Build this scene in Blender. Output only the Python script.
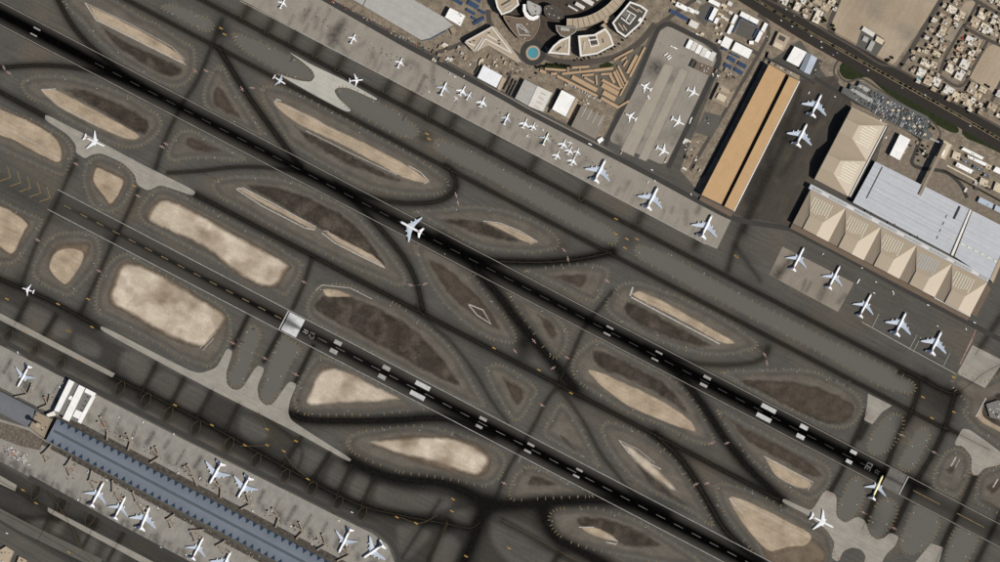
import bpy, bmesh, math, random
import numpy as np
from mathutils import Vector, Matrix
from mathutils.geometry import delaunay_2d_cdt, tessellate_polygon

for _o in list(bpy.data.objects):
    bpy.data.objects.remove(_o, do_unlink=True)
scene = bpy.context.scene
COL = scene.collection
S = 2.8            # metres on the ground per photograph pixel
H = 9000.0         # camera height
R = random.Random(7)

# ------------------------------------------------------------------ camera
cam = bpy.data.cameras.new('camera')
cam.sensor_width = 36.0
cam.lens = 36.0 * H / (1000.0 * S)
cam.clip_start = 10.0
cam.clip_end = 60000.0
cam_o = bpy.data.objects.new('camera', cam)
COL.objects.link(cam_o)
cam_o.location = (0, 0, H)
scene.camera = cam_o

# ------------------------------------------------------------------ sky, sun, exposure
SUN_EL = math.radians(49.0)
SUN_AZ = math.atan2(0.86, -0.51)          # from +Y towards +X
sun_vec = Vector((math.sin(SUN_AZ) * math.cos(SUN_EL), math.cos(SUN_AZ) * math.cos(SUN_EL), math.sin(SUN_EL)))
world = bpy.data.worlds.new('World')
scene.world = world
world.use_nodes = True
wn = world.node_tree
for n in list(wn.nodes):
    wn.nodes.remove(n)
sky = wn.nodes.new('ShaderNodeTexSky')
sky.sky_type = 'NISHITA'
sky.sun_disc = False
sky.sun_elevation = SUN_EL
sky.sun_rotation = SUN_AZ
bg = wn.nodes.new('ShaderNodeBackground')
bg.inputs['Strength'].default_value = 0.05
wo = wn.nodes.new('ShaderNodeOutputWorld')
wn.links.new(sky.outputs[0], bg.inputs[0])
wn.links.new(bg.outputs[0], wo.inputs[0])
sun = bpy.data.lights.new('sun', 'SUN')
sun.energy = 4.2
sun.angle = math.radians(0.5)
sun.color = (1.0, 0.95, 0.88)
sun_o = bpy.data.objects.new('sun', sun)
COL.objects.link(sun_o)
sun_o.location = (0, 0, 3000)
sun_o.rotation_mode = 'QUATERNION'
sun_o.rotation_quaternion = (-sun_vec).to_track_quat('-Z', 'Y')
vs = scene.view_settings
vs.view_transform = 'Standard'
vs.look = 'None'
vs.exposure = 0.0
vs.gamma = 1.0
try:
    vs.use_curve_mapping = False
except Exception:
    pass
scene.render.engine = 'CYCLES'
scene.cycles.transparent_max_bounces = 24

# ------------------------------------------------------------------ helpers
KRAD = 1.12
def lin(c):
    c = c / 255.0
    return c / 12.92 if c <= 0.04045 else ((c + 0.055) / 1.055) ** 2.4
def C(r, g, b):
    return (min(.9, lin(r) / KRAD), min(.9, lin(g) / KRAD), min(.9, lin(b) / KRAD))

def W(px, py, h=0.0):
    k = S * (1.0 - h / H)
    return ((px - 500.0) * k, (281.0 - py) * k, h)

DX, DY = math.cos(math.radians(27.55)), math.sin(math.radians(27.55))   # along the runways, in pixels, y down
NX, NY = -DY, DX
def uv(x0, y0, a, b):
    return (x0 + a * DX + b * NX, y0 + a * DY + b * NY)

MATS = {}
def mat(name, col, var=.12, lam=40.0, fine=.10, flam=4.0, rough=.9, col2=None, alpha=False, attr=None,
        attr_cols=None, stripes=None, metal=0.0, spec=.25, edge_noise=.5, streak=None, coords='pos', blot=None, grain=.13):
    """procedural material: two-scale noise on a base colour; attr_cols mixes towards other colours by vertex attribute"""
    if name in MATS:
        return MATS[name]
    m = bpy.data.materials.new(name)
    m.use_nodes = True
    t = m.node_tree
    N, L = t.nodes, t.links
    bs = N['Principled BSDF']
    out = N['Material Output']
    if coords == 'pos':
        geo = N.new('ShaderNodeNewGeometry'); P = geo.outputs['Position']
    else:
        geo = N.new('ShaderNodeTexCoord'); P = geo.outputs['Object']
    def noise(l, det=3.0, vec=None):
        n = N.new('ShaderNodeTexNoise'); n.inputs['Scale'].default_value = 1.0 / l
        n.inputs['Detail'].default_value = det
        L.new(vec if vec else P, n.inputs['Vector'])
        return n.outputs['Fac']
    def mixc(fac, a, b, typ='MIX'):
        x = N.new('ShaderNodeMix'); x.data_type = 'RGBA'; x.blend_type = typ
        x.clamp_result = False
        for sock, v in ((0, fac), (6, a), (7, b)):
            if isinstance(v, (int, float)):
                x.inputs[sock].default_value = v
            elif isinstance(v, tuple):
                x.inputs[sock].default_value = (*v[:3], 1)
            else:
                L.new(v, x.inputs[sock])
        return x.outputs[2]
    def math_(op, a, b=None, c=None, clamp=False):
        x = N.new('ShaderNodeMath'); x.operation = op; x.use_clamp = clamp
        for i, v in enumerate((a, b, c)):
            if v is None: continue
            if isinstance(v, (int, float)): x.inputs[i].default_value = v
            else: L.new(v, x.inputs[i])
        return x.outputs[0]
    def maprange(v, a0, a1, b0, b1):
        x = N.new('ShaderNodeMapRange')
        x.inputs[1].default_value = a0; x.inputs[2].default_value = a1
        x.inputs[3].default_value = b0; x.inputs[4].default_value = b1
        L.new(v, x.inputs[0]); return x.outputs[0]
    def scal(c, k): return tuple(max(0, min(.95, v * k)) for v in c)
    c2 = col2 if col2 else scal(col, 1 + var)
    c1 = col if col2 else scal(col, 1 - var)
    f = maprange(noise(lam, 4.0), .3, .7, 0, 1)
    c = mixc(f, c1, c2)
    if blot:                                   # (colour, size, low, high) blotches
        bc, bl, lo, hi = blot
        c = mixc(maprange(noise(bl, 5.0), lo, hi, 0, 1), c, bc)
    if stripes:                                # (angle deg, period m, darkening, duty)
        ang, per, dk, duty = stripes
        mp = N.new('ShaderNodeMapping'); mp.inputs['Rotation'].default_value[2] = math.radians(ang)
        L.new(P, mp.inputs['Vector'])
        sx = N.new('ShaderNodeSeparateXYZ'); L.new(mp.outputs[0], sx.inputs[0])
        fr = math_('FRACT', math_('MULTIPLY', sx.outputs[0], 1.0 / per))
        st = math_('LESS_THAN', fr, duty)
        c = mixc(math_('MULTIPLY', st, dk), c, (0.01, 0.01, 0.01))
    if streak:                                 # (angle, lambda across, stretch, amount)
        ang, la, stx, amt = streak
        mp = N.new('ShaderNodeMapping'); mp.vector_type = 'TEXTURE'; mp.inputs['Rotation'].default_value[2] = math.radians(-ang)
        mp.inputs['Scale'].default_value = (stx, 1.0, 1.0)
        L.new(P, mp.inputs['Vector'])
        k = maprange(noise(la, 3.0, mp.outputs[0]), .3, .7, 1 - amt, 1 + amt)
        c = mixc(1.0, c, k, 'MULTIPLY')
    if fine:
        k = maprange(noise(flam, 2.0), .25, .75, 1 - fine, 1 + fine)
        c = mixc(1.0, c, k, 'MULTIPLY')
    if grain and coords == 'pos':              # coloured speckle, as fine as a ground sample
        gn = N.new('ShaderNodeTexNoise'); gn.inputs['Scale'].default_value = 1.0 / 3.2; gn.inputs['Detail'].default_value = 1.0
        L.new(P, gn.inputs['Vector'])
        c = mixc(grain, c, mixc(1.0, mixc(1.0, c, gn.outputs['Color'], 'MULTIPLY'), (2.0, 2.0, 2.0), 'MULTIPLY'))
    if attr_cols:
        for an, ac, nz in attr_cols:
            a = N.new('ShaderNodeAttribute'); a.attribute_name = an
            fac = a.outputs['Fac']
            if nz:
                fac = math_('MULTIPLY', fac, maprange(noise(9.0, 3.0), .3, .7, 1 - nz, 1 + nz), clamp=True)
            c = mixc(fac, c, ac)
    L.new(c, bs.inputs['Base Color'])
    bs.inputs['Roughness'].default_value = rough
    bs.inputs['Metallic'].default_value = metal
    bs.inputs['Specular IOR Level'].default_value = spec
    if alpha:
        a = N.new('ShaderNodeAttribute'); a.attribute_name = 'a'
        nz = math_('MULTIPLY', math_('SUBTRACT', noise(26.0, 6.0), .5), edge_noise * 2)
        e = math_('ADD', a.outputs['Fac'], math_('MULTIPLY', nz, math_('SUBTRACT', 1.2, a.outputs['Fac'])))
        e = math_('MULTIPLY', e, math_('MULTIPLY', a.outputs['Fac'], 4.0, clamp=True), clamp=True)
        sm = N.new('ShaderNodeMapRange'); sm.interpolation_type = 'SMOOTHSTEP'
        sm.inputs[1].default_value = .12; sm.inputs[2].default_value = .88
        L.new(e, sm.inputs[0])
        tr = N.new('ShaderNodeBsdfTransparent')
        mx = N.new('ShaderNodeMixShader')
        L.new(sm.outputs[0], mx.inputs[0]); L.new(tr.outputs[0], mx.inputs[1]); L.new(bs.outputs[0], mx.inputs[2])
        L.new(mx.outputs[0], out.inputs['Surface'])
    MATS[name] = m
    return m

def link(o, parent=None):
    COL.objects.link(o)
    if parent is not None:
        o.parent = parent
    return o
def new_mesh(name, verts, faces, m=None, parent=None, smooth=False):
    me = bpy.data.meshes.new(name)
    me.from_pydata([tuple(v) for v in verts], [], [tuple(f) for f in faces])
    me.update()
    if smooth:
        me.polygons.foreach_set('use_smooth', [True] * len(me.polygons))
    o = bpy.data.objects.new(name, me)
    if m: me.materials.append(m)
    return link(o, parent)
def tag(o, label, cat, group=None):
    o['label'] = label; o['category'] = cat
    if group: o['group'] = group
    return o
def empty(name, loc=(0, 0, 0), rz=0.0, parent=None):
    o = bpy.data.objects.new(name, None)
    o.location = loc; o.rotation_euler = (0, 0, rz); o.empty_display_size = 2
    return link(o, parent)

def catmull(pts, closed=True, n=6):
    P = [np.array(p, float) for p in pts]
    out = []
    m = len(P)
    rng = range(m) if closed else range(m - 1)
    for i in rng:
        if closed:
            p0, p1, p2, p3 = P[(i - 1) % m], P[i], P[(i + 1) % m], P[(i + 2) % m]
        else:
            p0, p1, p2, p3 = P[max(i - 1, 0)], P[i], P[i + 1], P[min(i + 2, m - 1)]
        for k in range(n):
            t = k / n
            out.append(.5 * ((2 * p1) + (-p0 + p2) * t + (2 * p0 - 5 * p1 + 4 * p2 - p3) * t * t + (-p0 + 3 * p1 - 3 * p2 + p3) * t ** 3))
    if not closed:
        out.append(P[-1])
    return [(float(p[0]), float(p[1])) for p in out]

def inside(px, py, poly):
    r = np.zeros(px.shape, bool)
    n = len(poly)
    for i in range(n):
        x1, y1 = poly[i]; x2, y2 = poly[(i + 1) % n]
        if y1 == y2: continue
        c = ((y1 > py) != (y2 > py)) & (px < (x2 - x1) * (py - y1) / (y2 - y1) + x1)
        r ^= c
    return r
def dist_poly(px, py, pts, closed=False):
    d = np.full(px.shape, 1e9)
    n = len(pts)
    for i in range(n if closed else n - 1):
        ax, ay = pts[i]; bx, by = pts[(i + 1) % n]
        vx, vy = bx - ax, by - ay
        l2 = vx * vx + vy * vy
        if l2 < 1e-9: continue
        t = np.clip(((px - ax) * vx + (py - ay) * vy) / l2, 0, 1)
        d = np.minimum(d, (px - ax - t * vx) ** 2 + (py - ay - t * vy) ** 2)
    return np.sqrt(d)

def resample(pts, step, closed=False):
    P = list(pts) + ([pts[0]] if closed else [])
    out = [P[0]]
    acc = 0.0
    for a, b in zip(P[:-1], P[1:]):
        l = math.hypot(b[0] - a[0], b[1] - a[1])
        if l < 1e-9: continue
        t = step - acc
        while t <= l:
            out.append((a[0] + (b[0] - a[0]) * t / l, a[1] + (b[1] - a[1]) * t / l))
            t += step
        acc = l - (t - step)
    if not closed and math.hypot(out[-1][0] - P[-1][0], out[-1][1] - P[-1][1]) > .2 * step:
        out.append(P[-1])
    if closed and math.hypot(out[-1][0] - P[-1][0], out[-1][1] - P[-1][1]) < .5 * step:
        out.pop()
    return out

def sheet(name, poly, z, m, feather=None, step=None, wear=None, smooth=False, parent=None, kind='structure'):
    """flat ground sheet from a pixel outline; 'a' fades its edge, 'wear' carries stains"""
    if smooth: poly = catmull(poly, True, 6)
    if step is None and feather is None:
        vs_ = [Vector((p[0], p[1], 0)) for p in poly]
        tris = tessellate_polygon([vs_])
        V = [W(p[0], p[1]) for p in poly]
        F = []
        for a, b, c in tris:
            ux, uy = V[b][0] - V[a][0], V[b][1] - V[a][1]
            wx, wy = V[c][0] - V[a][0], V[c][1] - V[a][1]
            F.append((a, b, c) if ux * wy - uy * wx > 0 else (a, c, b))
        o = new_mesh(name, [(v[0], v[1], z) for v in V], F, m, parent)
    else:
        st = step or 2.0
        bnd = resample(poly, st, True)
        xs = np.arange(min(p[0] for p in bnd), max(p[0] for p in bnd), st)
        ys = np.arange(min(p[1] for p in bnd), max(p[1] for p in bnd), st)
        gx, gy = np.meshgrid(xs, ys); gx = gx.ravel(); gy = gy.ravel()
        k = inside(gx, gy, bnd)
        gx, gy = gx[k], gy[k]
        k = dist_poly(gx, gy, bnd, True) > .45 * st
        gx, gy = gx[k], gy[k]
        nb = len(bnd)
        pts = [Vector((x, -y)) for x, y in bnd] + [Vector((x, -y)) for x, y in zip(gx, gy)]
        rv, re, rf, *_ = delaunay_2d_cdt(pts, [(i, (i + 1) % nb) for i in range(nb)], [], 1, 1e-4)
        PX = np.array([v[0] for v in rv]); PY = np.array([-v[1] for v in rv])
        V = [W(x, y) for x, y in zip(PX, PY)]
        F = []
        for f in rf:
            a, b, c = f[:3]
            ux, uy = V[b][0] - V[a][0], V[b][1] - V[a][1]
            wx, wy = V[c][0] - V[a][0], V[c][1] - V[a][1]
            F.append((a, b, c) if ux * wy - uy * wx > 0 else (a, c, b))
        o = new_mesh(name, [(v[0], v[1], z) for v in V], F, m, parent)
        if feather:
            a = np.clip(dist_poly(PX, PY, bnd, True) / feather, 0, 1)
            at = o.data.attributes.new('a', 'FLOAT', 'POINT'); at.data.foreach_set('value', a.astype(np.float32))
        if wear is not None:
            at = o.data.attributes.new('wear', 'FLOAT', 'POINT'); at.data.foreach_set('value', wear(PX, PY).astype(np.float32))
    if kind: o['kind'] = kind
    return o

def strip_geo(pts, w, z, closed=False):
    """vertices and faces of a strip of width w (pixels) along pts"""
    n = len(pts); V = []; F = []
    for i in range(n):
        if closed:
            a, b = pts[(i - 1) % n], pts[(i + 1) % n]
        else:
            a, b = pts[max(i - 1, 0)], pts[min(i + 1, n - 1)]
        tx, ty = b[0] - a[0], b[1] - a[1]
        l = math.hypot(tx, ty) or 1
        nx, ny = -ty / l, tx / l
        if 0 < i < n - 1 or closed:
            p, q, r = pts[i - 1], pts[i], pts[(i + 1) % n]
            e1 = (q[0] - p[0], q[1] - p[1]); l1 = math.hypot(*e1) or 1
            cosv = abs((-e1[1] / l1) * nx + (e1[0] / l1) * ny)
            k = 1 / max(cosv, .5)
        else:
            k = 1
        x, y = pts[i]
        V.append(W(x + nx * w / 2 * k, y + ny * w / 2 * k)[:2] + (z,))
        V.append(W(x - nx * w / 2 * k, y - ny * w / 2 * k)[:2] + (z,))
    for i in range(n if closed else n - 1):
        j = (i + 1) % n
        F.append((2 * i, 2 * j, 2 * j + 1, 2 * i + 1))
    return V, F
def multi_strip(name, strips, z, m, parent=None, kind='structure'):
    V = []; F = []
    for s in strips:
        pts, w = s[0], s[1]
        v, f = strip_geo(pts, w, z, len(s) > 2 and s[2])
        b = len(V); V += v; F += [tuple(i + b for i in q) for q in f]
    F = [f if ((V[f[1]][0] - V[f[0]][0]) * (V[f[2]][1] - V[f[0]][1]) - (V[f[1]][1] - V[f[0]][1]) * (V[f[2]][0] - V[f[0]][0])) > 0 else f[::-1] for f in F]
    o = new_mesh(name, V, F, m, parent)
    if kind and parent is None: o['kind'] = kind
    return o
def rect_pts(cx, cy, ln, wd, ang=None):
    ux, uy = (DX, DY) if ang is None else (math.cos(math.radians(ang)), math.sin(math.radians(ang)))
    return [(cx - ux * ln / 2, cy - uy * ln / 2), (cx + ux * ln / 2, cy + uy * ln / 2)], wd
# ================================================================== AIRFIELD: islands, tracks, runways
# island: (tick outline, dirt polygons, pale sand polygons)
ISL = [
 ([(62,2),(66,8),(73,15),(79,20),(92,36),(103,47),(118,60),(132,69),(147,78),(160,84),(174,88),(184,86),(190,81),(196,69),(195,48),(186,42),(177,36),(163,26),(154,21),(140,15),(128,7),(118,1),(100,-8),(70,-8)],
  [[(97,22),(117,34),(140,45),(165,57),(184,67),(184,74),(178,79),(160,77),(136,62),(112,46)]],
  [[(86,4),(105,12),(130,24),(155,38),(172,48),(182,56),(186,64),(184,65),(150,49),(120,33),(96,20),(91,12)]]),
 ([(24,79),(38,75),(60,75),(76,77),(100,84),(120,91),(133,97),(148,107),(159,114),(163,125),(157,136),(146,145),(132,149),(118,147),(104,141),(88,132),(75,125),(61,117),(48,107),(33,101),(25,95),(20,86)],
  [[(55,88),(75,86),(98,92),(120,101),(145,115),(153,126),(148,135),(138,136),(100,114),(70,97)]],
  [[(40,90),(56,89),(80,101),(110,117),(138,133),(140,138),(132,141),(115,136),(85,122),(58,108)]]),
 ([(-12,103),(3,108),(27,116),(48,126),(62,134),(70,142),(74,152),(71,162),(63,176),(40,168),(0,150),(-14,142)],
  [], [[(-10,107),(12,113),(32,122),(52,134),(62,148),(60,163),(42,157),(15,142),(-10,131)]]),
 ([(-14,192),(0,198),(22,209),(40,217),(43,222),(36,236),(29,246),(22,257),(13,264),(3,265),(-14,260)],
  [], [[(-12,200),(0,205),(13,211),(28,223),(25,232),(13,254),(0,248),(-12,240)]]),
 ([(88,160),(99,155),(115,160),(128,168),(135,180),(130,197),(120,209),(107,213),(93,207),(85,193),(82,179),(84,167)],
  [], [[(97,167),(112,173),(124,181),(118,197),(110,205),(103,197),(94,185),(92,178)]]),
 ([(51,235),(69,231),(88,232),(99,240),(101,257),(93,273),(80,288),(70,297),(56,293),(40,284),(32,275),(33,264),(40,249)],
  [[(56,243),(88,240),(93,252),(80,270),(66,288),(48,274),(46,258)]],
  [[(57,250),(72,247),(84,252),(82,265),(66,285),(50,272),(49,262)]]),
 ([(131,253),(117,255),(107,265),(97,284),(94,305),(99,315),(117,324),(139,335),(155,344),(176,356),(200,366),(212,367),(222,356),(231,340),(232,322),(222,305),(190,287),(150,265)],
  [], [[(122,264),(140,264),(165,276),(200,297),(224,313),(225,322),(213,338),(202,348),(170,338),(133,317),(110,302),(113,283)]]),
 ([(149,193),(160,187),(173,190),(200,203),(227,217),(248,228),(267,238),(288,252),(301,262),(301,274),(292,289),(284,296),(262,286),(225,268),(180,244),(150,228),(139,218),(138,208)],
  [], [[(160,199),(180,203),(200,213),(240,236),(288,262),(286,272),(276,287),(261,287),(235,273),(200,246),(171,234),(147,220)]]),
 ([(214,180),(224,177),(240,175),(267,176),(293,181),(315,190),(333,199),(350,209),(366,223),(381,241),(394,257),(405,274),(406,284),(396,286),(371,276),(349,267),(328,257),(307,246),(285,235),(264,223),(240,209),(224,201),(214,193),(211,186)],
  [[(240,184),(268,183),(300,191),(330,205),(355,221),(375,244),(388,266),(380,266),(345,246),(310,226),(270,203)]],
  [[(236,188),(244,188),(270,202),(298,216),(316,227),(315,230),(307,228),(278,213),(250,198)],[(323,231),(329,231),(352,243),(374,255),(386,267),(382,268),(360,257),(336,243)]]),
 ([(260,88),(269,85),(285,88),(307,97),(325,107),(350,120),(373,133),(400,147),(421,159),(437,170),(448,180),(449,188),(440,195),(421,197),(397,195),(373,190),(352,181),(333,171),(307,156),(290,144),(281,132),(272,117),(262,100)],
  [[(284,113),(300,126),(340,146),(385,170),(402,178),(398,184),(372,177),(345,166),(320,152),(300,137)]],
  [[(272,102),(277,100),(299,109),(333,127),(371,145),(408,165),(429,180),(428,184),(413,182),(398,176),(370,161),(340,145),(301,127),(279,111)]]),
 ([(219,65),(225,68),(232,82),(248,108),(262,130),(258,137),(245,131),(225,121),(207,110),(202,98),(204,86),(211,72)],
  [[(217,83),(222,86),(234,103),(245,119),(240,121),(225,115),(211,105),(211,93)]], []),
 ([(172,139),(182,130),(196,131),(222,145),(246,158),(238,162),(215,160),(190,160),(174,162),(166,156)],
  [[(185,136),(200,138),(226,151),(216,155),(198,154),(184,147)]], []),
 ([(231,34),(236,33),(246,35),(266,43),(282,51),(292,56),(302,62),(310,69),(314,77),(309,81),(296,80),(284,75),(264,65),(254,59),(245,53),(236,44)], [], []),
 ([(200,14),(208,17),(214,24),(213,30),(205,33),(192,27),(176,18),(160,8),(170,3),(186,8)], [], []),
 ([(336,89),(345,86),(366,94),(385,104),(400,112),(415,124),(420,132),(416,138),(405,139),(380,128),(352,112),(341,102)], [], []),
 ([(434,143),(438,138),(459,145),(480,155),(507,170),(533,184),(560,199),(587,214),(606,224),(617,234),(619,240),(613,246),(600,240),(571,226),(544,211),(515,195),(488,180),(461,167),(442,156),(435,150)], [], []),
 ([(634,250),(640,244),(661,250),(680,259),(701,271),(728,286),(750,298),(773,310),(800,323),(827,337),(853,349),(880,362),(901,373),(915,383),(917,389),(912,394),(901,393),(880,387),(853,373),(827,358),(800,344),(773,330),(744,316),(715,300),(690,288),(661,272),(638,259)], [], []),
 ([(413,211),(440,208),(467,205),(488,206),(512,211),(533,219),(552,231),(560,242),(555,250),(533,254),(512,253),(488,250),(469,244),(451,234),(432,223)],
  [[(437,219),(459,217),(485,220),(512,233),(528,243),(501,243),(469,234)]],
  [[(481,221),(501,223),(520,231),(539,241),(537,244),(525,243),(507,234)]]),
 ([(522,270),(549,266),(573,263),(600,265),(610,271),(606,285),(598,299),(590,302),(560,288),(538,277)],
  [[(547,276),(570,272),(590,273),(584,289),(571,287)]], []),
 ([(613,292),(606,300),(606,310),(616,320),(637,331),(653,339),(672,347),(688,352),(707,356),(728,356),(744,353),(757,348),(757,341),(744,331),(728,320),(704,307),(680,296),(653,285),(634,281),(620,284)],
  [[(621,306),(632,299),(670,319),(717,345),(707,349),(688,347),(667,340),(645,330),(627,319)]],
  [[(635,291),(643,291),(669,303),(707,325),(736,342),(720,343),(680,321),(633,297)]]),
 ([(720,372),(744,369),(771,368),(800,368),(821,372),(840,381),(856,392),(864,405),(859,419),(848,428),(830,428),(800,415),(760,395),(735,382)],
  [[(733,379),(765,377),(800,380),(820,385),(845,396),(857,405),(851,422),(830,427),(800,416),(765,398)]], []),
 ([(592,340),(577,352),(571,366),(577,382),(600,397),(621,410),(640,419),(653,423),(680,436),(701,445),(713,444),(715,438),(708,424),(698,405),(683,387),(664,372),(640,360),(616,347),(602,340)],
  [[(590,350),(605,350),(640,366),(670,384),(690,410),(693,422),(675,408),(630,382),(598,370)]],
  [[(587,370),(600,371),(627,383),(655,396),(674,407),(691,420),(697,432),(685,430),(660,421),(627,406),(600,386)]]),
 ([(507,293),(520,296),(539,303),(557,316),(568,331),(567,347),(558,359),(550,357),(541,346),(531,331),(518,311)],
  [[(535,312),(549,317),(559,330),(556,343),(549,340),(540,326)]], []),
 ([(415,252),(413,246),(425,243),(440,248),(455,257),(472,271),(483,288),(496,304),(509,320),(517,337),(512,344),(491,340),(469,328),(451,312),(437,296),(424,274)],
  [[(424,258),(445,263),(467,282),(484,298),(500,322),(504,332),(488,328),(462,310),(444,292)]], []),
 ([(317,287),(331,283),(350,285),(371,293),(397,303),(416,317),(435,331),(453,349),(467,371),(477,389),(486,406),(470,405),(430,385),(380,358),(332,333),(309,318),(306,304)],
  [[(318,296),(335,291),(362,298),(400,316),(425,336),(447,360),(463,386),(456,388),(432,378),(400,360),(360,338),(322,318),(312,307)]],
  [[(322,289),(332,288),(346,292),(352,297),(338,298),(326,297)]]),
 ([(317,356),(306,369),(296,387),(293,403),(299,413),(315,416),(344,416),(371,416),(400,413),(420,411),(434,409),(420,403),(390,388),(360,373),(332,358)],
  [[(320,364),(345,366),(330,372),(312,388),(306,404),(316,378)]],
  [[(320,370),(344,368),(372,382),(402,398),(387,403),(347,405),(307,406),(309,390)]]),
 ([(346,440),(355,432),(376,428),(400,425),(427,425),(453,431),(480,439),(499,449),(506,460),(502,476),(488,487),(472,485),(448,480),(421,476),(400,473),(387,468),(365,460),(349,450)],
  [[(392,434),(435,432),(468,437),(492,452),(492,470),(478,480),(450,475),(420,466),(392,456),(366,444)]],
  [[(366,440),(400,437),(435,435),(467,441),(489,456),(487,468),(475,476),(448,469),(424,461),(400,456),(380,449)]]),
 ([(485,367),(499,363),(520,373),(537,387),(536,397),(527,413),(519,421),(511,419),(499,401),(488,380)],
  [[(499,374),(512,379),(526,388),(524,402),(515,408),(506,392)]], []),
 ([(549,418),(558,404),(566,405),(581,425),(590,443),(600,463),(596,466),(570,451),(546,438),(543,430)],
  [[(557,433),(566,434),(582,455),(575,454),(563,445)]], []),
 ([(600,432),(603,423),(611,421),(635,429),(653,439),(672,455),(688,476),(701,497),(714,522),(710,526),(688,511),(667,501),(645,488),(624,471),(608,449)],
  [[(632,458),(650,470),(672,490),(690,504),(692,511),(668,499),(645,482)]],
  [[(619,440),(635,447),(659,467),(677,487),(684,497),(667,489),(645,473),(626,453)]]),
 ([(715,485),(723,482),(744,487),(771,499),(800,515),(825,528),(834,545),(834,560),(825,572),(770,574),(752,552),(736,532),(723,513),(716,496)],
  [[(742,500),(775,512),(806,530),(826,546),(828,560),(815,570),(775,570),(756,545),(740,520)]],
  [[(728,497),(745,499),(788,520),(812,534),(806,546),(788,548),(770,552),(755,540),(738,518)]]),
 ([(716,411),(726,428),(739,447),(755,465),(776,481),(800,497),(811,500),(824,492),(832,479),(829,466),(815,457),(780,440),(745,421),(725,411)],
  [[(728,417),(760,433),(800,453),(818,466),(826,477),(812,479),(790,468),(764,454),(742,440)]],
  [[(764,456),(782,464),(800,474),(812,482),(808,489),(796,488),(776,477)]]),
 ([(867,441),(877,425),(890,413),(901,414),(905,423),(900,438),(890,450),(878,456),(868,452)], [], []),
 ([(909,441),(917,428),(928,427),(931,437),(920,460),(907,473),(898,466),(901,455)], [], []),
 ([(933,473),(944,452),(958,447),(969,454),(971,470),(961,494),(950,496),(934,488)], [[(943,469),(961,460),(958,470),(951,477)]], []),
 ([(974,495),(979,476),(992,467),(1010,467),(1010,515),(990,510),(976,503)], [[(984,485),(1002,477),(1002,490),(992,497)]], []),
 ([(837,506),(848,481),(859,476),(866,486),(864,502),(858,514),(848,522),(838,518)], [], []),
 ([(867,524),(877,502),(890,497),(899,508),(892,527),(879,538),(869,536)], [], []),
 ([(899,543),(905,523),(915,504),(928,505),(941,521),(934,540),(918,554),(905,554)], [], []),
 ([(947,545),(955,528),(968,526),(979,538),(972,556),(960,570),(945,566)], [], []),
 ([(235,362),(239,345),(250,324),(258,327),(262,335),(256,352),(248,375),(240,388),(230,386),(227,375)], [], []),
 ([(263,383),(269,360),(281,336),(292,340),(302,349),(292,365),(281,390),(272,404),(262,402),(260,392)], [], []),
 ([(548,520),(551,511),(562,507),(585,506),(606,509),(640,520),(680,545),(700,560),(690,568),(640,560),(605,553),(575,545),(556,534)],
  [[(575,517),(600,515),(640,528),(664,545),(640,550),(605,542),(582,532)]], [[(580,526),(597,527),(612,534),(618,542),(604,540),(586,533)]]),
 ([(510,484),(517,471),(531,465),(548,470),(570,482),(595,496),(570,498),(535,500),(514,501),(508,494)],
  [[(525,485),(531,473),(545,476),(563,485),(555,488),(535,488)]], []),
 ([(950,385),(966,403),(962,412),(975,430),(1000,447),(1010,452),(1010,375),(985,380),(960,372)], [[(974,415),(984,398),(1008,392),(1008,436),(990,428)]], [[(976,417),(985,402),(989,400),(984,415),(1008,430),(1008,436),(990,428)]]),
]
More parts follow.
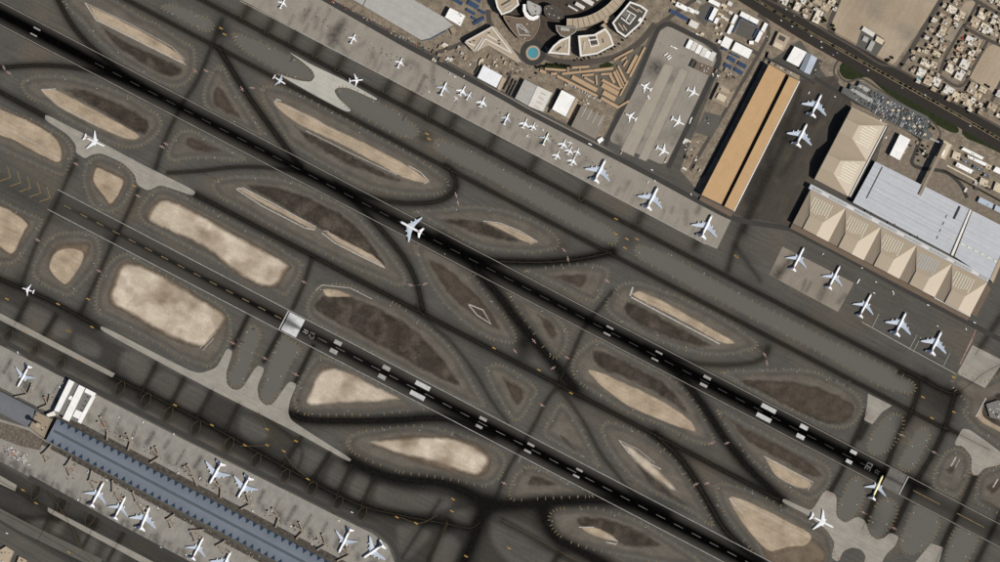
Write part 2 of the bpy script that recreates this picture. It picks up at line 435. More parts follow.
# tyre tracks on taxiways: (points, core half width, strength, halo half width, halo strength)
TR = [
 ([(175,-14),(560,189),(925,380)],1.9,.92,7,.32),
 ([(925,380),(940,389),(955,393),(966,387),(984,373),(1005,362)],2.6,.9,8,.4),
 ([(92,-18),(500,196),(907,409),(945,427),(990,450)],1.9,.92,7,.30),
 ([(-8,88),(44,116)],2.4,.92,7,.4), ([(196,195),(500,354),(780,500)],2.4,.97,8,.42),
 ([(-8,276),(30,292),(53,302),(100,328)],2.2,.9,7,.4),
 ([(350,460),(373,471),(400,479),(440,483),(469,493),(488,503),(520,504),(560,501),(600,500),(640,504),(665,514)],4.4,1,11,.7),
 ([(488,504),(480,519),(473,540),(462,566)],4.2,1,12,.65),
 ([(544,504),(545,519),(555,536),(571,546),(605,564)],4,1,11,.65),
 ([(112,376),(187,413),(245,445),(307,479),(360,505),(400,515),(448,524)],3,.95,9,.5),
 ([(448,524),(470,528),(480,522)],2.6,.7,9,.4),
 ([(0,68),(40,65.5),(75,68),(107,75),(133,84),(152,93)],2.2,.9,6,.4),
 ([(58,0),(70,22),(86,42),(104,58),(124,75),(140,86)],2.2,.95,6,.4),
 ([(222,20),(200,75),(182,105),(165,140),(156,168)],1.8,.65,6,.25),
 ([(219,49),(245,91),(269,125),(286,148),(300,166)],2.6,.98,6,.45),
 ([(168,173),(200,171),(240,167),(280,169),(312,176),(347,192)],1.8,.8,5,.25),
 ([(335,184),(349,191),(373,198),(400,203),(427,203),(446,198),(456,187),(452,172),(446,166)],2.4,.85,7,.4),
 ([(345,192),(365,212),(384,233),(402,255),(412,272),(418,288),(423,310)],2.6,.9,6,.4),
 ([(415,231),(440,244),(460,253),(485,260),(515,262),(550,262),(585,258),(612,252)],3.4,1,8,.55),
 ([(440,238),(466,257),(482,276),(500,297),(517,320),(534,340),(557,367),(574,388)],4.0,1,9,.7),
 ([(416,306),(432,325),(453,344),(475,373),(493,403),(508,422)],1.4,.5,5,.2),
 ([(560,384),(547,400),(533,427),(507,471),(497,496)],1.6,.6,5,.25),
 ([(612,292),(600,307),(584,328),(571,357),(560,380)],1.6,.65,5,.3),
 ([(645,350),(667,362),(688,385),(707,411),(723,436),(744,463),(765,484),(782,500)],3.6,1,8,.6),
 ([(660,352),(691,362),(720,365),(750,363),(764,357),(768,348)],2,.6,6,.3),
 ([(655,434),(677,455),(691,473),(707,500),(723,527),(739,544),(762,562)],3.2,1,8,.5),
 ([(560,389),(582,419),(600,452),(616,473),(632,492),(650,507)],1.5,.55,5,.2),
 ([(289,414),(312,420),(360,421),(400,420),(427,418),(453,420),(492,434)],3.6,1,9,.6),
 ([(312,258),(304,283),(293,308)],1.8,.7,4,.25), ([(248,316),(233,347)],1.8,.85,4,.3),
 ([(281,330),(264,361)],1.8,.85,4,.3), ([(313,346),(296,381)],1.8,.85,4,.3),
 ([(76,160),(51,215),(35,247),(22,284)],1.6,.55,5,.25), ([(138,190),(123,223),(112,244),(97,278),(80,314)],1.6,.65,5,.3),
 ([(27,301),(14,326)],1.6,.6,5,.3), ([(56,315),(43,336)],1.6,.6,5,.3), ([(157,362),(139,397)],1.6,.6,5,.3),
 ([(184,378),(170,405)],1.6,.6,5,.3), ([(213,388),(196,419)],1.6,.6,5,.3), ([(240,402),(224,434)],1.6,.6,5,.3), ([(331,451),(309,484)],1.6,.7,5,.35),
 ([(352,464),(336,497)],1.6,.7,5,.35), ([(375,475),(360,508)],1.6,.7,5,.35), ([(302,436),(281,468)],1.6,.55,5,.3), ([(258,412),(300,446),(296,472)],1.2,.4,6,.25),
 ([(900,372),(918,383),(912,410),(900,432),(885,470),(870,510),(862,530)],2.2,.85,6,.4),
 ([(955,393),(945,427),(932,455),(917,480),(900,515),(890,535)],2.4,.85,7,.45),
 ([(867,412),(852,445),(842,470),(830,492)],2,.8,5,.35), ([(975,476),(962,505),(945,540),(935,565)],2.2,.85,6,.4),
 ([(1005,505),(985,545),(975,566)],2,.7,6,.4), ([(867,425),(860,438)],2,.7,5,.3),
 ([(770,168),(748,215),(735,245),(728,270)],2.2,.55,6,.25), ([(800,90),(780,150),(755,205),(744,232)],1.8,.5,7,.3),
 ([(786,120),(772,140),(768,160)],3.5,.45,8,.25),([(760,172),(752,186),(748,200)],4,.5,8,.25),([(806,110),(798,126),(788,140)],3,.4,7,.25),([(822,108),(812,124)],2.5,.4,6,.2),([(800,140),(792,160),(780,176)],2,.35,6,.2),
 ([(735,245),(744,258),(760,280)],1.6,.4,5,.2), ([(1005,310),(985,340),(975,355)],2.5,.5,5,.3),
 ([(-5,478),(20,492),(40,505),(58,520)],1.8,.5,6,.3), ([(0,512),(20,522),(45,536),(80,556),(100,568)],2.4,.6,8,.4),
 ([(48,490),(60,508),(72,528),(82,549)],1.2,.5,4,.2), ([(62,498),(48,520),(38,540)],1.2,.5,4,.2),
 ([(100,513),(84,545)],1.4,.6,4,.3),([(125,530),(108,560)],1.4,.6,4,.3),([(20,517),(70,518),(95,526)],2.,.35,5,.2),
 ([(440,500),(400,560)],1.2,.45,5,.3),([(447,520),(428,562)],1.8,.6,6,.3),([(400,517),(420,522),(440,516)],1.2,.4,5,.2),([(502,520),(550,548),(580,566)],2,.5,7,.4),([(560,552),(550,566)],1.5,.5,5,.3),
 ([(905,478),(925,487)],4,.95,8,.5), ([(985,500),(1005,512)],2,.6,6,.3), ([(-8,178),(60,214)],7,.22,14,.12),
]
# teardrop lead-in loops beside stands: centre, tilt is across the taxiways
LOOPS = [(246,12),(270,26),(294,37),(318,50),(340,64),(388,86),(411,98),(432,111),(453,121),(492,142),(533,164),(584,193),(640,218),(698,240),
         (229,444),(256,460),(285,476),(312,488),(338,503),(362,514),(196,428),(146,400),(120,388),(168,414),(34,352),(60,365),(8,336),(36,492),(62,505),(90,518)]
for lx, ly in LOOPS:
    TR.append(([uv(lx, ly, 0, -7), uv(lx, ly, 0, 7)], 3.4, .5, 7, .22))
# soft dark blobs where tracks meet
BLOBS = [(222,32,9,.75),(524,343,10,.85),(523,355,9,.5),(448,186,9,.5),(562,246,9,.4),(488,506,12,.8),(545,512,10,.7),(120,370,8,.3),(940,405,16,.55),(925,395,14,.45),(905,420,10,.45),
         (740,452,8,.45),(300,418,7,.6),(110,240,8,.4),(20,278,8,.4),(85,312,9,.45),(470,500,14,.4),(870,520,12,.3),(948,395,14,.4),(580,395,9,.5),(765,348,8,.4),(610,250,7,.4),(628,240,8,.35),(425,137,7,.5),(70,170,8,.3),(155,170,8,.35)]
# worn-in darker zones with lighter untrafficked cells between the lanes
CELLS = [[(30,305),(52,314),(47,326),(38,333),(23,322)],[(58,320),(72,328),(67,338),(52,336)],[(76,334),(100,346),(96,358),(76,350)],[(126,350),(152,364),(141,388),(118,377)],[(160,370),(180,381),(168,402),(147,392)],[(188,384),(208,394),(195,414),(175,404)],
 [(242,416),(262,424),(268,436),(256,442),(240,432)],[(300,446),(324,454),(322,464),(308,478),(294,466)],[(335,462),(350,469),(342,488),(326,482)],[(357,473),(372,481),(364,500),(349,492)],[(380,484),(402,489),(446,496),(452,503),(438,512),(402,510),(376,502)],
 [(490,517),(499,511),(530,526),(552,541),(557,553),(545,566),(515,566),(496,548),(489,530)],[(436,545),(446,534),(456,537),(460,548),(450,566),(432,566)],[(400,524),(430,530),(420,548),(404,560),(398,540)],[(562,556),(574,552),(590,560),(580,568),(560,568)],[(452,512),(476,508),(470,524),(452,518)],[(0,302),(18,310),(12,320),(0,316)],
 [(30,523),(44,520),(44,534),(34,530)],[(56,522),(64,524),(60,534),(52,532)],[(84,534),(98,540),(92,556),(78,548)],[(108,546),(122,552),(116,564),(102,560)]]
ZONE = [(-6,270),(30,284),(100,320),(100,331),(200,382),(288,426),(350,460),(400,478),(470,492),(490,500),(560,500),(545,512),(560,538),(640,566),(400,570),(398,550),(372,527),(200,440),(-6,334)]
ZONE2 = [(-6,458),(30,477),(190,560),(190,572),(80,572),(-6,520)]
def zone_field(px, py):
    r = np.zeros(px.shape)
    for z in (ZONE, ZONE2):
        x0 = min(p[0] for p in z); x1 = max(p[0] for p in z); y0 = min(p[1] for p in z); y1 = max(p[1] for p in z)
        k = (px > x0) & (px < x1) & (py > y0) & (py < y1)
        if k.any(): r[k] = np.maximum(r[k], inside(px[k], py[k], z) * np.clip(dist_poly(px[k], py[k], z, True) / 6.0, 0, 1))
    for c in CELLS:
        c = catmull(c, True, 4)
        x0 = min(p[0] for p in c) - 8; x1 = max(p[0] for p in c) + 8; y0 = min(p[1] for p in c) - 8; y1 = max(p[1] for p in c) + 8
        k = (px > x0) & (px < x1) & (py > y0) & (py < y1)
        if not k.any(): continue
        d = dist_poly(px[k], py[k], c, True) * np.where(inside(px[k], py[k], c), 1, -1)
        r[k] *= 1 - np.clip((d + 3) / 6.0, 0, 1) ** 1.2
    return r
TRS = [(catmull(p, False, 6) if len(p) > 2 else p, w, s, hw, hs) for p, w, s, hw, hs in TR]
_rn = np.random.RandomState(3)
def wear_field(px, py):
    px = np.asarray(px, float); py = np.asarray(py, float)
    keep = np.ones(px.shape)
    for pts, w, s, hw, hs in TRS:
        m = 2.6 * hw
        x0 = min(p[0] for p in pts) - m; x1 = max(p[0] for p in pts) + m
        y0 = min(p[1] for p in pts) - m; y1 = max(p[1] for p in pts) + m
        k = (px > x0) & (px < x1) & (py > y0) & (py < y1)
        if not k.any(): continue
        d = dist_poly(px[k], py[k], pts)
        core = np.clip(s * 1.12 * np.exp(-(d / (w * 1.35)) ** 2), 0, .97) * (1 - .15 * np.exp(-(d / .6) ** 2))
        keep[k] *= (1 - core) * (1 - hs * np.exp(-(d / hw) ** 2))
    for x, y, r, s in BLOBS:
        keep *= 1 - s * np.exp(-((px - x) ** 2 + (py - y) ** 2) / (r * r))
    keep *= 1 - .50 * zone_field(px, py)
    return 1 - keep
OUTL = [catmull(i[0], True, 5) for i in ISL]
def shoulder_field(px, py):
    r = np.zeros(px.shape)
    for poly in OUTL:
        x0 = min(p[0] for p in poly); x1 = max(p[0] for p in poly)
        y0 = min(p[1] for p in poly); y1 = max(p[1] for p in poly)
        k = (px > x0) & (px < x1) & (py > y0) & (py < y1)
        if not k.any(): continue
        ins = inside(px[k], py[k], poly)
        d = np.clip(dist_poly(px[k], py[k], poly, True) / 3.0, 0, 1) * ins
        r[k] = np.maximum(r[k], d)
    return r

A_TAXI = C(85, 83, 78); A_TRACK = C(15, 13, 11); A_SHO = C(101, 99, 93)
M_ground = mat('airfield_asphalt', A_TAXI, var=.10, lam=90, fine=.10, flam=7, rough=.95, spec=.1,
               attr_cols=[('shoulder', A_SHO, .12), ('wear', A_TRACK, .04)], streak=(27.55, 7, 16, .13), blot=(C(96, 89, 79), 150, .48, .7))
def ground():
    xs = np.concatenate([[-6000, -2500, -900, -300, -80, -20], np.arange(-5, 1006, 1.0), [1020, 1080, 1300, 1900, 3500, 7000]])
    ys = np.concatenate([[-6000, -2500, -900, -300, -80, -20], np.arange(-5, 568, 1.0), [582, 642, 862, 1462, 3062, 6500]])
    gx, gy = np.meshgrid(xs, ys)
    nx, ny = len(xs), len(ys)
    co = np.zeros((nx * ny, 3), np.float32)
    co[:, 0] = ((gx - 500) * S).ravel(); co[:, 1] = ((281 - gy) * S).ravel()
    idx = np.arange(nx * ny).reshape(ny, nx)
    q = np.stack([idx[1:, :-1], idx[1:, 1:], idx[:-1, 1:], idx[:-1, :-1]], -1).reshape(-1, 4).astype(np.int32)
    me = bpy.data.meshes.new('ground')
    me.vertices.add(nx * ny); me.vertices.foreach_set('co', co.ravel())
    me.loops.add(q.size); me.loops.foreach_set('vertex_index', q.ravel())
    me.polygons.add(len(q)); me.polygons.foreach_set('loop_start', np.arange(0, q.size, 4, dtype=np.int32))
    me.update(calc_edges=True)
    fx, fy = gx.ravel(), gy.ravel()
    wv = wear_field(fx, fy)
    for nm, v in (('wear', wv), ('shoulder', shoulder_field(fx, fy))):
        at = me.attributes.new(nm, 'FLOAT', 'POINT'); at.data.foreach_set('value', v.astype(np.float32))
    me.materials.append(M_ground)
    o = bpy.data.objects.new('ground', me); COL.objects.link(o); o['kind'] = 'structure'
ground()

# ---------------------------------------------------------------- infield islands
M_dirt = mat('infield_dirt', C(54, 48, 42), var=.2, lam=30, fine=.25, flam=6, col2=C(76, 69, 61), alpha=True, spec=.05, blot=(C(96, 88, 78), 45, .5, .72))
M_sand = mat('infield_sand', C(150, 134, 114), lam=45, fine=.10, flam=6, col2=C(184, 167, 144), alpha=True, spec=.05, blot=(C(128, 113, 96), 40, .62, .85), edge_noise=.6, streak=(27.55, 7, 7, .12))
M_sandbright = mat('bright_sand', C(164, 149, 130), lam=60, fine=.12, flam=5, col2=C(212, 199, 180), alpha=True, spec=.05, blot=(C(140, 124, 106), 80, .5, .72), edge_noise=.5, streak=(27.55, 10, 4, .07))
M_tan = mat('dusty_shoulder', C(102, 96, 87), var=.15, lam=40, fine=.12, flam=6, alpha=True, spec=.05, edge_noise=.22, streak=(27.55, 8, 8, .08))
M_brown = mat('packed_earth', C(98, 85, 72), lam=30, fine=.15, flam=6, col2=C(122, 108, 92), alpha=True, spec=.05)
M_dirt2 = mat('thin_dirt', C(68, 60, 52), lam=30, fine=.2, flam=6, col2=C(88, 79, 69), alpha=True, spec=.05)
BRIGHT = {6, 7, 25, 26, 29}
def grow(p, k):
    cx = sum(q[0] for q in p) / len(p); cy = sum(q[1] for q in p) / len(p)
    return [(q[0] + (q[0] - cx) / math.hypot(q[0] - cx, q[1] - cy) * k, q[1] + (q[1] - cy) / math.hypot(q[0] - cx, q[1] - cy) * k) for q in p]
for i, (out, dirt, snd) in enumerate(ISL):
    if dirt or snd:
        sheet('dusty_ground', OUTL[i], .05, M_tan, feather=11, step=2.2)
    for p in dirt:
        sheet('infield_dirt', p, .10, M_brown if i in (5, 25, 26, 30) else M_dirt2 if i in (10, 11, 18, 20, 22, 23, 27, 28, 31, 34, 35) else M_dirt, feather=8.5, step=1.6, smooth=True)
    for p in snd:
        if not dirt:
            sheet('infield_dirt', grow(p, 3.0), .10, M_brown, feather=5, step=2.0, smooth=True)
        sheet('infield_sand', p, .15, M_sandbright if i in BRIGHT else M_sand, feather=(6.0 if i in BRIGHT else 2.5), step=1.4, smooth=len(p) > 5)

M_tick = mat('shoulder_paint', C(126, 109, 78), var=.3, lam=8, fine=.2, flam=3)
M_yellow = mat('taxiway_yellow', C(56, 48, 34), var=.3, lam=12, fine=.2, flam=3)
M_lead = mat('lead_in_yellow', C(82, 70, 46), var=.3, lam=12)
M_orange = mat('marking_orange', C(160, 127, 68), var=.25, lam=5, fine=.2, flam=3)
M_white = mat('runway_paint', C(190, 190, 186), var=.18, lam=9, fine=.15, flam=3)
M_edge = mat('edge_paint', C(132, 126, 118), var=.2, lam=14, fine=.15, flam=3)
M_mid = mat('mid_paint', C(112, 110, 106), var=.25, lam=14, fine=.15, flam=3)
M_faint = mat('rubbered_paint', C(66, 64, 60), var=.25, lam=14, fine=.15, flam=3)
M_dullwhite = mat('worn_runway_paint', C(156, 154, 150), var=.22, lam=14, fine=.15, flam=3)
M_grout = mat('kerb_concrete', C(176, 172, 164), var=.2, lam=9, fine=.15, flam=3)
M_red = mat('hold_marking', C(140, 92, 86), var=.3, lam=3.5, fine=.35, flam=1.5, col2=C(176, 160, 152))
for i, poly in enumerate(OUTL):
    st = []
    pts = resample(poly, 4.0, True)
    n = len(pts)
    cx = sum(p[0] for p in pts) / n; cy = sum(p[1] for p in pts) / n
    skip = 0
    for k in range(n):
        a, b, c_ = pts[k - 2], pts[k], pts[(k + 2) % n]
        a1 = math.atan2(b[1] - a[1], b[0] - a[0]); a2 = math.atan2(c_[1] - b[1], c_[0] - b[0])
        bend = abs((a2 - a1 + math.pi) % (2 * math.pi) - math.pi)
        if bend < .10 and k % 2: continue
        tx, ty = c_[0] - a[0], c_[1] - a[1]; l = math.hypot(tx, ty) or 1
        nx_, ny_ = -ty / l, tx / l
        if (cx - b[0]) * nx_ + (cy - b[1]) * ny_ < 0: nx_, ny_ = -nx_, -ny_
        ln = R.uniform(2.4, 3.2)
        if R.random() < .08: continue
        st.append(([(b[0] - nx_ * .3, b[1] - ny_ * .3), (b[0] + nx_ * ln, b[1] + ny_ * ln)], .72))
    if st:
        o = multi_strip('shoulder_marking', st, .20, M_tick)
        o['kind'] = 'stuff'
        o['label'] = 'short orange shoulder stripes around an infield island'

# ---------------------------------------------------------------- kerbs, fences and lines of pale concrete inside the islands
KERBS = [([(85,3),(96,20),(186,65)],1.0),([(85,3),(130,24),(172,47),(185,60)],.5),([(41,90),(56,89)],.9),([(41,90),(62,107),(100,128)],.45),
 ([(236,189),(243,188),(270,202),(316,227),(314,230),(305,228),(262,206),(236,189)],.9),([(323,231),(328,231),(330,234),(384,267)],.5),([(322,233),(335,243),(360,256),(385,268)],1.0),
 ([(275,103),(277,99.5),(281,101)],1.2),([(279,103),(300,113),(340,134)],.5),([(306,131),(350,153),(397,175)],.6),([(409,166),(420,172),(429,181),(424,184)],.9),
 ([(483,221),(500,223),(520,231),(538,242),(530,244)],.8),([(633,287),(630,296)],1.8),([(631,297),(720,344)],1.3),([(468,304),(483,310),(491,324),(477,315),(468,304)],1.0),
 ([(619,440),(629,453),(661,469)],.9),([(619,440),(638,449),(655,463)],.5),([(729,498),(735,505),(743,513)],1.0),([(729,498),(760,512),(800,533)],.5),
 ([(764,456),(785,467),(813,482),(808,490)],.8),([(579,527),(594,527)],1.0),([(605,536),(618,541),(616,544),(606,542)],.9),([(316,290),(322,285),(350,288),(372,299)],.6),([(2,127),(36,144),(60,160)],.5),([(200,348),(212,336)],.7),([(203,350),(214,338)],.6),
 ([(976,417),(986,398)],1.4),([(951,466),(956,457)],1.4),([(955,468),(960,459)],.6),([(993,487),(998,479)],1.4)]
for k, (p, w) in enumerate(KERBS):
    multi_strip('concrete_kerb', [(p, w)], .24 + .03 * (k % 2), M_grout)

# ---------------------------------------------------------------- runways
M_rwy = mat('runway_asphalt', C(78, 75, 70), var=.08, lam=60, fine=.08, flam=6, rough=.97, spec=.02, attr_cols=[('wear', C(3, 3, 3), .02)], streak=(27.55, 6, 20, .08))
def rwy_y(k, x): return (13.5 if k == 0 else 172.0) + (.522 if k == 0 else .5215) * x
def interp(x, xs, ys): return np.interp(x, xs, ys)
def rubber(k, px, v):
    if k == 0:
        st = interp(px, [-50, 120, 160, 420, 470, 560, 640, 800, 880, 905, 960], [1, 1, .95, .9, .93, .93, 1, 1, .97, .3, .25])
        hw = interp(px, [-50, 60, 150, 420, 470, 600, 680, 860, 900], [5.6, 5.8, 4.3, 4.2, 4.6, 4.8, 6.2, 6.5, 5])
    else:
        st = interp(px, [50, 90, 200, 275, 300, 360, 480, 760], [0, .5, .75, .9, .75, .9, .98, 1])
        hw = interp(px, [50, 150, 280, 310, 400, 500, 700], [2, 2, 3, 4.5, 4.5, 5.5, 5.8])
    side = (.62 if k == 0 else .42) * np.exp(-(v / 10.5) ** 2)
    core = np.clip(1.25 * np.exp(-(np.abs(v) / (hw * 1.08)) ** 1.9), 0, 1) * st
    return 1 - (1 - core) * (1 - side * st)
def runway(k, x0, x1):
    u = np.arange(0, (x1 - x0) / DX, 1.0)
    v = np.arange(-11.6, 11.61, .8)
    U, Vv = np.meshgrid(u, v)
    sx, sy = x0, rwy_y(k, x0)
    px = (sx + U * DX + Vv * NX); py = (sy + U * DY + Vv * NY)
    nu, nv = len(u), len(v)
    idx = np.arange(nu * nv).reshape(nv, nu)
    q = np.stack([idx[1:, :-1], idx[1:, 1:], idx[:-1, 1:], idx[:-1, :-1]], -1).reshape(-1, 4)
    X = ((px - 500) * S).ravel(); Y = ((281 - py) * S).ravel()
    o = new_mesh('runway', np.stack([X, Y, np.full_like(X, .26)], -1).tolist(), q.tolist(), M_rwy)
    w = 1 - (1 - wear_field(px.ravel(), py.ravel()) * .9) * (1 - rubber(k, px.ravel(), Vv.ravel()))
    at = o.data.attributes.new('wear', 'FLOAT', 'POINT'); at.data.foreach_set('value', w.astype(np.float32))
    o['kind'] = 'structure'
    return o
RW0 = runway(0, -60, 1080)
RW1 = runway(1, 52.5, 1080)
ZM = .36
def rpt(k, x, v=0.0):
    return (x + v * NX, rwy_y(k, x) + v * NY)
for k, x0, x1 in ((0, -60, 1080), (1, 52.5, 1080)):
    rw = RW0 if k == 0 else RW1
    hv = 10.2 if k == 0 else 11.0
    for sgn in (-1, 1):
        multi_strip('edge_line', [([rpt(k, x0, sgn * hv), rpt(k, x1, sgn * hv)], .68)], ZM, M_dullwhite if k else M_edge, rw)
    dashes = []
    a, b = (95, 870) if k == 0 else (318, 1080)
    x = a
    while x < b:
        dashes.append(([rpt(k, x), rpt(k, x + 9)], .55)); x += 17.8
    multi_strip('centre_line', dashes, ZM, M_mid if k else M_faint, rw)
dsh = []
x = 64
while x < 280:
    dsh.append(([rpt(1, x), rpt(1, x + 7)], .8)); x += 16.2
multi_strip('centre_line', dsh, ZM, M_tick, RW1)
multi_strip('centre_line', [([rpt(0, x), rpt(0, x + 27)], .8) for x in (913, 957, 1000)], ZM, M_tick, RW0)
def bars(k, rw, lst):
    for cx, cy, ln, wd in lst:
        p, w_ = rect_pts(cx, cy, ln, wd)
        multi_strip('touchdown_bar', [(p, w_)], ZM, M_white if ln > 10 or k == 0 and wd > 3.5 else M_dullwhite, rw)
bars(0, RW0, [(37,29,7.5,1.3),(33.6,35,7.5,1.3),(610,327.5,7.5,1.6),(607,334,7.5,1.6),(659,352.5,7.5,1.6),(655,359.5,7.5,1.5),(707.3,377.5,8,2.8),(703.6,385,8,2.8),(768.8,408.3,16,4.4),(763.8,417.5,16,4.4),(804,427,8.5,4.2),(800.5,436.5,8.5,4.2),(853.6,452,7,3.6),(849,461.5,6.5,3.6)])
bars(1, RW1, [(338,342.7,8,4.2),(333.6,351.3,8,4.2),(386.4,368,8,4.2),(382,376.8,8,4.2),(422.8,385.6,16,4.6),(417.4,395.3,16,4.6),(483.2,418.8,8,3),(479,426.4,7,2.6),(531,444.6,7.5,2.2),(527.6,451.2,7.5,2.2),(579.5,469.9,7,2),(576.2,476,7,2)])
# threshold blocks and the stripe before them
M_thr = mat('threshold_paint', C(206, 208, 206), lam=14, fine=.12, flam=3, var=.12, attr_cols=[('wear', C(70, 70, 70), .1)])
M_thr2 = mat('worn_threshold_paint', C(106, 103, 98), lam=14, fine=.1, flam=3, var=.15, attr_cols=[('wear', C(60, 58, 55), .1)])
def thr(k, x0, x1, m, rw, hv, dark):
    P = [rpt(k, x0, -hv), rpt(k, x1, -hv), rpt(k, x1, hv), rpt(k, x0, hv)]
    def wf(px, py):
        v = (px - rpt(k, x0)[0]) * NX + (py - rpt(k, x0)[1]) * NY
        u_ = (px - rpt(k, x0)[0]) * DX + (py - rpt(k, x0)[1]) * DY
        hw = 1.5 + dark * np.clip(1 - u_ / 16.0, 0, 1)
        return np.clip(.9 * np.exp(-(np.abs(v) / hw) ** 2), 0, 1)
    o = sheet('threshold_block', P, .33, m, step=1.0, wear=wf, parent=rw, kind=None)
thr(1, 285.5, 300.5, M_thr, RW1, 9.9, 5)
thr(0, 886, 902.5, M_thr2, RW0, 9.4, 1.0)
multi_strip('threshold_line', [([rpt(1, 283.8, -11), rpt(1, 283.8, 11)], 1.0)], ZM, M_white, RW1)
multi_strip('threshold_line', [([rpt(0, 903.8, -10), rpt(0, 903.8, 10)], .9)], ZM, M_white, RW0)
# runway designators built from strokes, on a 3 x 5 box: read upright when approached
GL = {'3': [[(0,5),(3,5),(3,0),(0,0)],[(.6,2.6),(3,2.6)]], '0': [[(0,0),(3,0),(3,5),(0,5),(0,0)]], '1': [[(.6,4.2),(1.8,5),(1.8,0)]],
      '2': [[(0,4.4),(.6,5),(2.4,5),(3,4.2),(3,3),(0,0),(3,0)]], 'R': [[(0,0),(0,5),(2.4,5),(3,4.2),(3,3.2),(2.4,2.6),(0,2.6)],[(1.4,2.6),(3,0)]]}
def glyph(k, ch, x, v, sc, heading, m, rw):
    st = []
    for s in GL[ch]:
        pts = []
        for gx, gy in s:
            a = (gy - 2.5) * sc; b = (gx - 1.5) * sc
            if heading < 0: a, b = -a, -b
            c = rpt(k, x, v)
            pts.append((c[0] + a * DX + b * NX, c[1] + a * DY + b * NY))
        st.append((pts, .75 * sc))
    multi_strip('runway_designator', st, ZM, m, rw)
glyph(1, '1', 312, -1.9, 1.05, 1, M_mid, RW1); glyph(1, '2', 312, 2.1, 1.05, 1, M_mid, RW1)
glyph(1, 'R', 305.5, 0.2, .95, 1, M_dullwhite, RW1)
glyph(0, '3', 868.5, 2.0, 1.05, -1, M_mid, RW0); glyph(0, '0', 868.5, -2.2, 1.05, -1, M_mid, RW0)
glyph(0, 'R', 877.5, 0.2, .95, -1, mat('old_paint', C(70, 68, 66), var=.2), RW0)
M_chev = mat('chevron_paint', C(124, 108, 68), var=.25, lam=8)
# chevrons before the lower runway
ch = []
for x in (-26, -15.5, -5, 5.5, 15.5, 25.5, 35.5, 45):
    t = rpt(1, x + 5)
    ch.append(([(t[0] - 8 * DX - 8.5 * NX, t[1] - 8 * DY - 8.5 * NY), t, (t[0] - 8 * DX + 8.5 * NX, t[1] - 8 * DY + 8.5 * NY)], .85))
for s in ch:
    o = multi_strip('chevron_marking', [s], .22, M_chev)

# ---------------------------------------------------------------- taxiway centre lines, hold markings
for pts, w, s, hw, hs in TRS[:len(TR) - len(LOOPS)]:
    if s >= .5 and w < 3.5:
        o = multi_strip('taxiway_centre_line', [(resample(pts, 3), .45)], .23, M_yellow)
for lx, ly in LOOPS:
    arcs = []
    for sg in (-1, 1):
        arcs.append((catmull([uv(lx, ly, 1.0 * sg, -8), uv(lx, ly, 4.2 * sg, -2), uv(lx, ly, 3.8 * sg, 3), uv(lx, ly, .8 * sg, 9)], False, 5), .42))
    multi_strip('stand_lead_in_line', arcs, .225, M_lead)
HOLDS = [(4,68,62),(9,73,30),(195,71,28),(242,89,60),(252,88,5),(206,71,28),(76,164,28),(138,196,28),(37.5,240,28),(99,271,28),(456,195,70),(458,203,80),(564,250,40),(568,259,80),(233,343,28),(264.5,358,28),(296,374.5,28),(304,282,28),
         (411,285,20),(425,284,-20),(166,144,28),(162,147,28),(515,351,50),(534,341,50),(553,368,-30),(567,357.5,28),(542,405,28),(504,483,28),(607,281,28),(765,355,60),(767,363,80),(712,443,-20),(727,443,-20),(696,484,-20),(707,483,-20),(902,435,28),(934,452,28),(974,474,28),(831,494,28),(863,512,28),(894,528,28),(936,548,28),(838,558,28),(868,418,28)]
for x, y, a in HOLDS:
    p, w_ = rect_pts(x, y, 5.6, .9, a); q, _ = rect_pts(x, y, 2.6, .8, a + 90)
    o = multi_strip('holding_position_marking', [(p, w_)], .46, M_red)
    multi_strip('holding_position_marking', [(q, .8)], .49, M_red)
ORG = [(221,28.5),(224.5,34.5),(427,134),(429,139),(7,299,),(58,304),(69,331),(26,332),(68,331),(88,299),(134,186),(92,327),(80,360),(175,405),(212,425),(245,445),(267,429),(284,451),(296,441),(267,445),(308,479),(397,517),(616,219),(616,234),(627,239),(637,239),(625,248),(736,256),(736.5,257),(923,397),(954,412),(954,377),(932,418),(509,548),(494,348),(539,370),(571,393),(453,499),(452,511),(416,523),(466,556),(499,565),(23,490),(36,503),(69,552)]
for x, y in ORG:
    p, w_ = rect_pts(x, y, 3.9, 1.3)
    multi_strip('taxiway_sign_marking', [(p, w_)], .30, M_orange)

M_bar = mat('stop_bar_paint', C(118, 108, 100), var=.3, lam=9)
def dashed(pts, w_, on, off):
    out = []; p = resample(pts, .5); n_ = int(on / .5); m_ = int((on + off) / .5)
    for i in range(0, len(p) - n_, m_): out.append((p[i:i + n_ + 1], w_))
    return out
for pts in ([(868,418),(902,435),(934,452),(974,474)],[(831,494),(863,512),(894,528),(936,548)],[(212,333),(233,343),(264.5,358),(296,374.5),(312,383)],[(304,282),(320,289)],[(6,72),(25,86)],[(242,89),(228,97)],[(412,286),(424,284)],[(195,71),(180,62)],[(564,250),(548,240)],[(765,355),(752,346)],[(696,484),(686,492)],[(707,483),(722,490)]):
    multi_strip('stop_bar_line', dashed(pts, .45, 3.5, 2.0), .47, M_bar)
for pts in ([(259,412),(267,428),(280,447),(292,464),(309,479)],[(240,446),(267,445),(298,440)],[(48,490),(60,508),(72,528),(82,549),(100,566)],[(400,517),(420,523),(437,515)],[(500,519),(540,540),(575,560)],[(418,524),(402,545)],[(448,522),(432,560)]):
    multi_strip('taxiway_centre_line', [(catmull(pts, False, 6) if len(pts) > 2 else pts, .55)], .24, M_lead)
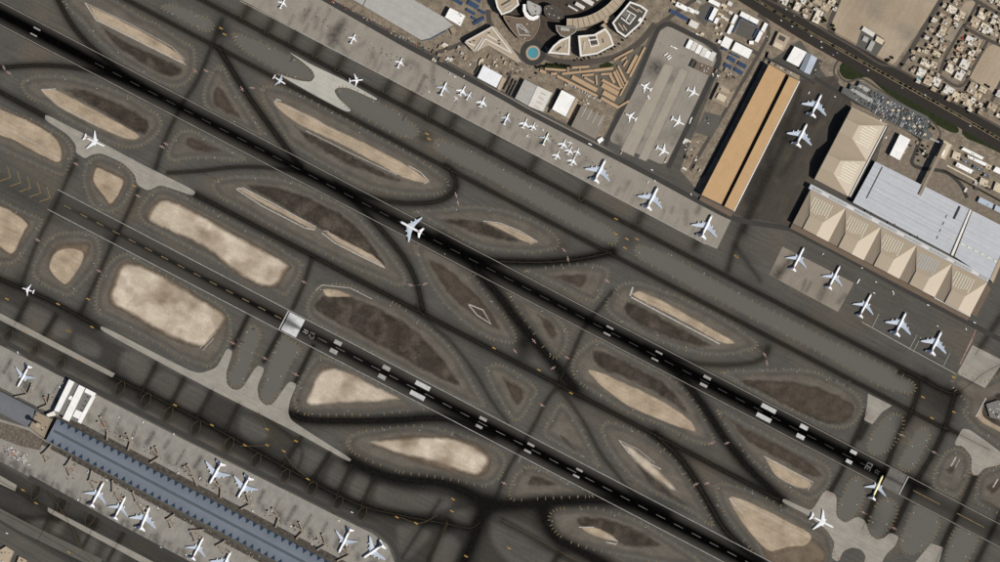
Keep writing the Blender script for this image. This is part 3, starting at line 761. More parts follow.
# ================================================================== CONCRETE PANELS, APRONS, ROADS
M_conc = mat('pale_concrete', C(180, 177, 167), var=.08, lam=30, fine=.07, flam=4, streak=(27.55, 5, 16, .08), attr_cols=[('wear', C(70, 66, 60), .1)])
def light_wear(px, py): return wear_field(px, py) * .26
CONC = [
 [(288,52),(296,56),(310,64),(348,82),(378,99),(376,100.5),(360,93),(348,88),(338,87.5),(334,91),(338,98),(352,111),(346,112),(312,94),(274,72),(280,75),(300,81),(311,82),(315,77),(312,70),(300,60)],
 [(45,114),(70,127),(99,141),(133,160),(196,191),(193.5,196),(173,189),(160,185),(148,191),(137,185),(135,175),(123,163),(101,153),(91,155),(85,159),(76,153),(76,145),(67,134),(45,120)],
 [(101,325),(187,369.5),(200,373.5),(216,368),(222,358),(227,348),(233,351),(226,373),(227,384),(232,389),(238,390),(243,387),(257,365),(265,368),(257,387),(259,399),(265,405),(271,405),(276,400),(289,381),(297,384),(290,400),(288,412),(291,420),(309,432),(352,459),(349.5,462),(310,440),(288,428),(200,384),(100,330)],
 [(-4,311),(115,373.5),(112.5,377.5),(-4,318)],
 [(48,507),(158,564),(148,566),(47.5,511.5)],
 [(-4,473),(17,485),(15,491),(-4,482)],
 [(964,425),(1004,454),(1004,464),(984,468),(977.5,476),(971,472),(972,457),(963,446),(953.5,445)],
 [(825,489),(837,495),(836,516),(845,523),(857.5,516),(865,520),(870,535),(877,539.5),(884,538),(890,532),(899,536.5),(895,546),(886,554),(880,566),(863,566),(866,556),(861,549),(852,547),(843,551),(838,562),(831,557),(835,543),(827,530),(808,515),(782,502),(783,498),(800,506),(812,511)],
 [(931,543),(943,547),(938,566),(912,566)],
 [(868,393.5),(892,405.5),(882,412),(872.5,424),(864,420),(867,406)],
 [(972.5,345),(1004,361),(985,388),(957,373.5)],
]
M_conc2 = mat('weathered_concrete', C(152, 147, 137), var=.10, lam=26, fine=.08, flam=4, streak=(27.55, 5, 16, .10), attr_cols=[('wear', C(70, 66, 60), .1)])
def chaikin(p, n=2):
    for _ in range(n):
        q = []
        for i in range(len(p)):
            a_, b_ = p[i], p[(i + 1) % len(p)]
            q += [(a_[0]*.84+b_[0]*.16, a_[1]*.84+b_[1]*.16), (a_[0]*.16+b_[0]*.84, a_[1]*.16+b_[1]*.84)]
        p = q
    return p
for ci_, p in enumerate(CONC):
    if len(p) > 8: p = chaikin(p)
    sheet('concrete_pavement', p, .17, M_conc if ci_ == 0 else M_conc2, step=1.6, wear=light_wear)
PAN = [([(62,347),(62.5,347.2)],1)]
# aprons with stains
APST = [([(312,4),(306,14)],2,.3),([(343,22),(331,44)],5,.6),([(338,28),(330,36)],5,.5),([(337,40),(345,52)],3,.4),([(310,10),(302,22)],2.5,.4),([(425,76),(417,92)],1.8,.6),([(434,64),(432,80)],2.5,.4),([(409,62),(418,66)],4,.35),
 ([(536,146),(544,138)],3,.35),([(594,180),(588,190)],3,.3),([(655,66),(664,78)],7,.55),([(660,66),(650,72)],6,.4),([(618,138),(622,150)],5,.5),([(700,205),(697,213)],2.5,.5),([(640,140),(630,152)],4,.15),([(668,135),(690,130)],8,.25),([(655,140),(640,165)],5,.12),([(620,125),(650,95)],10,.2),([(372,55),(362,75)],1.5,.3),([(383,48),(371,72)],1.2,.3),([(330,10),(321,30)],1.2,.35),([(319,8),(312,20)],1.2,.35)]
R3 = random.Random(4)
for k in range(30):
    t = k / 29.0
    x = 262 + 430 * t; y = 4 + 226 * t
    APST.append(([uv(x, y, 0, -4), uv(x, y, R3.uniform(-1, 1), R3.uniform(4, 12))], R3.uniform(.7, 1.6), R3.uniform(.15, .45)))
    APST.append(([uv(x, y, R3.uniform(3, 9), R3.uniform(-14, -6)), uv(x, y, R3.uniform(3, 9), R3.uniform(-6, -2))], R3.uniform(1, 3.2), R3.uniform(.15, .4)))
for k in range(16):
    x, y = 640 + R3.uniform(-14, 40), 100 + R3.uniform(-45, 45)
    APST.append(([(x, y), uv(x, y, 0, R3.uniform(4, 14))], R3.uniform(1, 4), R3.uniform(.1, .3)))
def ap_wear(px, py):
    keep = np.ones(px.shape)
    for pts, w, s in APST:
        d = dist_poly(px, py, pts); keep *= 1 - s * np.exp(-(d / w) ** 2)
    return 1 - keep
M_apron = mat('apron_concrete', C(147, 140, 129), var=.06, lam=50, fine=.09, flam=4, attr_cols=[('wear', C(50, 47, 43), .25)], streak=(117.55, 5, 12, .06), blot=(C(134, 128, 118), 26, .55, .75))
M_apronl = mat('apron_concrete_light', C(160, 152, 138), var=.06, lam=40, fine=.06, flam=4, streak=(117.55, 5, 12, .05), alpha=True, edge_noise=.1)
sheet('apron', [(230,-6),(318,-6),(400,39),(428,56),(500,92),(532,110),(600,145),(676,188),(731.5,219),(717,249),(705,244),(558,167),(400,84.5),(320,43)], .13, M_apron, step=2.0, wear=ap_wear)
sheet('apron', [(610,137),(640,79),(660,31),(668,26),(702,43),(714,52),(716,60),(700,95),(667,163),(660,164),(620,146),(611,142)], .13, M_apron, step=2.0, wear=ap_wear)
sheet('concrete_lane', [(664,62),(676,66),(634,158),(619,151)], .16, M_apronl, feather=2, step=2)
sheet('concrete_lane', [(680,66),(690,71),(647,163),(637,159)], .16, M_apronl, feather=2, step=2)
M_apronw = mat('stand_concrete', C(138, 129, 117), var=.07, lam=30, fine=.08, flam=4, attr_cols=[('wear', C(42, 39, 36), .2)], streak=(117.55, 4, 10, .06))
SST = [([(792,258),(778,276)],4,.65),([(778,270),(772,278)],5,.5),([(806,280),(802,290)],1.5,.5),([(811,282),(806,292)],1.2,.5),([(826,284),(820,298)],4,.5),([(845,296),(838,302)],3,.4)]
def s_wear(px, py):
    keep = np.ones(px.shape)
    for pts, w, s in SST: keep *= 1 - s * np.exp(-(dist_poly(px, py, pts) / w) ** 2)
    return 1 - keep
sheet('stand_pavement', [(782.5,246.5),(854,283),(838,312),(769,275)], .17, M_apronw, step=1.5, wear=s_wear)
# south aprons beside the concourse: stains where aircraft stop
R2 = random.Random(11)
NST, SSTN = [], []
for k in range(26):
    t = k / 25.0
    x = -4 + t * 395; y = 352 + x * .515
    NST.append(([uv(x, y, 0, 2), uv(x, y, R2.uniform(-1, 1), R2.uniform(10, 22))], R2.uniform(.8, 2.4), R2.uniform(.4, .75)))
    NST.append(([uv(x, y, 6, 16), uv(x, y, 9, 20)], R2.uniform(2, 5), R2.uniform(.35, .65)))
for k in range(16):
    x = -2 + k * 14; y = 453 + x * .5215
    SSTN.append(([uv(x, y, 0, 2), uv(x, y, R2.uniform(-2, 2), R2.uniform(10, 20))], R2.uniform(.8, 2.2), R2.uniform(.45, .75)))
    SSTN.append(([uv(x, y, 5, 2), uv(x, y, 8, 6)], R2.uniform(2, 5), R2.uniform(.35, .65)))
def n_wear_shade(px, py):
    keep = np.ones(px.shape)
    for pts, w, s in NST: keep *= 1 - s * np.exp(-(dist_poly(px, py, pts) / w) ** 2)
    v = (px - 0) * NX + (py - 388) * NY
    keep *= 1 - .72 * np.clip((v + 3.5) / 3.5, 0, 1) * (px > 52) - 0 * v  # shade at the concourse foot, put into the stain mask as a dark band
    return 1 - np.clip(keep, 0, 1)
def so_wear(px, py):
    keep = np.ones(px.shape)
    for pts, w, s in SSTN: keep *= 1 - s * np.exp(-(dist_poly(px, py, pts) / w) ** 2)
    return 1 - keep
M_gate = mat('gate_apron_concrete', C(143, 139, 131), var=.10, lam=24, fine=.12, flam=4, attr_cols=[('wear', C(46, 42, 38), .3)], streak=(117.55, 4, 10, .10))
sheet('gate_apron', [(-6,342),(64,378),(175,435),(343,519),(372,533),(388,545),(396,566),(330,566),(57,416),(40,408),(-6,384)], .13, M_gate, step=1.8, wear=n_wear_shade)
sheet('gate_apron', [(-6,417),(30,428),(45,440),(270,566),(200,566),(120,528),(30,477),(-6,458)], .13, M_gate, step=1.8, wear=so_wear)
M_svc = mat('service_road', C(62, 60, 57), var=.08, lam=30, fine=.06, flam=4)
M_svc2 = mat('far_road', C(92, 89, 83), var=.08, lam=30, fine=.06, flam=4)
def road(name, pts, w, m=None, z=.21, smooth=True):
    pts = catmull(pts, False, 6) if smooth and len(pts) > 2 else pts
    return multi_strip(name, [(pts, w)], z, m or M_svc)
road('service_road', [(305,-12),(400,42),(428,57),(500,96),(532,114),(600,149),(650,175),(702,203),(730,217),(748,222),(770,225.5),(790,229),(812,240),(840,254),(900,287),(950,313),(975,326),(1006,343)], 5.2)
road('service_road', [(606,146),(609,135),(636,82),(655,36),(661,27),(670,25),(690,34),(710,44),(718,54),(718,64),(702,98),(668,168)], 4.6, z=.25)
road('service_road', [(-8,335),(64,374),(171,428),(200,443),(347,516),(374,528),(390,541),(398,556),(399,572)], 5.0)
road('service_road', [(29,477),(60,494),(120,527),(190,564)], 5.0)
road('service_road', [(-8,516),(20,533),(60,556),(80,570)], 3.0, M_svc)
road('perimeter_road', [(-8,510),(30,530),(100,564)], 11.0, M_svc2, .19)
multi_strip('apron_edge_line', [([(240,1),(320,43),(400,84.5),(558,167),(705,244)], .5)], .2, M_grout)
multi_strip('stand_line', [([(862,322),(905,346),(956,374)], .5)], .2, M_grout)
multi_strip('stand_line', [([(972,340),(977,331),(960,364)], .7)], .2, M_red)
for a, b in (((872,328),(879,314)),((909,350),(917,335)),((913,352),(921,337)),((943,367),(950,353))):
    multi_strip('stand_line', [([a, b], .4)], .2, M_grout)
multi_strip('stand_line', [([(976,330),(960,364)], .8)], .23, M_red)

M_strip = mat('concourse_strip_dark', C(56, 52, 47), lam=9, fine=.25, flam=4, col2=C(92, 86, 78))
road('concourse_road', [(60,415.5),(200,488.8),(348,566)], 6.2, M_strip, .25)  # service strip, with the shade beside the building put into its dark colour
road('concourse_road', [(42,442),(100,472.6),(200,527),(272,566)], 4.6, M_strip, .25)
# ================================================================== AIRCRAFT
def pm(name, col, rough=.45, var=.04, spec=.4, lam=6.0):
    return mat(name, col, var=var, lam=lam, fine=.03, flam=1.0, rough=rough, spec=spec, coords='obj')
M_fus = pm('aircraft_white', (.86, .86, .85)); M_fusy = pm('aircraft_cream', (.85, .76, .42)); M_fusr = pm('aircraft_red', C(196, 40, 34)); M_fusb = pm('aircraft_blue', C(60, 92, 150))
M_fusg = pm('aircraft_pale_green', (.80, .86, .62))
M_wing = pm('aircraft_wing_grey', C(186, 196, 210)); M_wingw = pm('aircraft_wing_white', (.8, .82, .85))
M_eng = pm('engine_cowl', (.72, .74, .76), rough=.35); M_dark = pm('dark_glass', (.02, .022, .03), rough=.2); M_tyre = pm('tyre_rubber', (.02, .02, .02), rough=.9)
M_metal = pm('bare_metal', (.45, .45, .46), rough=.4)
class MB:
    def __init__(s): s.V = []; s.F = []
    def add(s, V, F):
        b = len(s.V); s.V += [tuple(v) for v in V]; s.F += [tuple(i + b for i in f) for f in F]; return s
    def box(s, c, d):
        x, y, z = c; a, b, h = d[0] / 2, d[1] / 2, d[2] / 2
        V = [(x + i * a, y + j * b, z + k * h) for k in (-1, 1) for i, j in ((-1, -1), (1, -1), (1, 1), (-1, 1))]
        return s.add(V, [(3, 2, 1, 0), (4, 5, 6, 7), (0, 1, 5, 4), (1, 2, 6, 5), (2, 3, 7, 6), (3, 0, 4, 7)])
    def tube(s, rings, n=12, caps=True):
        """rings: (x, y, z, ry, rz) along x"""
        V = []; F = []
        for x, y, z, ry, rz in rings:
            for i in range(n):
                a = 2 * math.pi * i / n
                V.append((x, y + ry * math.cos(a), z + rz * math.sin(a)))
        for j in range(len(rings) - 1):
            for i in range(n):
                k = (i + 1) % n
                F.append((j * n + i, (j + 1) * n + i, (j + 1) * n + k, j * n + k))
        if caps:
            F.append(tuple(range(n))); F.append(tuple(reversed(range((len(rings) - 1) * n, len(rings) * n))))
        return s.add(V, F)
    def wing(s, secs, vertical=False):
        """secs: (span, xLE, xTE, z, thickness); x grows towards the nose"""
        V = []; F = []
        for y, le, te, z, th in secs:
            c = le - te
            prof = [(le, 0), (le - .12 * c, .5), (le - .38 * c, .6), (le - .75 * c, .3), (te, .03), (te, -.03), (le - .5 * c, -.4), (le - .12 * c, -.45)]
            for x, t in prof:
                V.append((x, t * th, z + y) if vertical else (x, y, z + t * th))
        n = 8
        for j in range(len(secs) - 1):
            for i in range(n):
                k = (i + 1) % n
                F.append((j * n + i, j * n + k, (j + 1) * n + k, (j + 1) * n + i))
        F.append(tuple(reversed(range(n)))); F.append(tuple(range((len(secs) - 1) * n, len(secs) * n)))
        return s.add(V, F)
    def mesh(s, name, m=None, smooth=False):
        me = bpy.data.meshes.new(name); me.from_pydata(s.V, [], s.F)
        bm = bmesh.new(); bm.from_mesh(me); bmesh.ops.recalc_face_normals(bm, faces=bm.faces); bm.to_mesh(me); bm.free()
        if smooth: me.polygons.foreach_set('use_smooth', [True] * len(me.polygons))
        if m: me.materials.append(m)
        me.update(); return me
# x is measured from the nose backwards in the specs (metres), flipped to +X = nose when built
TYPES = {
 'a380': dict(L=72.7, ry=3.57, rz=4.2, zc=5.9, nose=8, tail=24, wing=[(0,20.5,44,-1.8,2.6),(3.4,22.0,43.5,-1.6,2.3),(14.0,31.0,45.0,-.4,1.5),(26.5,39.6,49.2,.9,.9),(39.9,48.6,52.2,2.2,.45)], eng=[(14.8,27.0,4.8,1.75),(25.6,34.6,4.6,1.7)], tp=[(0,58.5,69,1.4,1.2),(15.2,67.0,72.0,3.2,.4)], fin=[(2.5,53.0,69.5,0,1.3),(9,61.0,71.5,0,.8),(18.2,68.6,74.4,0,.45)]),
 'wide': dict(L=73.0, ry=3.1, rz=3.1, zc=5.0, nose=7, tail=23, wing=[(0,24,41.5,-1.3,2.0),(3.0,25.5,41.0,-1.2,1.8),(10.5,32.5,43.0,-.3,1.1),(30.2,46.3,49.6,1.7,.4),(32.4,49.0,50.4,1.9,.2)], eng=[(9.8,26.6,5.6,1.9)], tp=[(0,62,70.5,1.0,.8),(10.8,68.6,72.4,1.7,.3)], fin=[(2.2,56.5,70,0,1.0),(12.8,67.4,73.2,0,.4)]),
 'narrow': dict(L=38.0, ry=1.98, rz=2.05, zc=3.4, nose=4.5, tail=12, wing=[(0,11.5,20.5,-.9,1.2),(2.0,12.5,20.0,-.8,1.05),(6.2,15.4,20.4,-.4,.7),(17.0,20.8,22.5,.5,.25)], eng=[(5.8,13.2,3.4,1.15)], tp=[(0,31.5,35.8,.6,.5),(6.2,34.2,36.2,1.0,.2)], fin=[(1.5,28,35.5,0,.6),(7.8,34.4,37.6,0,.25)]),
 'biz': dict(L=28.0, ry=1.35, rz=1.35, zc=2.3, nose=4, tail=9, wing=[(0,11,19.5,-.8,.8),(1.2,11.6,19.0,-.75,.75),(14.0,20.4,22.6,.3,.25)], eng=[(2.3,19.2,4.0,.8)], tp=[(0,25.2,28.4,4.6,.3),(5.0,27.4,29.0,4.6,.15)], fin=[(1.0,21.5,26.5,0,.4),(4.8,25.2,28.6,0,.3)], rear=True),
 'prop': dict(L=20.0, ry=1.0, rz=1.05, zc=1.9, nose=3, tail=7, wing=[(0,6.4,9.0,.8,.5),(3,6.5,9.0,.85,.45),(10.5,7.2,8.6,1.1,.2)], eng=[(3.4,5.0,3.6,.5)], tp=[(0,17.2,19.4,.5,.25),(3.6,17.8,19.2,.6,.12)], fin=[(.6,15.0,19,0,.3),(3.8,17.6,19.8,0,.15)]),
}
_ac = {}
def ac_parts(t):
    if t in _ac: return _ac[t]
    d = TYPES[t]; L = d['L']; xc = .52 * L
    X = lambda x: xc - x
    P = []
    f = MB(); ry, rz, zc = d['ry'], d['rz'], d['zc']
    rings = []
    for k in range(8):
        u = (k + .15) / 8.0
        g = math.sqrt(max(0, 1 - (1 - u) ** 2.1))
        rings.append((X(d['nose'] * u), 0, zc - rz * .22 * (1 - g), ry * g, rz * g))
    rings += [(X(d['nose']), 0, zc, ry, rz), (X(.35 * L), 0, zc, ry, rz), (X(L - d['tail']), 0, zc, ry, rz)]
    for k in range(1, 8):
        u = k / 7.0
        g = 1 - .93 * u ** 1.6
        rings.append((X(L - d['tail'] + d['tail'] * u), 0, zc + rz * .62 * u ** 1.5, ry * g, rz * g))
    f.tube(rings, 16)
    P.append(('fuselage', f.mesh('fuselage', M_fus, True), 0))
    b = MB(); x0 = d['wing'][0][1]; x1 = d['wing'][0][2]
    b.tube([(X(x0 - 1), 0, zc - rz * .45, ry * .6, rz * .4), (X(x0 + 2), 0, zc - rz * .5, ry * 1.12, rz * .62), (X(x1 - 1), 0, zc - rz * .5, ry * 1.12, rz * .62), (X(x1 + 3), 0, zc - rz * .4, ry * .5, rz * .4)], 12)
    P.append(('wing_fairing', b.mesh('wing_fairing', M_fus, True), 0))
    # cockpit glass hugging the nose
    c = MB(); un = .42; g = math.sqrt(1 - (1 - un) ** 2.1); un2 = .56; g2 = math.sqrt(1 - (1 - un2) ** 2.1)
    V = []
    for u_, gg in ((un, g), (un2, g2)):
        for a in np.linspace(35, 145, 9):
            a = math.radians(a)
            V.append((X(d['nose'] * u_), ry * gg * 1.02 * math.cos(a), zc - rz * .22 * (1 - gg) + rz * gg * 1.02 * math.sin(a)))
    c.add(V, [(i, i + 1, i + 10, i + 9) for i in range(8)])
    P.append(('cockpit_window', c.mesh('cockpit_window', M_dark), 0))
    # coloured band round the tail cone
    t0 = L - d['tail'] * .52; t1 = L - d['tail'] * .36
    rg = []
    for x in (t0, (t0 + t1) / 2, t1):
        u = (x - (L - d['tail'])) / d['tail']; gg = (1 - .93 * u ** 1.6) * 1.04
        rg.append((X(x), 0, zc + rz * .62 * u ** 1.5, ry * gg, rz * gg))
    P.append(('tail_band', MB().tube(rg, 16, False).mesh('tail_band', M_fusr, True), 1))
    for sg in (-1, 1):
        w = MB().wing([(sg * y, X(le), X(te), zc - rz * .35 + z, th) for y, le, te, z, th in d['wing']])
        P.append(('wing', w.mesh('wing', M_wing), 2))
        fl = MB()
        sec = d['wing']
        if t in ('a380', 'wide'):
            for y in ((9, 17, 23, 29) if t == 'a380' else (7, 14, 20)):
                te = float(np.interp(y, [s_[0] for s_ in sec], [s_[2] for s_ in sec])); z = float(np.interp(y, [s_[0] for s_ in sec], [s_[3] for s_ in sec]))
                fl.tube([(X(te - 4.5), sg * y, zc - rz * .35 + z - .5, .12, .15), (X(te - 2), sg * y, zc - rz * .35 + z - .6, .5, .55), (X(te + 1.6), sg * y, zc - rz * .35 + z - .2, .08, .1)], 8)
            P.append(('flap_fairing', fl.mesh('flap_fairing', M_wing), 2))
        tp = MB().wing([(sg * y, X(le), X(te), zc + z, th) for y, le, te, z, th in d['tp']])
        P.append(('tailplane', tp.mesh('tailplane', M_wingw), 0))
        for y, xf, ln, r in d['eng']:
            e = MB()
            zw = float(np.interp(y, [s_[0] for s_ in sec], [s_[3] for s_ in sec])) + zc - rz * .35
            z = zc + .7 if d.get('rear') else (zw - r * .55 if t != 'prop' else zw)
            e.tube([(X(xf), sg * y, z, r * .86, r * .86), (X(xf + ln * .1), sg * y, z, r, r), (X(xf + ln * .5), sg * y, z, r, r), (X(xf + ln * .85), sg * y, z, r * .72, r * .72), (X(xf + ln * 1.15), sg * y, z, r * .32, r * .32)], 14)
            if d.get('rear'):
                e.box((X(xf + ln * .5), sg * (y - r * .9), z), (ln * .6, 1.2, .25))
            else:
                e.box((X(xf + ln * .95), sg * y, (z + zw) / 2 + r * .35), (ln * 1.2, .35, abs(zw - z) + r * .5))
            ee = ('engine', e.mesh('engine', M_eng, False), 0)
            dk = MB().tube([(X(xf) + .06, sg * y, z, r * .8, r * .8), (X(xf) + .12, sg * y, z, r * .25, r * .25)], 14)
            P.append(ee); P.append(('air_intake', dk.mesh('air_intake', M_dark), 'engine'))
    fn = MB().wing([(h, X(le), X(te), zc + rz * .4, th) for h, le, te, z, th in d['fin']], True)
    P.append(('tail_fin', fn.mesh('tail_fin', M_fus), 3))
    for gx, gy, n in ((d['nose'] * 1.0, 0, 1), (.54 * L, ry * .95, 2), (.54 * L, -ry * .95, 2)):
        g = MB(); r = .3 + .1 * ry
        g.box((X(gx), gy, (zc - rz * .6) / 2 + r), (.4, .4, zc - rz * .6))
        for i in range(n + 1):
            for q in (-1, 1):
                xx = X(gx) + (i - n / 2) * r * 2.3; yy = gy + q * r * .9
                V = [(xx + r * math.cos(a_), yy + s_ * r * .35, r + r * math.sin(a_)) for s_ in (-1, 1) for a_ in [k * math.pi / 4 for k in range(8)]]
                g.add(V, [tuple(range(8)), tuple(range(15, 7, -1))] + [(k, (k + 1) % 8, 8 + (k + 1) % 8, 8 + k) for k in range(8)])
        P.append(('landing_gear', g.mesh('landing_gear', M_tyre), 0))
    _ac[t] = P
    return P
AIR_N = 0
def aircraft(t, nose, tail, label, group=None, livery=None, scale=None, z=.16):
    """livery: dict slot-> material: 0 default, 1 band, 2 wing, 3 fin, 'f' fuselage"""
    d = TYPES[t]; livery = livery or {}
    h = d['zc']
    n_ = W(nose[0], nose[1], h); t_ = W(tail[0], tail[1], h)
    dx, dy = n_[0] - t_[0], n_[1] - t_[1]
    ln = math.hypot(dx, dy)
    sc = scale or ln / d['L']
    ang = math.atan2(dy, dx)
    # centre measured from the nose
    cx = n_[0] - math.cos(ang) * d['L'] * .52 * sc; cy = n_[1] - math.sin(ang) * d['L'] * .52 * sc
    root = empty({'a380': 'double_deck_airliner', 'wide': 'widebody_airliner', 'narrow': 'narrowbody_airliner', 'biz': 'business_jet', 'prop': 'light_aircraft'}[t], (cx, cy, z), ang)
    root.scale = (sc, sc, sc)
    tag(root, label, 'airplane', group)
    last = None
    for nm, me, slot in ac_parts(t):
        if nm == 'tail_band' and not livery.get('band', t in ('a380', 'wide')): continue
        o = bpy.data.objects.new(nm, me)
        COL.objects.link(o)
        o.parent = last if slot == 'engine' else root
        if nm == 'engine': last = o
        om = None
        if nm in ('fuselage', 'wing_fairing'): om = livery.get('f')
        elif nm == 'wing': om = livery.get('w')
        elif nm == 'tail_fin': om = livery.get('t')
        elif nm == 'tail_band': om = livery.get('b')
        elif nm == 'engine': om = livery.get('e')
        if om:
            o.material_slots[0].link = 'OBJECT'; o.material_slots[0].material = om
    return root
GN = 'airliners parked on the north apron'
RT = {'t': M_fusr}; WW = {'w': M_wingw}
aircraft('narrow', (285.4,-1.5), (279.5,9), 'small white airliner nearest the left end of the north apron, at the top edge', GN, WW)
aircraft('narrow', (355.4,33.8), (350,44.2), 'small white airliner parked beside the dark oil-stained patch of the north apron', GN, WW)
aircraft('narrow', (402.4,57.8), (397,68.4), 'small white airliner parked alone just below the bend of the apron road', GN, WW)
aircraft('narrow', (285.4,84.2), (273,76.3), 'white airliner with red fuselage middle taxiing left of the pale concrete link', None, {'f': M_fus, 't': M_fusr, 'band': True})
aircraft('narrow', (363,79.8), (348.6,81), 'white airliner taxiing at the right end of the pale concrete link', None, WW)
aircraft('narrow', (446.6,82), (440,96), 'long grey-winged airliner left of the first business jets on the north apron', GN)
GB = 'business jets parked on the north apron'
BZ = {'w': M_wingw}
aircraft('biz', (465.6,85.6), (459.8,95.4), 'white business jet right of the long grey-winged airliner', GB, BZ)
aircraft('narrow', (471.3,91.8), (466,100.2), 'thin grey-white jet between two white business jets on the north apron', GB)
aircraft('prop', (457.4,96.6), (453,101.8), 'tiny white aircraft in front of the long grey-winged airliner', GB, BZ, scale=.75)
aircraft('biz', (484.8,96.4), (480.3,107), 'white business jet below the white ribbed hangar roof', GB, BZ)
aircraft('narrow', (509.2,113), (503.2,125), 'white airliner with blue tail below the pair of grey skylit hangars', GN, {'t': M_fusb, 'w': M_wing})
aircraft('biz', (527.2,118), (522.8,128), 'left one of two business jets parked wing to wing below the bright white hangar', GB, BZ)
aircraft('biz', (535.3,122.2), (531.4,130), 'right one of two business jets parked wing to wing below the bright white hangar', GB, BZ)
aircraft('narrow', (548.8,132.6), (542.3,145.6), 'pale green-white airliner with blue tail left of the cluster of business jets', GN, {'f': M_fusg, 't': M_fusb})
aircraft('biz', (565.8,139), (561.3,148.2), 'business jet at the upper left of the tight cluster', GB, BZ)
aircraft('prop', (570.6,140.6), (568.8,146), 'smallest aircraft at the top of the business jet cluster', GB, BZ)
aircraft('biz', (572.2,146), (567.8,154.4), 'business jet in the middle of the tight cluster', GB, BZ)
aircraft('biz', (579,147.6), (576,155), 'rightmost business jet of the tight cluster', GB, BZ)
aircraft('biz', (559.2,150.6), (555.2,159), 'business jet at the lower left of the tight cluster', GB, BZ)
aircraft('biz', (575.6,155.6), (570.7,165), 'lowest business jet of the tight cluster, beside the first double-deck airliner', GB, BZ)
aircraft('prop', (526,135), (529.4,137.4), 'tiny pale aircraft alone on the apron below two business jets', GB, BZ, scale=.6)
GA = 'double-deck airliners on the north apron'
aircraft('a380', (605.4,159.6), (593.9,182), 'left one of three big four-engined airliners in line on the north apron', GA)
aircraft('a380', (657.9,187), (646.4,209.2), 'middle one of three big four-engined airliners in line on the north apron', GA)
aircraft('a380', (712,215), (700.8,238), 'right one of three big four-engined airliners, below the orange hangar roof', GA)
GH = 'double-deck airliners beside the folded-roof hangar'
aircraft('a380', (821.5,94.3), (810.6,116.6), 'upper one of two four-engined airliners between the orange roof and folded hangar roof', GH)
aircraft('a380', (807,123.8), (795.8,146.2), 'lower one of two four-engined airliners between the orange roof and folded hangar roof', GH)
GE = 'airliners on the stands below the hangar'
aircraft('wide', (804,247.3), (792.2,270.6), 'leftmost twin-engined airliner on the pale stand below the hangar', GE)
aircraft('wide', (840,265.8), (828.2,288.8), 'second twin-engined airliner from the left on the pale stand below the hangar', GE)
aircraft('wide', (871.2,293.8), (859,317), 'twin-engined airliner on dark asphalt, third from left below the hangar', GE)
aircraft('a380', (906,312.3), (894.6,335.2), 'left one of two four-engined airliners at the right end below the hangar', GE)
aircraft('a380', (941.5,331.2), (930,354.2), 'right one of two four-engined airliners at the right end below the hangar', GE)
GI = 'airliners on the walled-in apron'
WR = {'w': M_wingw}
aircraft('narrow', (640,84), (652,90.4), 'upper left airliner on the apron ringed by a dark road, beside a white bus', GI, WR)
aircraft('narrow', (698.8,95.4), (686.6,88.8), 'upper right airliner on the apron ringed by a dark road', GI, WR)
aircraft('narrow', (625.2,113.7), (637,120), 'lower left airliner on the apron ringed by a dark road', GI, WR)
aircraft('narrow', (684.2,124.8), (671,118), 'middle right airliner on the apron ringed by a dark road, beside two trucks', GI, WR)
aircraft('narrow', (669.3,153.8), (656,147), 'lowest right airliner on the apron ringed by a dark road', GI, WR)
aircraft('a380', (399.8,221.4), (422.2,233.6), 'four-engined airliner rolling on the black upper runway', None, None, None, .30)
aircraft('wide', (882.7,475.2), (871.6,499.4), 'cream-yellow airliner turning onto the right end of the upper runway', None, {'f': M_fusy}, None, .30)
aircraft('wide', (833.3,527.2), (810.5,515.4), 'white airliner taxiing on pale concrete at the lower right', None, {'w': M_wingw}, None, .2)
aircraft('wide', (104.4,146.3), (83.6,136.6), 'white airliner with red tail taxiing on pale concrete at the left', None, {'w': M_wingw, 't': M_fusr}, None, .2)
aircraft('narrow', (22,287.8), (34.6,292), 'small white airliner taxiing alone at the left edge', None, {'w': M_wingw})
GC = 'airliners parked nose-in at the blue-roofed concourse'
aircraft('wide', (17.3,387.2), (29.3,365), 'airliner parked left of the white terminal block, nose to the grey concourse', GC)
aircraft('a380', (209.4,483.7), (221.8,461.7), 'left one of a pair of four-engined airliners above the blue concourse', GC)
aircraft('a380', (237.6,497.8), (249.8,476), 'right one of a pair of four-engined airliners above the blue concourse', GC)
aircraft('wide', (338.4,552.7), (350.8,527.8), 'twin-engined airliner near the bottom end of the blue concourse, upper side', GC)
aircraft('a380', (363,557.7), (384,543.6), 'four-engined airliner turned outward beside the curved road end at the bottom', GC)
GD = 'airliners parked on the lower side of the blue concourse'
aircraft('wide', (103.6,481.8), (90.8,506.6), 'leftmost airliner on the lower side of the blue concourse', GD)
aircraft('wide', (125.6,496.3), (114,519), 'second airliner from the left on the lower side of the blue concourse', GD)
aircraft('a380', (149.6,506.3), (139.8,530), 'four-engined airliner on the lower side of the blue concourse, third from left', GD)
aircraft('wide', (203.2,537.2), (191.8,559.4), 'twin-engined airliner on the lower side near the bottom edge', GD)
aircraft('a380', (230.6,551.3), (219.4,574), 'four-engined airliner cut by the bottom edge below the concourse', GD)
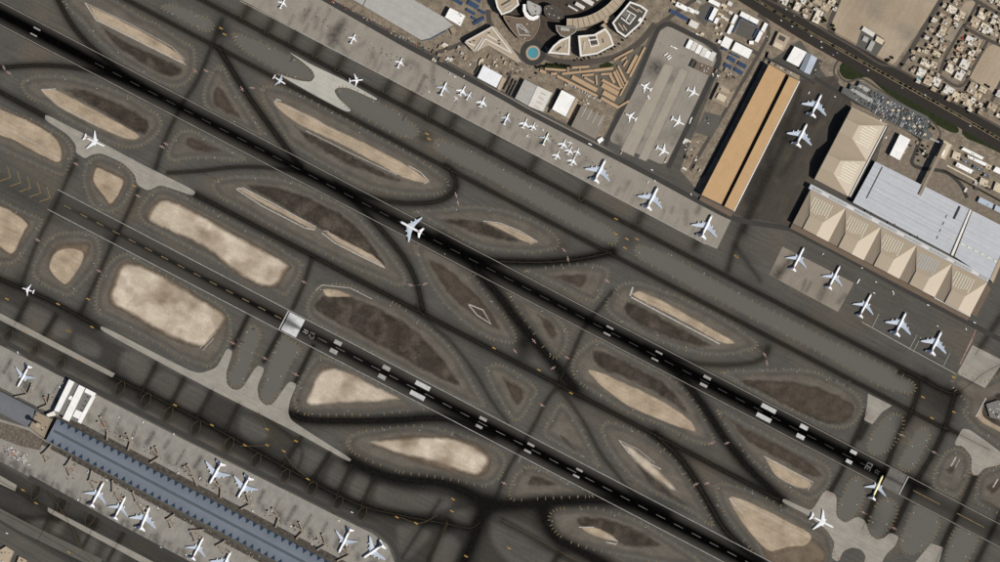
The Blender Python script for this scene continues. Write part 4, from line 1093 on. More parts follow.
# ================================================================== BUILDINGS
def bm_(name, col, **k):
    k.setdefault('var', .06); k.setdefault('lam', 18); k.setdefault('fine', .08); k.setdefault('flam', 3)
    return mat(name, col, **k)
RA = 27.55
M_rw = bm_('roof_white', (.80, .79, .76)); M_ro = bm_('roof_offwhite', C(214, 210, 202)); M_rg = bm_('roof_grey', C(170, 168, 162), streak=(RA, 4, 14, .06))
M_rb = bm_('roof_beige', C(176, 160, 138)); M_rt = bm_('roof_tan', C(150, 136, 118)); M_rc = bm_('roof_cream', C(206, 192, 168)); M_rdk = bm_('roof_dark', C(78, 74, 68)); M_rbr = bm_('roof_brown', C(112, 98, 84))
M_wl = bm_('wall_plaster', C(170, 156, 136)); M_wg = bm_('wall_grey', C(120, 118, 114)); M_wd = bm_('wall_dark', C(64, 62, 60)); M_par = bm_('parapet_white', C(232, 228, 220)); M_glass = pm('window_glass', (.03, .04, .05), rough=.15)
M_unit = bm_('roof_plant', C(186, 182, 174)); M_unitd = bm_('roof_plant_dark', C(80, 80, 80)); M_bluec = bm_('blue_canopy', C(56, 74, 102), var=.12); M_orangeroof = bm_('orange_roof', C(192, 158, 117), var=.04, streak=(117.55, 4, 20, .035), fine=.04)
M_tancan = bm_('tan_canopy', C(182, 154, 122), var=.06); M_pool = bm_('pool_water', C(82, 146, 158), rough=.2, spec=.5); M_blueroof = bm_('blue_grey_roof', C(188, 191, 195), var=.04, stripes=(90 + RA, 12.0, .10, .16), streak=(RA, 9, 14, .05))
M_concou = bm_('concourse_roof', C(114, 121, 131), var=.07, lam=50, stripes=(RA, 8.0, .08, .10), rough=.55); M_ridge = bm_('ridge_band', C(82, 90, 96)); M_skyl = bm_('skylight_glass', C(44, 60, 76), rough=.3, spec=.5)
M_hang = bm_('hangar_roof', C(172, 157, 135), var=.03, fine=.05, lam=60, rough=.48, spec=.45); M_slit = bm_('skylight_panel', C(218, 214, 196)); M_beige = bm_('bridge_beige', C(150, 139, 124)); M_green = mat('grass', C(38, 46, 20), var=.25, lam=14, fine=.25, flam=3)

def wpoly(poly, h):
    return [W(x, y, h)[:2] for x, y in poly]
def area(p):
    return .5 * sum(p[i][0] * p[(i + 1) % len(p)][1] - p[(i + 1) % len(p)][0] * p[i][1] for i in range(len(p)))
def inset(p, d):
    n = len(p); out = []
    for i in range(n):
        a, b, c = p[i - 1], p[i], p[(i + 1) % n]
        e1 = (b[0] - a[0], b[1] - a[1]); e2 = (c[0] - b[0], c[1] - b[1])
        l1 = math.hypot(*e1) or 1; l2 = math.hypot(*e2) or 1
        n1 = (-e1[1] / l1, e1[0] / l1); n2 = (-e2[1] / l2, e2[0] / l2)
        k = 1 + n1[0] * n2[0] + n1[1] * n2[1]
        k = max(k, .35)
        out.append((b[0] + (n1[0] + n2[0]) / k * d, b[1] + (n1[1] + n2[1]) / k * d))
    return out
def tess(P):
    t = tessellate_polygon([[Vector((x, y, 0)) for x, y in P]])
    F = []
    for a, b, c in t:
        cr = (P[b][0] - P[a][0]) * (P[c][1] - P[a][1]) - (P[b][1] - P[a][1]) * (P[c][0] - P[a][0])
        F.append((a, b, c) if cr > 0 else (a, c, b))
    return F
def prism(name, P, z0, z1, m, parent=None, top=True, mtop=None):
    """closed prism over world polygon P"""
    if area(P) < 0: P = P[::-1]
    n = len(P)
    V = [(x, y, z0) for x, y in P] + [(x, y, z1) for x, y in P]
    F = [(i, (i + 1) % n, n + (i + 1) % n, n + i) for i in range(n)]
    if top: F += [tuple(n + i for i in f) for f in tess(P)]
    return new_mesh(name, V, F, m, parent)
def flat(name, P, z, m, parent=None):
    if area(P) < 0: P = P[::-1]
    return new_mesh(name, [(x, y, z) for x, y in P], tess(P), m, parent)
def ring(name, P, z0, z1, w, m, parent=None):
    if area(P) < 0: P = P[::-1]
    Q = inset(P, w); n = len(P)
    V = [(x, y, z0) for x, y in P] + [(x, y, z1) for x, y in P] + [(x, y, z1) for x, y in Q] + [(x, y, z0) for x, y in Q]
    F = []
    for i in range(n):
        j = (i + 1) % n
        F += [(i, j, n + j, n + i), (n + i, n + j, 2 * n + j, 2 * n + i), (2 * n + i, 2 * n + j, 3 * n + j, 3 * n + i)]
    return new_mesh(name, V, F, m, parent)
def obox(name, px, py, ln, wd, z0, z1, m, parent=None, ang=RA, hh=None):
    """box; centre, length, width in pixels, direction in image degrees"""
    h = z1 if hh is None else hh
    a = math.radians(ang); ux, uy = math.cos(a), math.sin(a)
    pts = [(px + s * ux * ln / 2 - t * uy * wd / 2, py + s * uy * ln / 2 + t * ux * wd / 2) for s, t in ((-1, -1), (1, -1), (1, 1), (-1, 1))]
    return prism(name, wpoly(pts, h), z0, z1, m, parent)
def q4(cx, cy, ln, wd, ang=RA):
    a = math.radians(ang); ux, uy = math.cos(a), math.sin(a)
    return [(cx + s * ux * ln / 2 - t * uy * wd / 2, cy + s * uy * ln / 2 + t * ux * wd / 2) for s, t in ((-1, -1), (1, -1), (1, 1), (-1, 1))]
def building(name, label, poly, h, roof, wall=None, parapet=.9, pw=1.0, pm_=None, units=0, seed=0, group=None, cat='building', umat=None, usize=(1.5, 4.5), z0=0.0):
    """Empty > wall, roof (> roof_unit), parapet"""
    P = wpoly(poly, h)
    cx = sum(p[0] for p in P) / len(P); cy = sum(p[1] for p in P) / len(P)
    root = empty(name, (cx, cy, z0))
    tag(root, label, cat, group)
    L = [(x - cx, y - cy) for x, y in P]
    prism('wall', L, 0, h - z0, wall or M_wl, root, top=False)
    rf = flat('roof', L, h - z0, roof, root)
    if parapet:
        ring('parapet', L, h - z0, h - z0 + parapet, pw, pm_ or roof, root)
    if units:
        rr = random.Random(seed + int(poly[0][0] * 7))
        Lx = np.array([p[0] for p in L]); Ly = np.array([p[1] for p in L])
        Q = inset(L if area(L) > 0 else L[::-1], 3.0)
        k = 0; tries = 0
        while k < units and tries < 200:
            tries += 1
            x = rr.uniform(Lx.min(), Lx.max()); y = rr.uniform(Ly.min(), Ly.max())
            if not inside(np.array([x]), np.array([y]), Q)[0]: continue
            a = rr.uniform(*usize); b = rr.uniform(*usize); hh = rr.uniform(1.2, 3.0)
            c, s = math.cos(math.radians(-RA)), math.sin(math.radians(-RA))
            pts = [(x + u * a / 2 * c - v * b / 2 * s, y + u * a / 2 * s + v * b / 2 * c) for u, v in ((-1, -1), (1, -1), (1, 1), (-1, 1))]
            prism('roof_unit', pts, h - z0 - .02, h - z0 + hh, umat or (M_unit if rr.random() < .65 else M_unitd), rf)
            k += 1
    return root
def sub(root, name, poly, z0, z1, m, parent=None):
    """a part given by pixels at height z1, as child of a building root"""
    P = [(x - root.location.x, y - root.location.y) for x, y in wpoly(poly, z1)]
    return prism(name, P, z0 - root.location.z, z1 - root.location.z, m, parent or root)

# ---------------------------------------------------------------- orange-roofed hangar
b = building('cargo_hangar', 'long hangar with two flat orange-tan roof strips and a dark slot between', [(769,64.5),(786,74),(721.5,204.5),(701.5,195)], 28, M_orangeroof, M_wg, .5, .8)
sub(b, 'lower_roof', [(786.3,74.2),(789,76.3),(724.3,206),(721.8,204.7)], 0, 13, M_wd)
sub(b, 'second_roof', [(789.2,76.4),(799,81),(733.5,211),(724.4,206.2)], 0, 27, M_orangeroof)
sub(b, 'gutter', [(799.1,81),(800.1,81.5),(734.6,211.5),(733.6,211)], 0, 28, M_par)
sub(b, 'annex', [(771,61.5),(800,76),(799,80.5),(769.5,64.2)], 0, 9, M_rt)
for k, t in enumerate((.1, .3, .5, .68)):
    sub(b, 'rooftop_unit', q4(773 + 26 * t, 64 + 13 * t, 2.2, 1.6), 9, 11, M_unit if k % 2 else M_unitd)
sub(b, 'end_canopy', [(701,196.3),(733,212.5),(731,217),(699,200)], 0, 6, M_rbr)

# ---------------------------------------------------------------- folded-roof maintenance hangar
hr = empty('maintenance_hangar', W(880, 230)); tag(hr, 'vast tan hangar with folded angular roof bays and striped skylights', 'hangar')
hx, hy = hr.location.x, hr.location.y
def hmesh(name, pts, faces, m):
    V = []
    for x, y, z in pts:
        w_ = W(x, y, z); V.append((w_[0] - hx, w_[1] - hy, z))
    F = []
    for f in faces:
        a = sum(V[f[i]][0] * V[f[(i + 1) % len(f)]][1] - V[f[(i + 1) % len(f)]][0] * V[f[i]][1] for i in range(len(f)))
        F.append(f if a >= 0 else f[::-1])
    return new_mesh(name, V, F, m, hr)
def bay(x0, y0, ax, ay, bx, by, blue=False, last=False):
    L = lambda a, b_, z: (x0 + a * ax + b_ * bx, y0 + a * ay + b_ * by, z)
    hb, hc, hv = 20, 36, 20
    pts = [L(0, 0, hb), L(40, 0, hb), L(11.5, 23.4, hc), L(26.5, 23.4, hc), L(11.5, 38, hc), L(26.5, 38, hc), L(0, 38, hv), L(40, 38, hv)]
    hmesh('roof_bay', [pts[0], pts[1], pts[3], pts[2]], [(0, 1, 2, 3)], M_hang)
    hmesh('roof_box', [pts[2], pts[3], pts[5], pts[4]], [(0, 1, 2, 3)], M_hang)
    low = [L(11.4, 23.4, hc - 2), L(11.4, 38, hc - 3)]
    hmesh('roof_fold', [pts[0], low[0], low[1], pts[6]], [(0, 1, 2), (0, 2, 3)], M_hang)
    hmesh('roof_fold', [pts[1], pts[3], pts[5], pts[7]], [(0, 1, 2), (0, 2, 3)], M_hang)
    V = [pts[2], pts[4], low[1], low[0]]
    hmesh('roof_step', V, [(0, 1, 2, 3)], M_wd)
    hmesh('roof_step', [pts[0], pts[2], low[0]], [(0, 1, 2)], M_hang)
    # front wall under the eaves
    ft = [pts[6], low[1], pts[4], pts[5], pts[7]]
    W_ = []
    for x, y, z in ft:
        w_ = W(x, y, z); W_.append((w_[0] - hx, w_[1] - hy, z))
    V = W_ + [(x, y, 0) for x, y, z in W_]
    new_mesh('front_wall', V, [(i, i + 1, 6 + i, 5 + i) for i in range(4)], M_wg, hr)
    for k in range(8):
        a = 8.0 + k * 2.75
        bmin = 4.2 - .05 * k
        lo_lim = 23.4 * (min(a / 11.5, (40 - a) / 13.5, 1.0)) - 3.0
        bend = max(bmin + 3, min(20.5, lo_lim if a < 11.5 or a > 26.5 else 20.0 - abs(a - 15) * .35))
        f = lambda b_: hb + (hc - hb) * b_ / 23.4
        for_b = [(a - .42, bmin), (a + .42, bmin), (a + .42, bend), (a - .42, bend)]
        hmesh('skylight', [L(p, q, f(q) + .35) for p, q in for_b], [(0, 1, 2, 3)], M_skyblue if blue else M_slit)
M_skyblue = bm_('skylight_blue', C(176, 188, 196))
A0 = (810.3, 189.6)
for k in range(5):
    x, y = uv(A0[0], A0[1], 40 * k, 0)
    bay(x, y, DX, DY, NX, NY, blue=(k == 3))
B0 = (885.2, 125.8)
for k in range(2):
    x, y = uv(B0[0], B0[1], 0, 40 * k)
    bay(x, y, NX, NY, -DX, -DY)
# rear / side walls, gutters
def hbox(name, poly, z0, z1, m):
    P = [(x - hx, y - hy) for x, y in wpoly(poly, z1)]
    return prism(name, P, z0, z1, m, hr)
e5 = uv(A0[0], A0[1], 200, 0)
hbox('gutter', [uv(*A0, -2, -.2), uv(*A0, 200, -.2), uv(*A0, 200, -5.2), uv(*A0, -2, -5.2)], 0, 20.6, M_blueroof)
for k in range(21):
    a = 2 + k * 9.4
    hbox('gutter_panel', [uv(*A0, a, -1.2), uv(*A0, a + 8.2, -1.2), uv(*A0, a + 8.2, -3.6), uv(*A0, a, -3.6)], 20.5, 21.6, M_ro if k % 3 == 1 else M_rg)
g0 = uv(*B0, 1.0, -1)
hbox('gutter', [uv(*B0, .3, 0), uv(*B0, 3.4, 0), uv(*B0, 3.4, 80), uv(*B0, .3, 80)], 0, 19.6, M_wd)
hbox('gutter_cover', [uv(*B0, .9, 0), uv(*B0, 2.0, 0), uv(*B0, 2.0, 79), uv(*B0, .9, 79)], 19.6, 21, M_par)
hmesh('end_roof', [(851,107,20),(888.5,124.5,20),uv(*B0,0,0)+(20,),uv(*B0,-38,0)+(20,)], [(0,1,2,3)], M_hang)
W_ = [(851,107,20),(888.5,124.5,20)]
P_ = [(W(*p)[0]-hx, W(*p)[1]-hy, p[2]) for p in W_]
new_mesh('side_wall', P_ + [(x, y, 0) for x, y, z in P_], [(0, 1, 3, 2)], M_wg, hr)
hbox('front_canopy', [uv(*A0, 0, 38.4), uv(*A0, 200, 38.4), uv(*A0, 200, 43.5), uv(*A0, 0, 43.5)], 0, 7, M_rbr)
hbox('front_door', [uv(*A0, 160, 37.6), uv(*A0, 200.5, 37.6), uv(*A0, 200.5, 38.8), uv(*A0, 160, 38.8)], 0, 19, M_par)
hbox('side_plant', [uv(*A0, 200.3, 2), uv(*A0, 206, 4), uv(*A0, 206, 36), uv(*A0, 200.3, 36)], 0, 9, M_rbr)

# ---------------------------------------------------------------- blue-grey terminal roof
b = building('cargo_terminal', 'wide flat blue-grey metal roof beside the folded hangar', [(875.3,161.5),(969.5,209),(949.8,254.2),(852.8,202.6)], 21, M_blueroof, M_wg, .8, .8)
def slot(p, q, w=.8, z=21, h=1.6, m=None, nm='roof_rib'):
    d = math.hypot(q[0] - p[0], q[1] - p[1]); ang = math.degrees(math.atan2(q[1] - p[1], q[0] - p[0]))
    sub(b, nm, q4((p[0] + q[0]) / 2, (p[1] + q[1]) / 2, d, w, ang), z, z + h, m or M_wd)
slot((882.5,167),(866.5,198.5),.7)
slot((885.5,128+33),(857,204),.01) if False else None
slot((960,206.5),(954,219),1.8,21,2.5)
for k in range(4):
    slot((947 - k * 3, 215 + k * 7),(945.5 - k * 3, 218 + k * 7),.5)
for p in ((872,212.5),(895,224),(918,236)):
    slot(p, (p[0] - 1.5, p[1] + 3), .9)
for k, off in enumerate((13, 27, 34)):
    slot(uv(876, 162, 4, off), uv(876, 162, 104, off), .35, 21, .5, M_rg, 'roof_seam')
sub(b, 'walkway_bridge', [(944,142.5),(947,144),(921,196),(918.5,194.5)], 14, 25, M_rt)
b = building('cargo_terminal', 'smaller blue-grey roof with a row of pale rooflights at the right edge', [(972.5,210.8),(1012,231),(989.8,279.5),(954.5,256.5)], 21, M_blueroof, M_wg, .8, .8)
for k in range(6):
    sub(b, 'rooflight', q4(962.5 + k * 6.6, 244 + k * 3.4, 3.4, 1.6), 21, 22.4, M_slit)
sub(b, 'gutter', [(970.2,209.3),(971.8,210.2),(953.2,256),(951,254.8)], 0, 22.5, M_par)
sub(b, 'end_strip', [(990.2,279.6),(1012,232),(1014,233),(993,283)], 0, 10, M_rb)

# ---------------------------------------------------------------- white / grey sheds along the north apron
def shed(name, label, poly, h, roof, slits=None, **k):
    r_ = building(name, label, poly, h, roof, k.pop('wall', M_wg), k.pop('parapet', .5), .6, **k)
    return r_
b = shed('hangar', 'very large pale grey hangar roof cut by the top edge', [(336,-10),(421.5,40.5),(430,38.5),(453.5,25.5),(444.5,18.5),(414,1),(394,-10)], 18, M_rg)
sub(b, 'roof_strip', [(394,-10),(396,-10),(445,18),(444,18.6),(439,21),(390,-7)], 18, 19, M_rg)
sub(b, 'seam', [(362.6,6),(363.2,6.4),(368,-4),(367.4,-4.2)], 18, 18.5, M_wd)
sub(b, 'glazed_wall', [(422,40.8),(430.4,39),(446,31),(444.5,30.3),(430,37.6),(422,39.6)], 0, 17, M_bluec)
building('office_block', 'white flat-roofed block attached to the large grey hangar', [(450,8),(465.5,16),(460.5,26.5),(445,17.5)], 17, M_rw, M_wl, .7, .8, units=3)
building('shed', 'small tan-roofed shed below the white block beside the large hangar', [(449.5,28.5),(453.5,26.5),(457,31.5),(452.5,35)], 8, M_rt, M_wl, .4, .6)
b = shed('hangar', 'white ribbed hangar roof left of the small business jets', [(483.3,65.5),(502.5,76),(496.5,88),(477.3,77.8)], 15, bm_('roof_white_ribbed', C(236, 238, 240), stripes=(RA, 9, .12, .25)))
sub(b, 'annex', [(502.5,77),(506,79),(500,91),(497,89)], 0, 7, M_rb)
b = shed('hangar', 'grey hangar roof with two rows of slot skylights, left half of a pair', [(524.5,79.5),(537.3,86),(528,106),(515,98.5)], 16, M_rg)
for i in range(4):
    for j in range(1):
        x, y = 527.5 - i * 2.2 + j * 5, 86.2 + i * 4.3 + j * 2
        sub(b, 'skylight', q4(x, y, 6.0, .8), 16, 16.6, M_rb)
b = shed('hangar', 'paler grey hangar roof with slot skylights, right half of a pair', [(537.5,86.1),(552.5,93.2),(543,112),(528.2,106.1)], 16.6, M_ro)
for i in range(4):
    x, y = 543.5 - i * 2.2, 94.2 + i * 4.3
    sub(b, 'skylight', q4(x, y, 6.0, .8), 16.6, 17.2, M_rb)
b = shed('hangar', 'plain bright white hangar roof right of the grey skylit pair', [(561.8,90.2),(575.6,97.6),(565.8,117),(552,109.3)], 17, M_rw)
sub(b, 'annex', [(576,98),(579,99.5),(569,119),(566,117.6)], 0, 8, M_rb)
b = shed('hangar', 'brown-grey hangar roof with four pale seams near the car park canopies', [(581.5,105.5),(606,118.3),(596,139.5),(571,126.5)], 15, bm_('roof_taupe', C(136, 128, 116), streak=(RA, 4, 14, .05)))
for i in range(4):
    p = 584 + i * 5.6; q = 110 + i * 2.9
    sub(b, 'seam', q4(p, q + 2, 12, .4, 117.5), 15, 15.5, M_ro)
sub(b, 'porch', [(597,140),(602,137),(604,140),(599,144)], 0, 6, M_rw)

# blue carports, top left-centre
for k, (x, y, l, w_) in enumerate([(457.5,1.5,11,3.6),(473,5,12,5),(470.5,12,10,3.2),(477,0,8,3),(482,12,7,3),(473.5,18.5,5,3),(479,21,13,3)]):
    r_ = building('carport', ['blue carport roof left of the curved towers, nearest the white block','largest blue carport roof near the curved towers','narrow blue carport roof below the largest one','blue carport roof at the top edge','short blue carport roof by the curved drive','small blue carport roof beside the white block corner','dark blue carport along the diagonal street'][k], q4(x, y, l, w_, -30 if k == 6 else 30), 4, M_bluec, M_wd, 0, group='blue carports near the towers', cat='carport')

# ---------------------------------------------------------------- triangular office
b = building('office_building', 'triangular office building with white parapet ridges beside the round pool', [(464.5,42.5),(491.5,26.3),(495,27.5),(517,55.5),(521,62),(517,62),(488,45),(480,49),(474,52)], 20, M_rb, M_wl, 1.0, 1.2, M_ro)
for p, q in (((466,41.5),(491.5,27.5)),((491.5,27.5),(511.5,53)),((511.5,53),(485,38.8)),((485,38.8),(477.5,51)),((466.5,42.3),(475,46)),((487,35),(497,40.5)),((483,38),(475,50))):
    slot_ang = math.degrees(math.atan2(q[1] - p[1], q[0] - p[0]))
    sub(b, 'roof_ridge', q4((p[0] + q[0]) / 2, (p[1] + q[1]) / 2, math.hypot(q[0] - p[0], q[1] - p[1]), 1.3, slot_ang), 20, 22.2 + .1 * (p[0] % 3), M_ro)
for x, y in ((499,41),(499.5,44),(474,41),(470,42.5),(489,33)):
    sub(b, 'roof_unit', q4(x, y, 2, 1.2, 0), 20, 21.7, M_unitd)
# ---------------------------------------------------------------- round pool
pr = empty('fountain', W(533, 53)); tag(pr, 'round turquoise fountain pool in the middle of the roundabout', 'fountain')
def disc(name, r0, r1, z0, z1, m, parent):
    mb = MB(); n = 40
    V = []; F = []
    for rr_, z in ((r1, z0), (r1, z1), (r0, z1), (r0, z0)):
        V += [(rr_ * math.cos(2 * math.pi * i / n), rr_ * math.sin(2 * math.pi * i / n), z) for i in range(n)]
    for i in range(n):
        j = (i + 1) % n
        for k in range(3): F.append((k * n + i, k * n + j, (k + 1) * n + j, (k + 1) * n + i))
    return new_mesh(name, V, F, m, parent)
disc('rim', 5.4 * S, 7.0 * S, 0.2, 1.2, M_rb, pr)
n = 40
new_mesh('water', [(5.5 * S * math.cos(2 * math.pi * i / n), 5.5 * S * math.sin(2 * math.pi * i / n), .7) for i in range(n)], [tuple(range(n))], M_pool, pr)
multi_strip('roundabout', [([(533 + 10.2 * math.cos(a), 53 + 10.2 * math.sin(a)) for a in np.linspace(0, 2 * math.pi, 37)[:-1]], 5.2, True)], .29, M_svc)

# ---------------------------------------------------------------- curved white-rimmed towers
def tower(label, poly, h, roof=None, rim=None, rw=4.6, smooth=False, units=0, wall=None, ph=1.6):
    if smooth: poly = catmull(poly, True, 5)
    return building('office_tower', label, poly, h, roof or M_rb, wall or M_wd, ph, rw, rim or M_par, units=units)
b = tower('white-rimmed roof block at the top edge above the fountain', [(494,-4),(497,8),(501.5,15.5),(511,12),(519.3,5),(517,-4)], 34)
sub(b, 'roof_plant', q4(506,3,10,1.2,-30), 34, 36, M_unitd); sub(b, 'roof_plant', q4(508,7,9,1.2,-30), 34, 36, M_unit)
b = tower('large leaf-shaped building with pale ribs above the fountain', [(503.5,17.5),(508,16),(520,18),(535,16),(540,20),(538,30),(533,38),(527,41.5),(520,39),(512,31)], 16, M_rbr, M_rb, 1.4, True, units=10)
for p, q in (((516,24.5),(531,35)),((516,24.5),(519,35)),((519,35),(531,35.5)),((516,24.5),(521,24.5)),((521,24.5),(531,35))):
    sub(b, 'roof_rib', q4((p[0]+q[0])/2,(p[1]+q[1])/2,math.hypot(q[0]-p[0],q[1]-p[1]),1.2,math.degrees(math.atan2(q[1]-p[1],q[0]-p[0]))), 16, 18+.1*(q[0]%3), M_rg)
cres = [(523,4.5),(522.8,11),(525,16.5),(529,20),(533.5,21),(538,19),(540,16),(537,15.5),(533,17),(529.5,15.5),(526.5,11.5),(525.8,4.5)]
b = tower('white crescent roof standing inside the leaf-shaped group', cres, 26, M_rw, M_rw, .8, False, ph=.6)
b = tower('grey leaf roof with glass ridge inside the white crescent', [(528,1),(535,4),(541,7),(541,13),(537,17),(532,15.5),(528,10),(527,4)], 20, M_rg, M_rg, .8, True, units=4)
b = tower('dark lens-shaped roof top centre', [(545,6.5),(552,5.5),(559,9),(564,15.5),(562,19),(552,19.5),(546,16),(544,11)], 22, M_rdk, M_rbr, 1.2, True, units=12)
b = tower('grey half-round roof with inner arch beside the white wedge', [(555.5,25.5),(577,27.5),(576,32),(571,35.5),(566,38),(560.5,36),(556.5,31)], 30, M_rbr, M_rg, 2.2, units=3)
sub(b, 'roof_ridge', q4(565,29.5,9,3.2,8), 30, 32, M_rg)
b = tower('white-rimmed quarter-round wedge roof right of the fountain', [(547.5,53.5),(553,46),(560,40),(570.5,36),(569.5,55.5)], 26, M_rb, M_par, 5.2)
sub(b, 'roof_plant', q4(559,49,6,1.4,-40), 26, 28, M_unitd); sub(b, 'roof_plant', q4(565,46,4,2,-80), 26, 28, M_unit)
b = tower('white-rimmed roof block with four dark squares, below the long tan arc', [(578,36),(594,34.5),(605.5,28),(610.5,35),(614.2,45.5),(597,54.5),(580,57)], 30, M_rb, M_par, 5.2)
for x, y in ((592,37),(593.5,42.5)):
    sub(b, 'dark_panel', q4(x, y, 7, 4.2, -10), 30, 31, M_rdk)
for p, q in (((588.5,38),(591,47.5)),((596,35.5),(599,45.5)),((591,47),(599,45)),((588,40.6),(597,39.6))):
    sub(b, 'roof_ridge', q4((p[0]+q[0])/2,(p[1]+q[1])/2,math.hypot(q[0]-p[0],q[1]-p[1]),1.1,math.degrees(math.atan2(q[1]-p[1],q[0]-p[0]))), 30, 31.8+.05*(p[0]%3), M_par)
sub(b, 'roof_plant', q4(584,46,1.5,9,5), 30, 32, M_unit); sub(b, 'roof_plant', q4(603,41,1,4,-10), 30, 31.5, M_unitd)
b = tower('white-rimmed dark roof block furthest right of the curved towers', [(612,23),(623,10),(630,1.5),(641,5.5),(648,10.5),(641,24),(625.5,38),(617,32)], 30, M_rdk, M_par, 5.0)
for x, y, a in ((625.5,14.5,-50),(630.5,18.5,-50)):
    sub(b, 'dark_panel', q4(x, y, 6, 5, a), 30, 31.2, M_wg)
for p, q in (((621,18),(629.5,24.5)),((629.5,24.5),(636,16)),((626.5,10.5),(636,16)),((626,20.5),(630,14))):
    sub(b, 'roof_ridge', q4((p[0]+q[0])/2,(p[1]+q[1])/2,math.hypot(q[0]-p[0],q[1]-p[1]),1.1,math.degrees(math.atan2(q[1]-p[1],q[0]-p[0]))), 30, 31.8+.05*(p[0]%3), M_par)
for x, y, l, a in ((621,27,9,55),(625,28,7,55),(634,9,11,35),(640,11,6,35)):
    sub(b, 'roof_plant', q4(x, y, l, 1.3, a), 30, 32, M_rb)
sub(b, 'roof_plant', q4(640,20,4,3,-50), 30, 33, M_par)
def arc_poly(cx, cy, r0, r1, a0, a1, n=16):
    A = [math.radians(a0 + (a1 - a0) * k / n) for k in range(n + 1)]
    return [(cx + r1 * math.cos(a), cy + r1 * math.sin(a)) for a in A] + [(cx + r0 * math.cos(a), cy + r0 * math.sin(a)) for a in reversed(A)]
b = tower('long curved tan roof arc of many terraces, top centre right', arc_poly(570, -38, 57, 67, 33, 93), 24, M_rb, M_rc, 1.2)
for k in range(11):
    a = math.radians(37 + k * 5)
    sub(b, 'roof_ridge', q4(570 + 62 * math.cos(a), -38 + 62 * math.sin(a), 8.5, .6, math.degrees(a)), 24, 25.5, M_rt)
for k, (x, y) in enumerate(((607,20.5),(603,26.5),(612,18))):
    sub(b, 'terrace', q4(x, y, 6, 4, -35), 0, 14 - k, M_rb)
for k, (x, y, l, w_) in enumerate(((573,8.5,11,1.6),(580,6,10,3.6),(588,1.5,12,4.5),(595,-2,8,3))):
    building('parking_canopy', ['thin grey canopy strip inside the curved court','pale speckled canopy strip inside the curved court','wide speckled canopy strip at the top edge of the court','canopy strip cut by the top edge of the court'][k], q4(x, y, l, w_, 30), 9, M_ro, M_wd, 0, group='canopies in the curved court', cat='canopy')
sheet('paved_court', [(498,16),(520,-6),(650,-8),(600,30),(575,28),(552,50),(535,42),(515,38)], .08, mat('court_paving', C(74, 66, 58), var=.25, lam=14, fine=.2))

# ---------------------------------------------------------------- tan car-park canopies (fan)
CAN = [((545,69),(566,70.5),1.8),((562,74),(595,70.5),1.8),((595,70.5),(613,68.5),2.2),((572,67.8),(589,66.8),1.7),((568,67),(568,72),1.2),((580,68),(580,71),.9),((551,74),(557,74),2.0),((557,76),(597.5,96.5),2.0),((572,77),(597,90.5),3.4),((582,75.6),(594,74.6),1.6),((584.5,77.5),(594,83),1.6),((596,75),(597,85),1.5),((601,74.3),(612,73.8),1.6),((610,75),(614.5,83),2.2),((614,71.5),(622,88.5),2.2),((618,66),(626,82),1.7),((616.3,70),(624,86),1.2),((602,80),(620,89.5),2.0),((602,85),(618.5,94),3.8),((603,92.5),(615.5,99.5),3.8),((601,98),(618,107.5),2.4),((629,101),(616.5,108.5),1.6),((614,60),(633,50),1.6),((621,61),(626.5,57),1.5),((623.5,66.5),(627.5,60.5),1.5),((627.5,73.5),(637,55.5),2.6),((630,77),(645,47.5),1.8),((620,96),(628,81),1.3),((640,57),(632,72),.8),((546,73),(540,70.5),2.2)]
NUMW = 'one two three four five six seven eight nine ten eleven twelve thirteen fourteen fifteen sixteen seventeen eighteen nineteen twenty twenty-one twenty-two twenty-three twenty-four twenty-five twenty-six twenty-seven twenty-eight twenty-nine thirty'.split()
for k, (p, q, w_) in enumerate(CAN):
    w_ *= 1.25
    ln = math.hypot(q[0]-p[0], q[1]-p[1]); a = math.degrees(math.atan2(q[1]-p[1], q[0]-p[0]))
    mx, my = (p[0]+q[0])/2, (p[1]+q[1])/2
    root = empty('carport_canopy', W(mx, my))
    tag(root, ('long ' if ln > 18 else 'short ' if ln < 9 else '') + 'tan fabric canopy strip of the fan-shaped car park, number %s from its left end' % NUMW[sorted(range(len(CAN)), key=lambda i_: CAN[i_][0][0] + CAN[i_][1][0]).index(k)], 'carport', 'tan canopies of the fan-shaped car park')
    lo = [(x - root.location.x, y - root.location.y) for x, y in wpoly(q4(mx, my, ln, w_, a), 4.0)]
    prism('roof', lo, 3.7, 4.0 + .02 * (k % 5), M_tancan, root)
    for t in np.linspace(-.45, .45, max(2, int(ln / 8) + 1)):
        cxp = math.cos(math.radians(-a)) * ln * S * t; cyp = math.sin(math.radians(-a)) * ln * S * t
        prism('post', [(cxp-.2, cyp-.2), (cxp+.2, cyp-.2), (cxp+.2, cyp+.2), (cxp-.2, cyp+.2)], 0, 3.7, M_wg, root)
sheet('car_park', [(536,68),(560,66),(612,64),(640,46),(647,45),(622,104),(617,109),(600,100),(553,76)], .09, mat('car_park_asphalt', C(100, 94, 84), var=.1, lam=20, fine=.1))
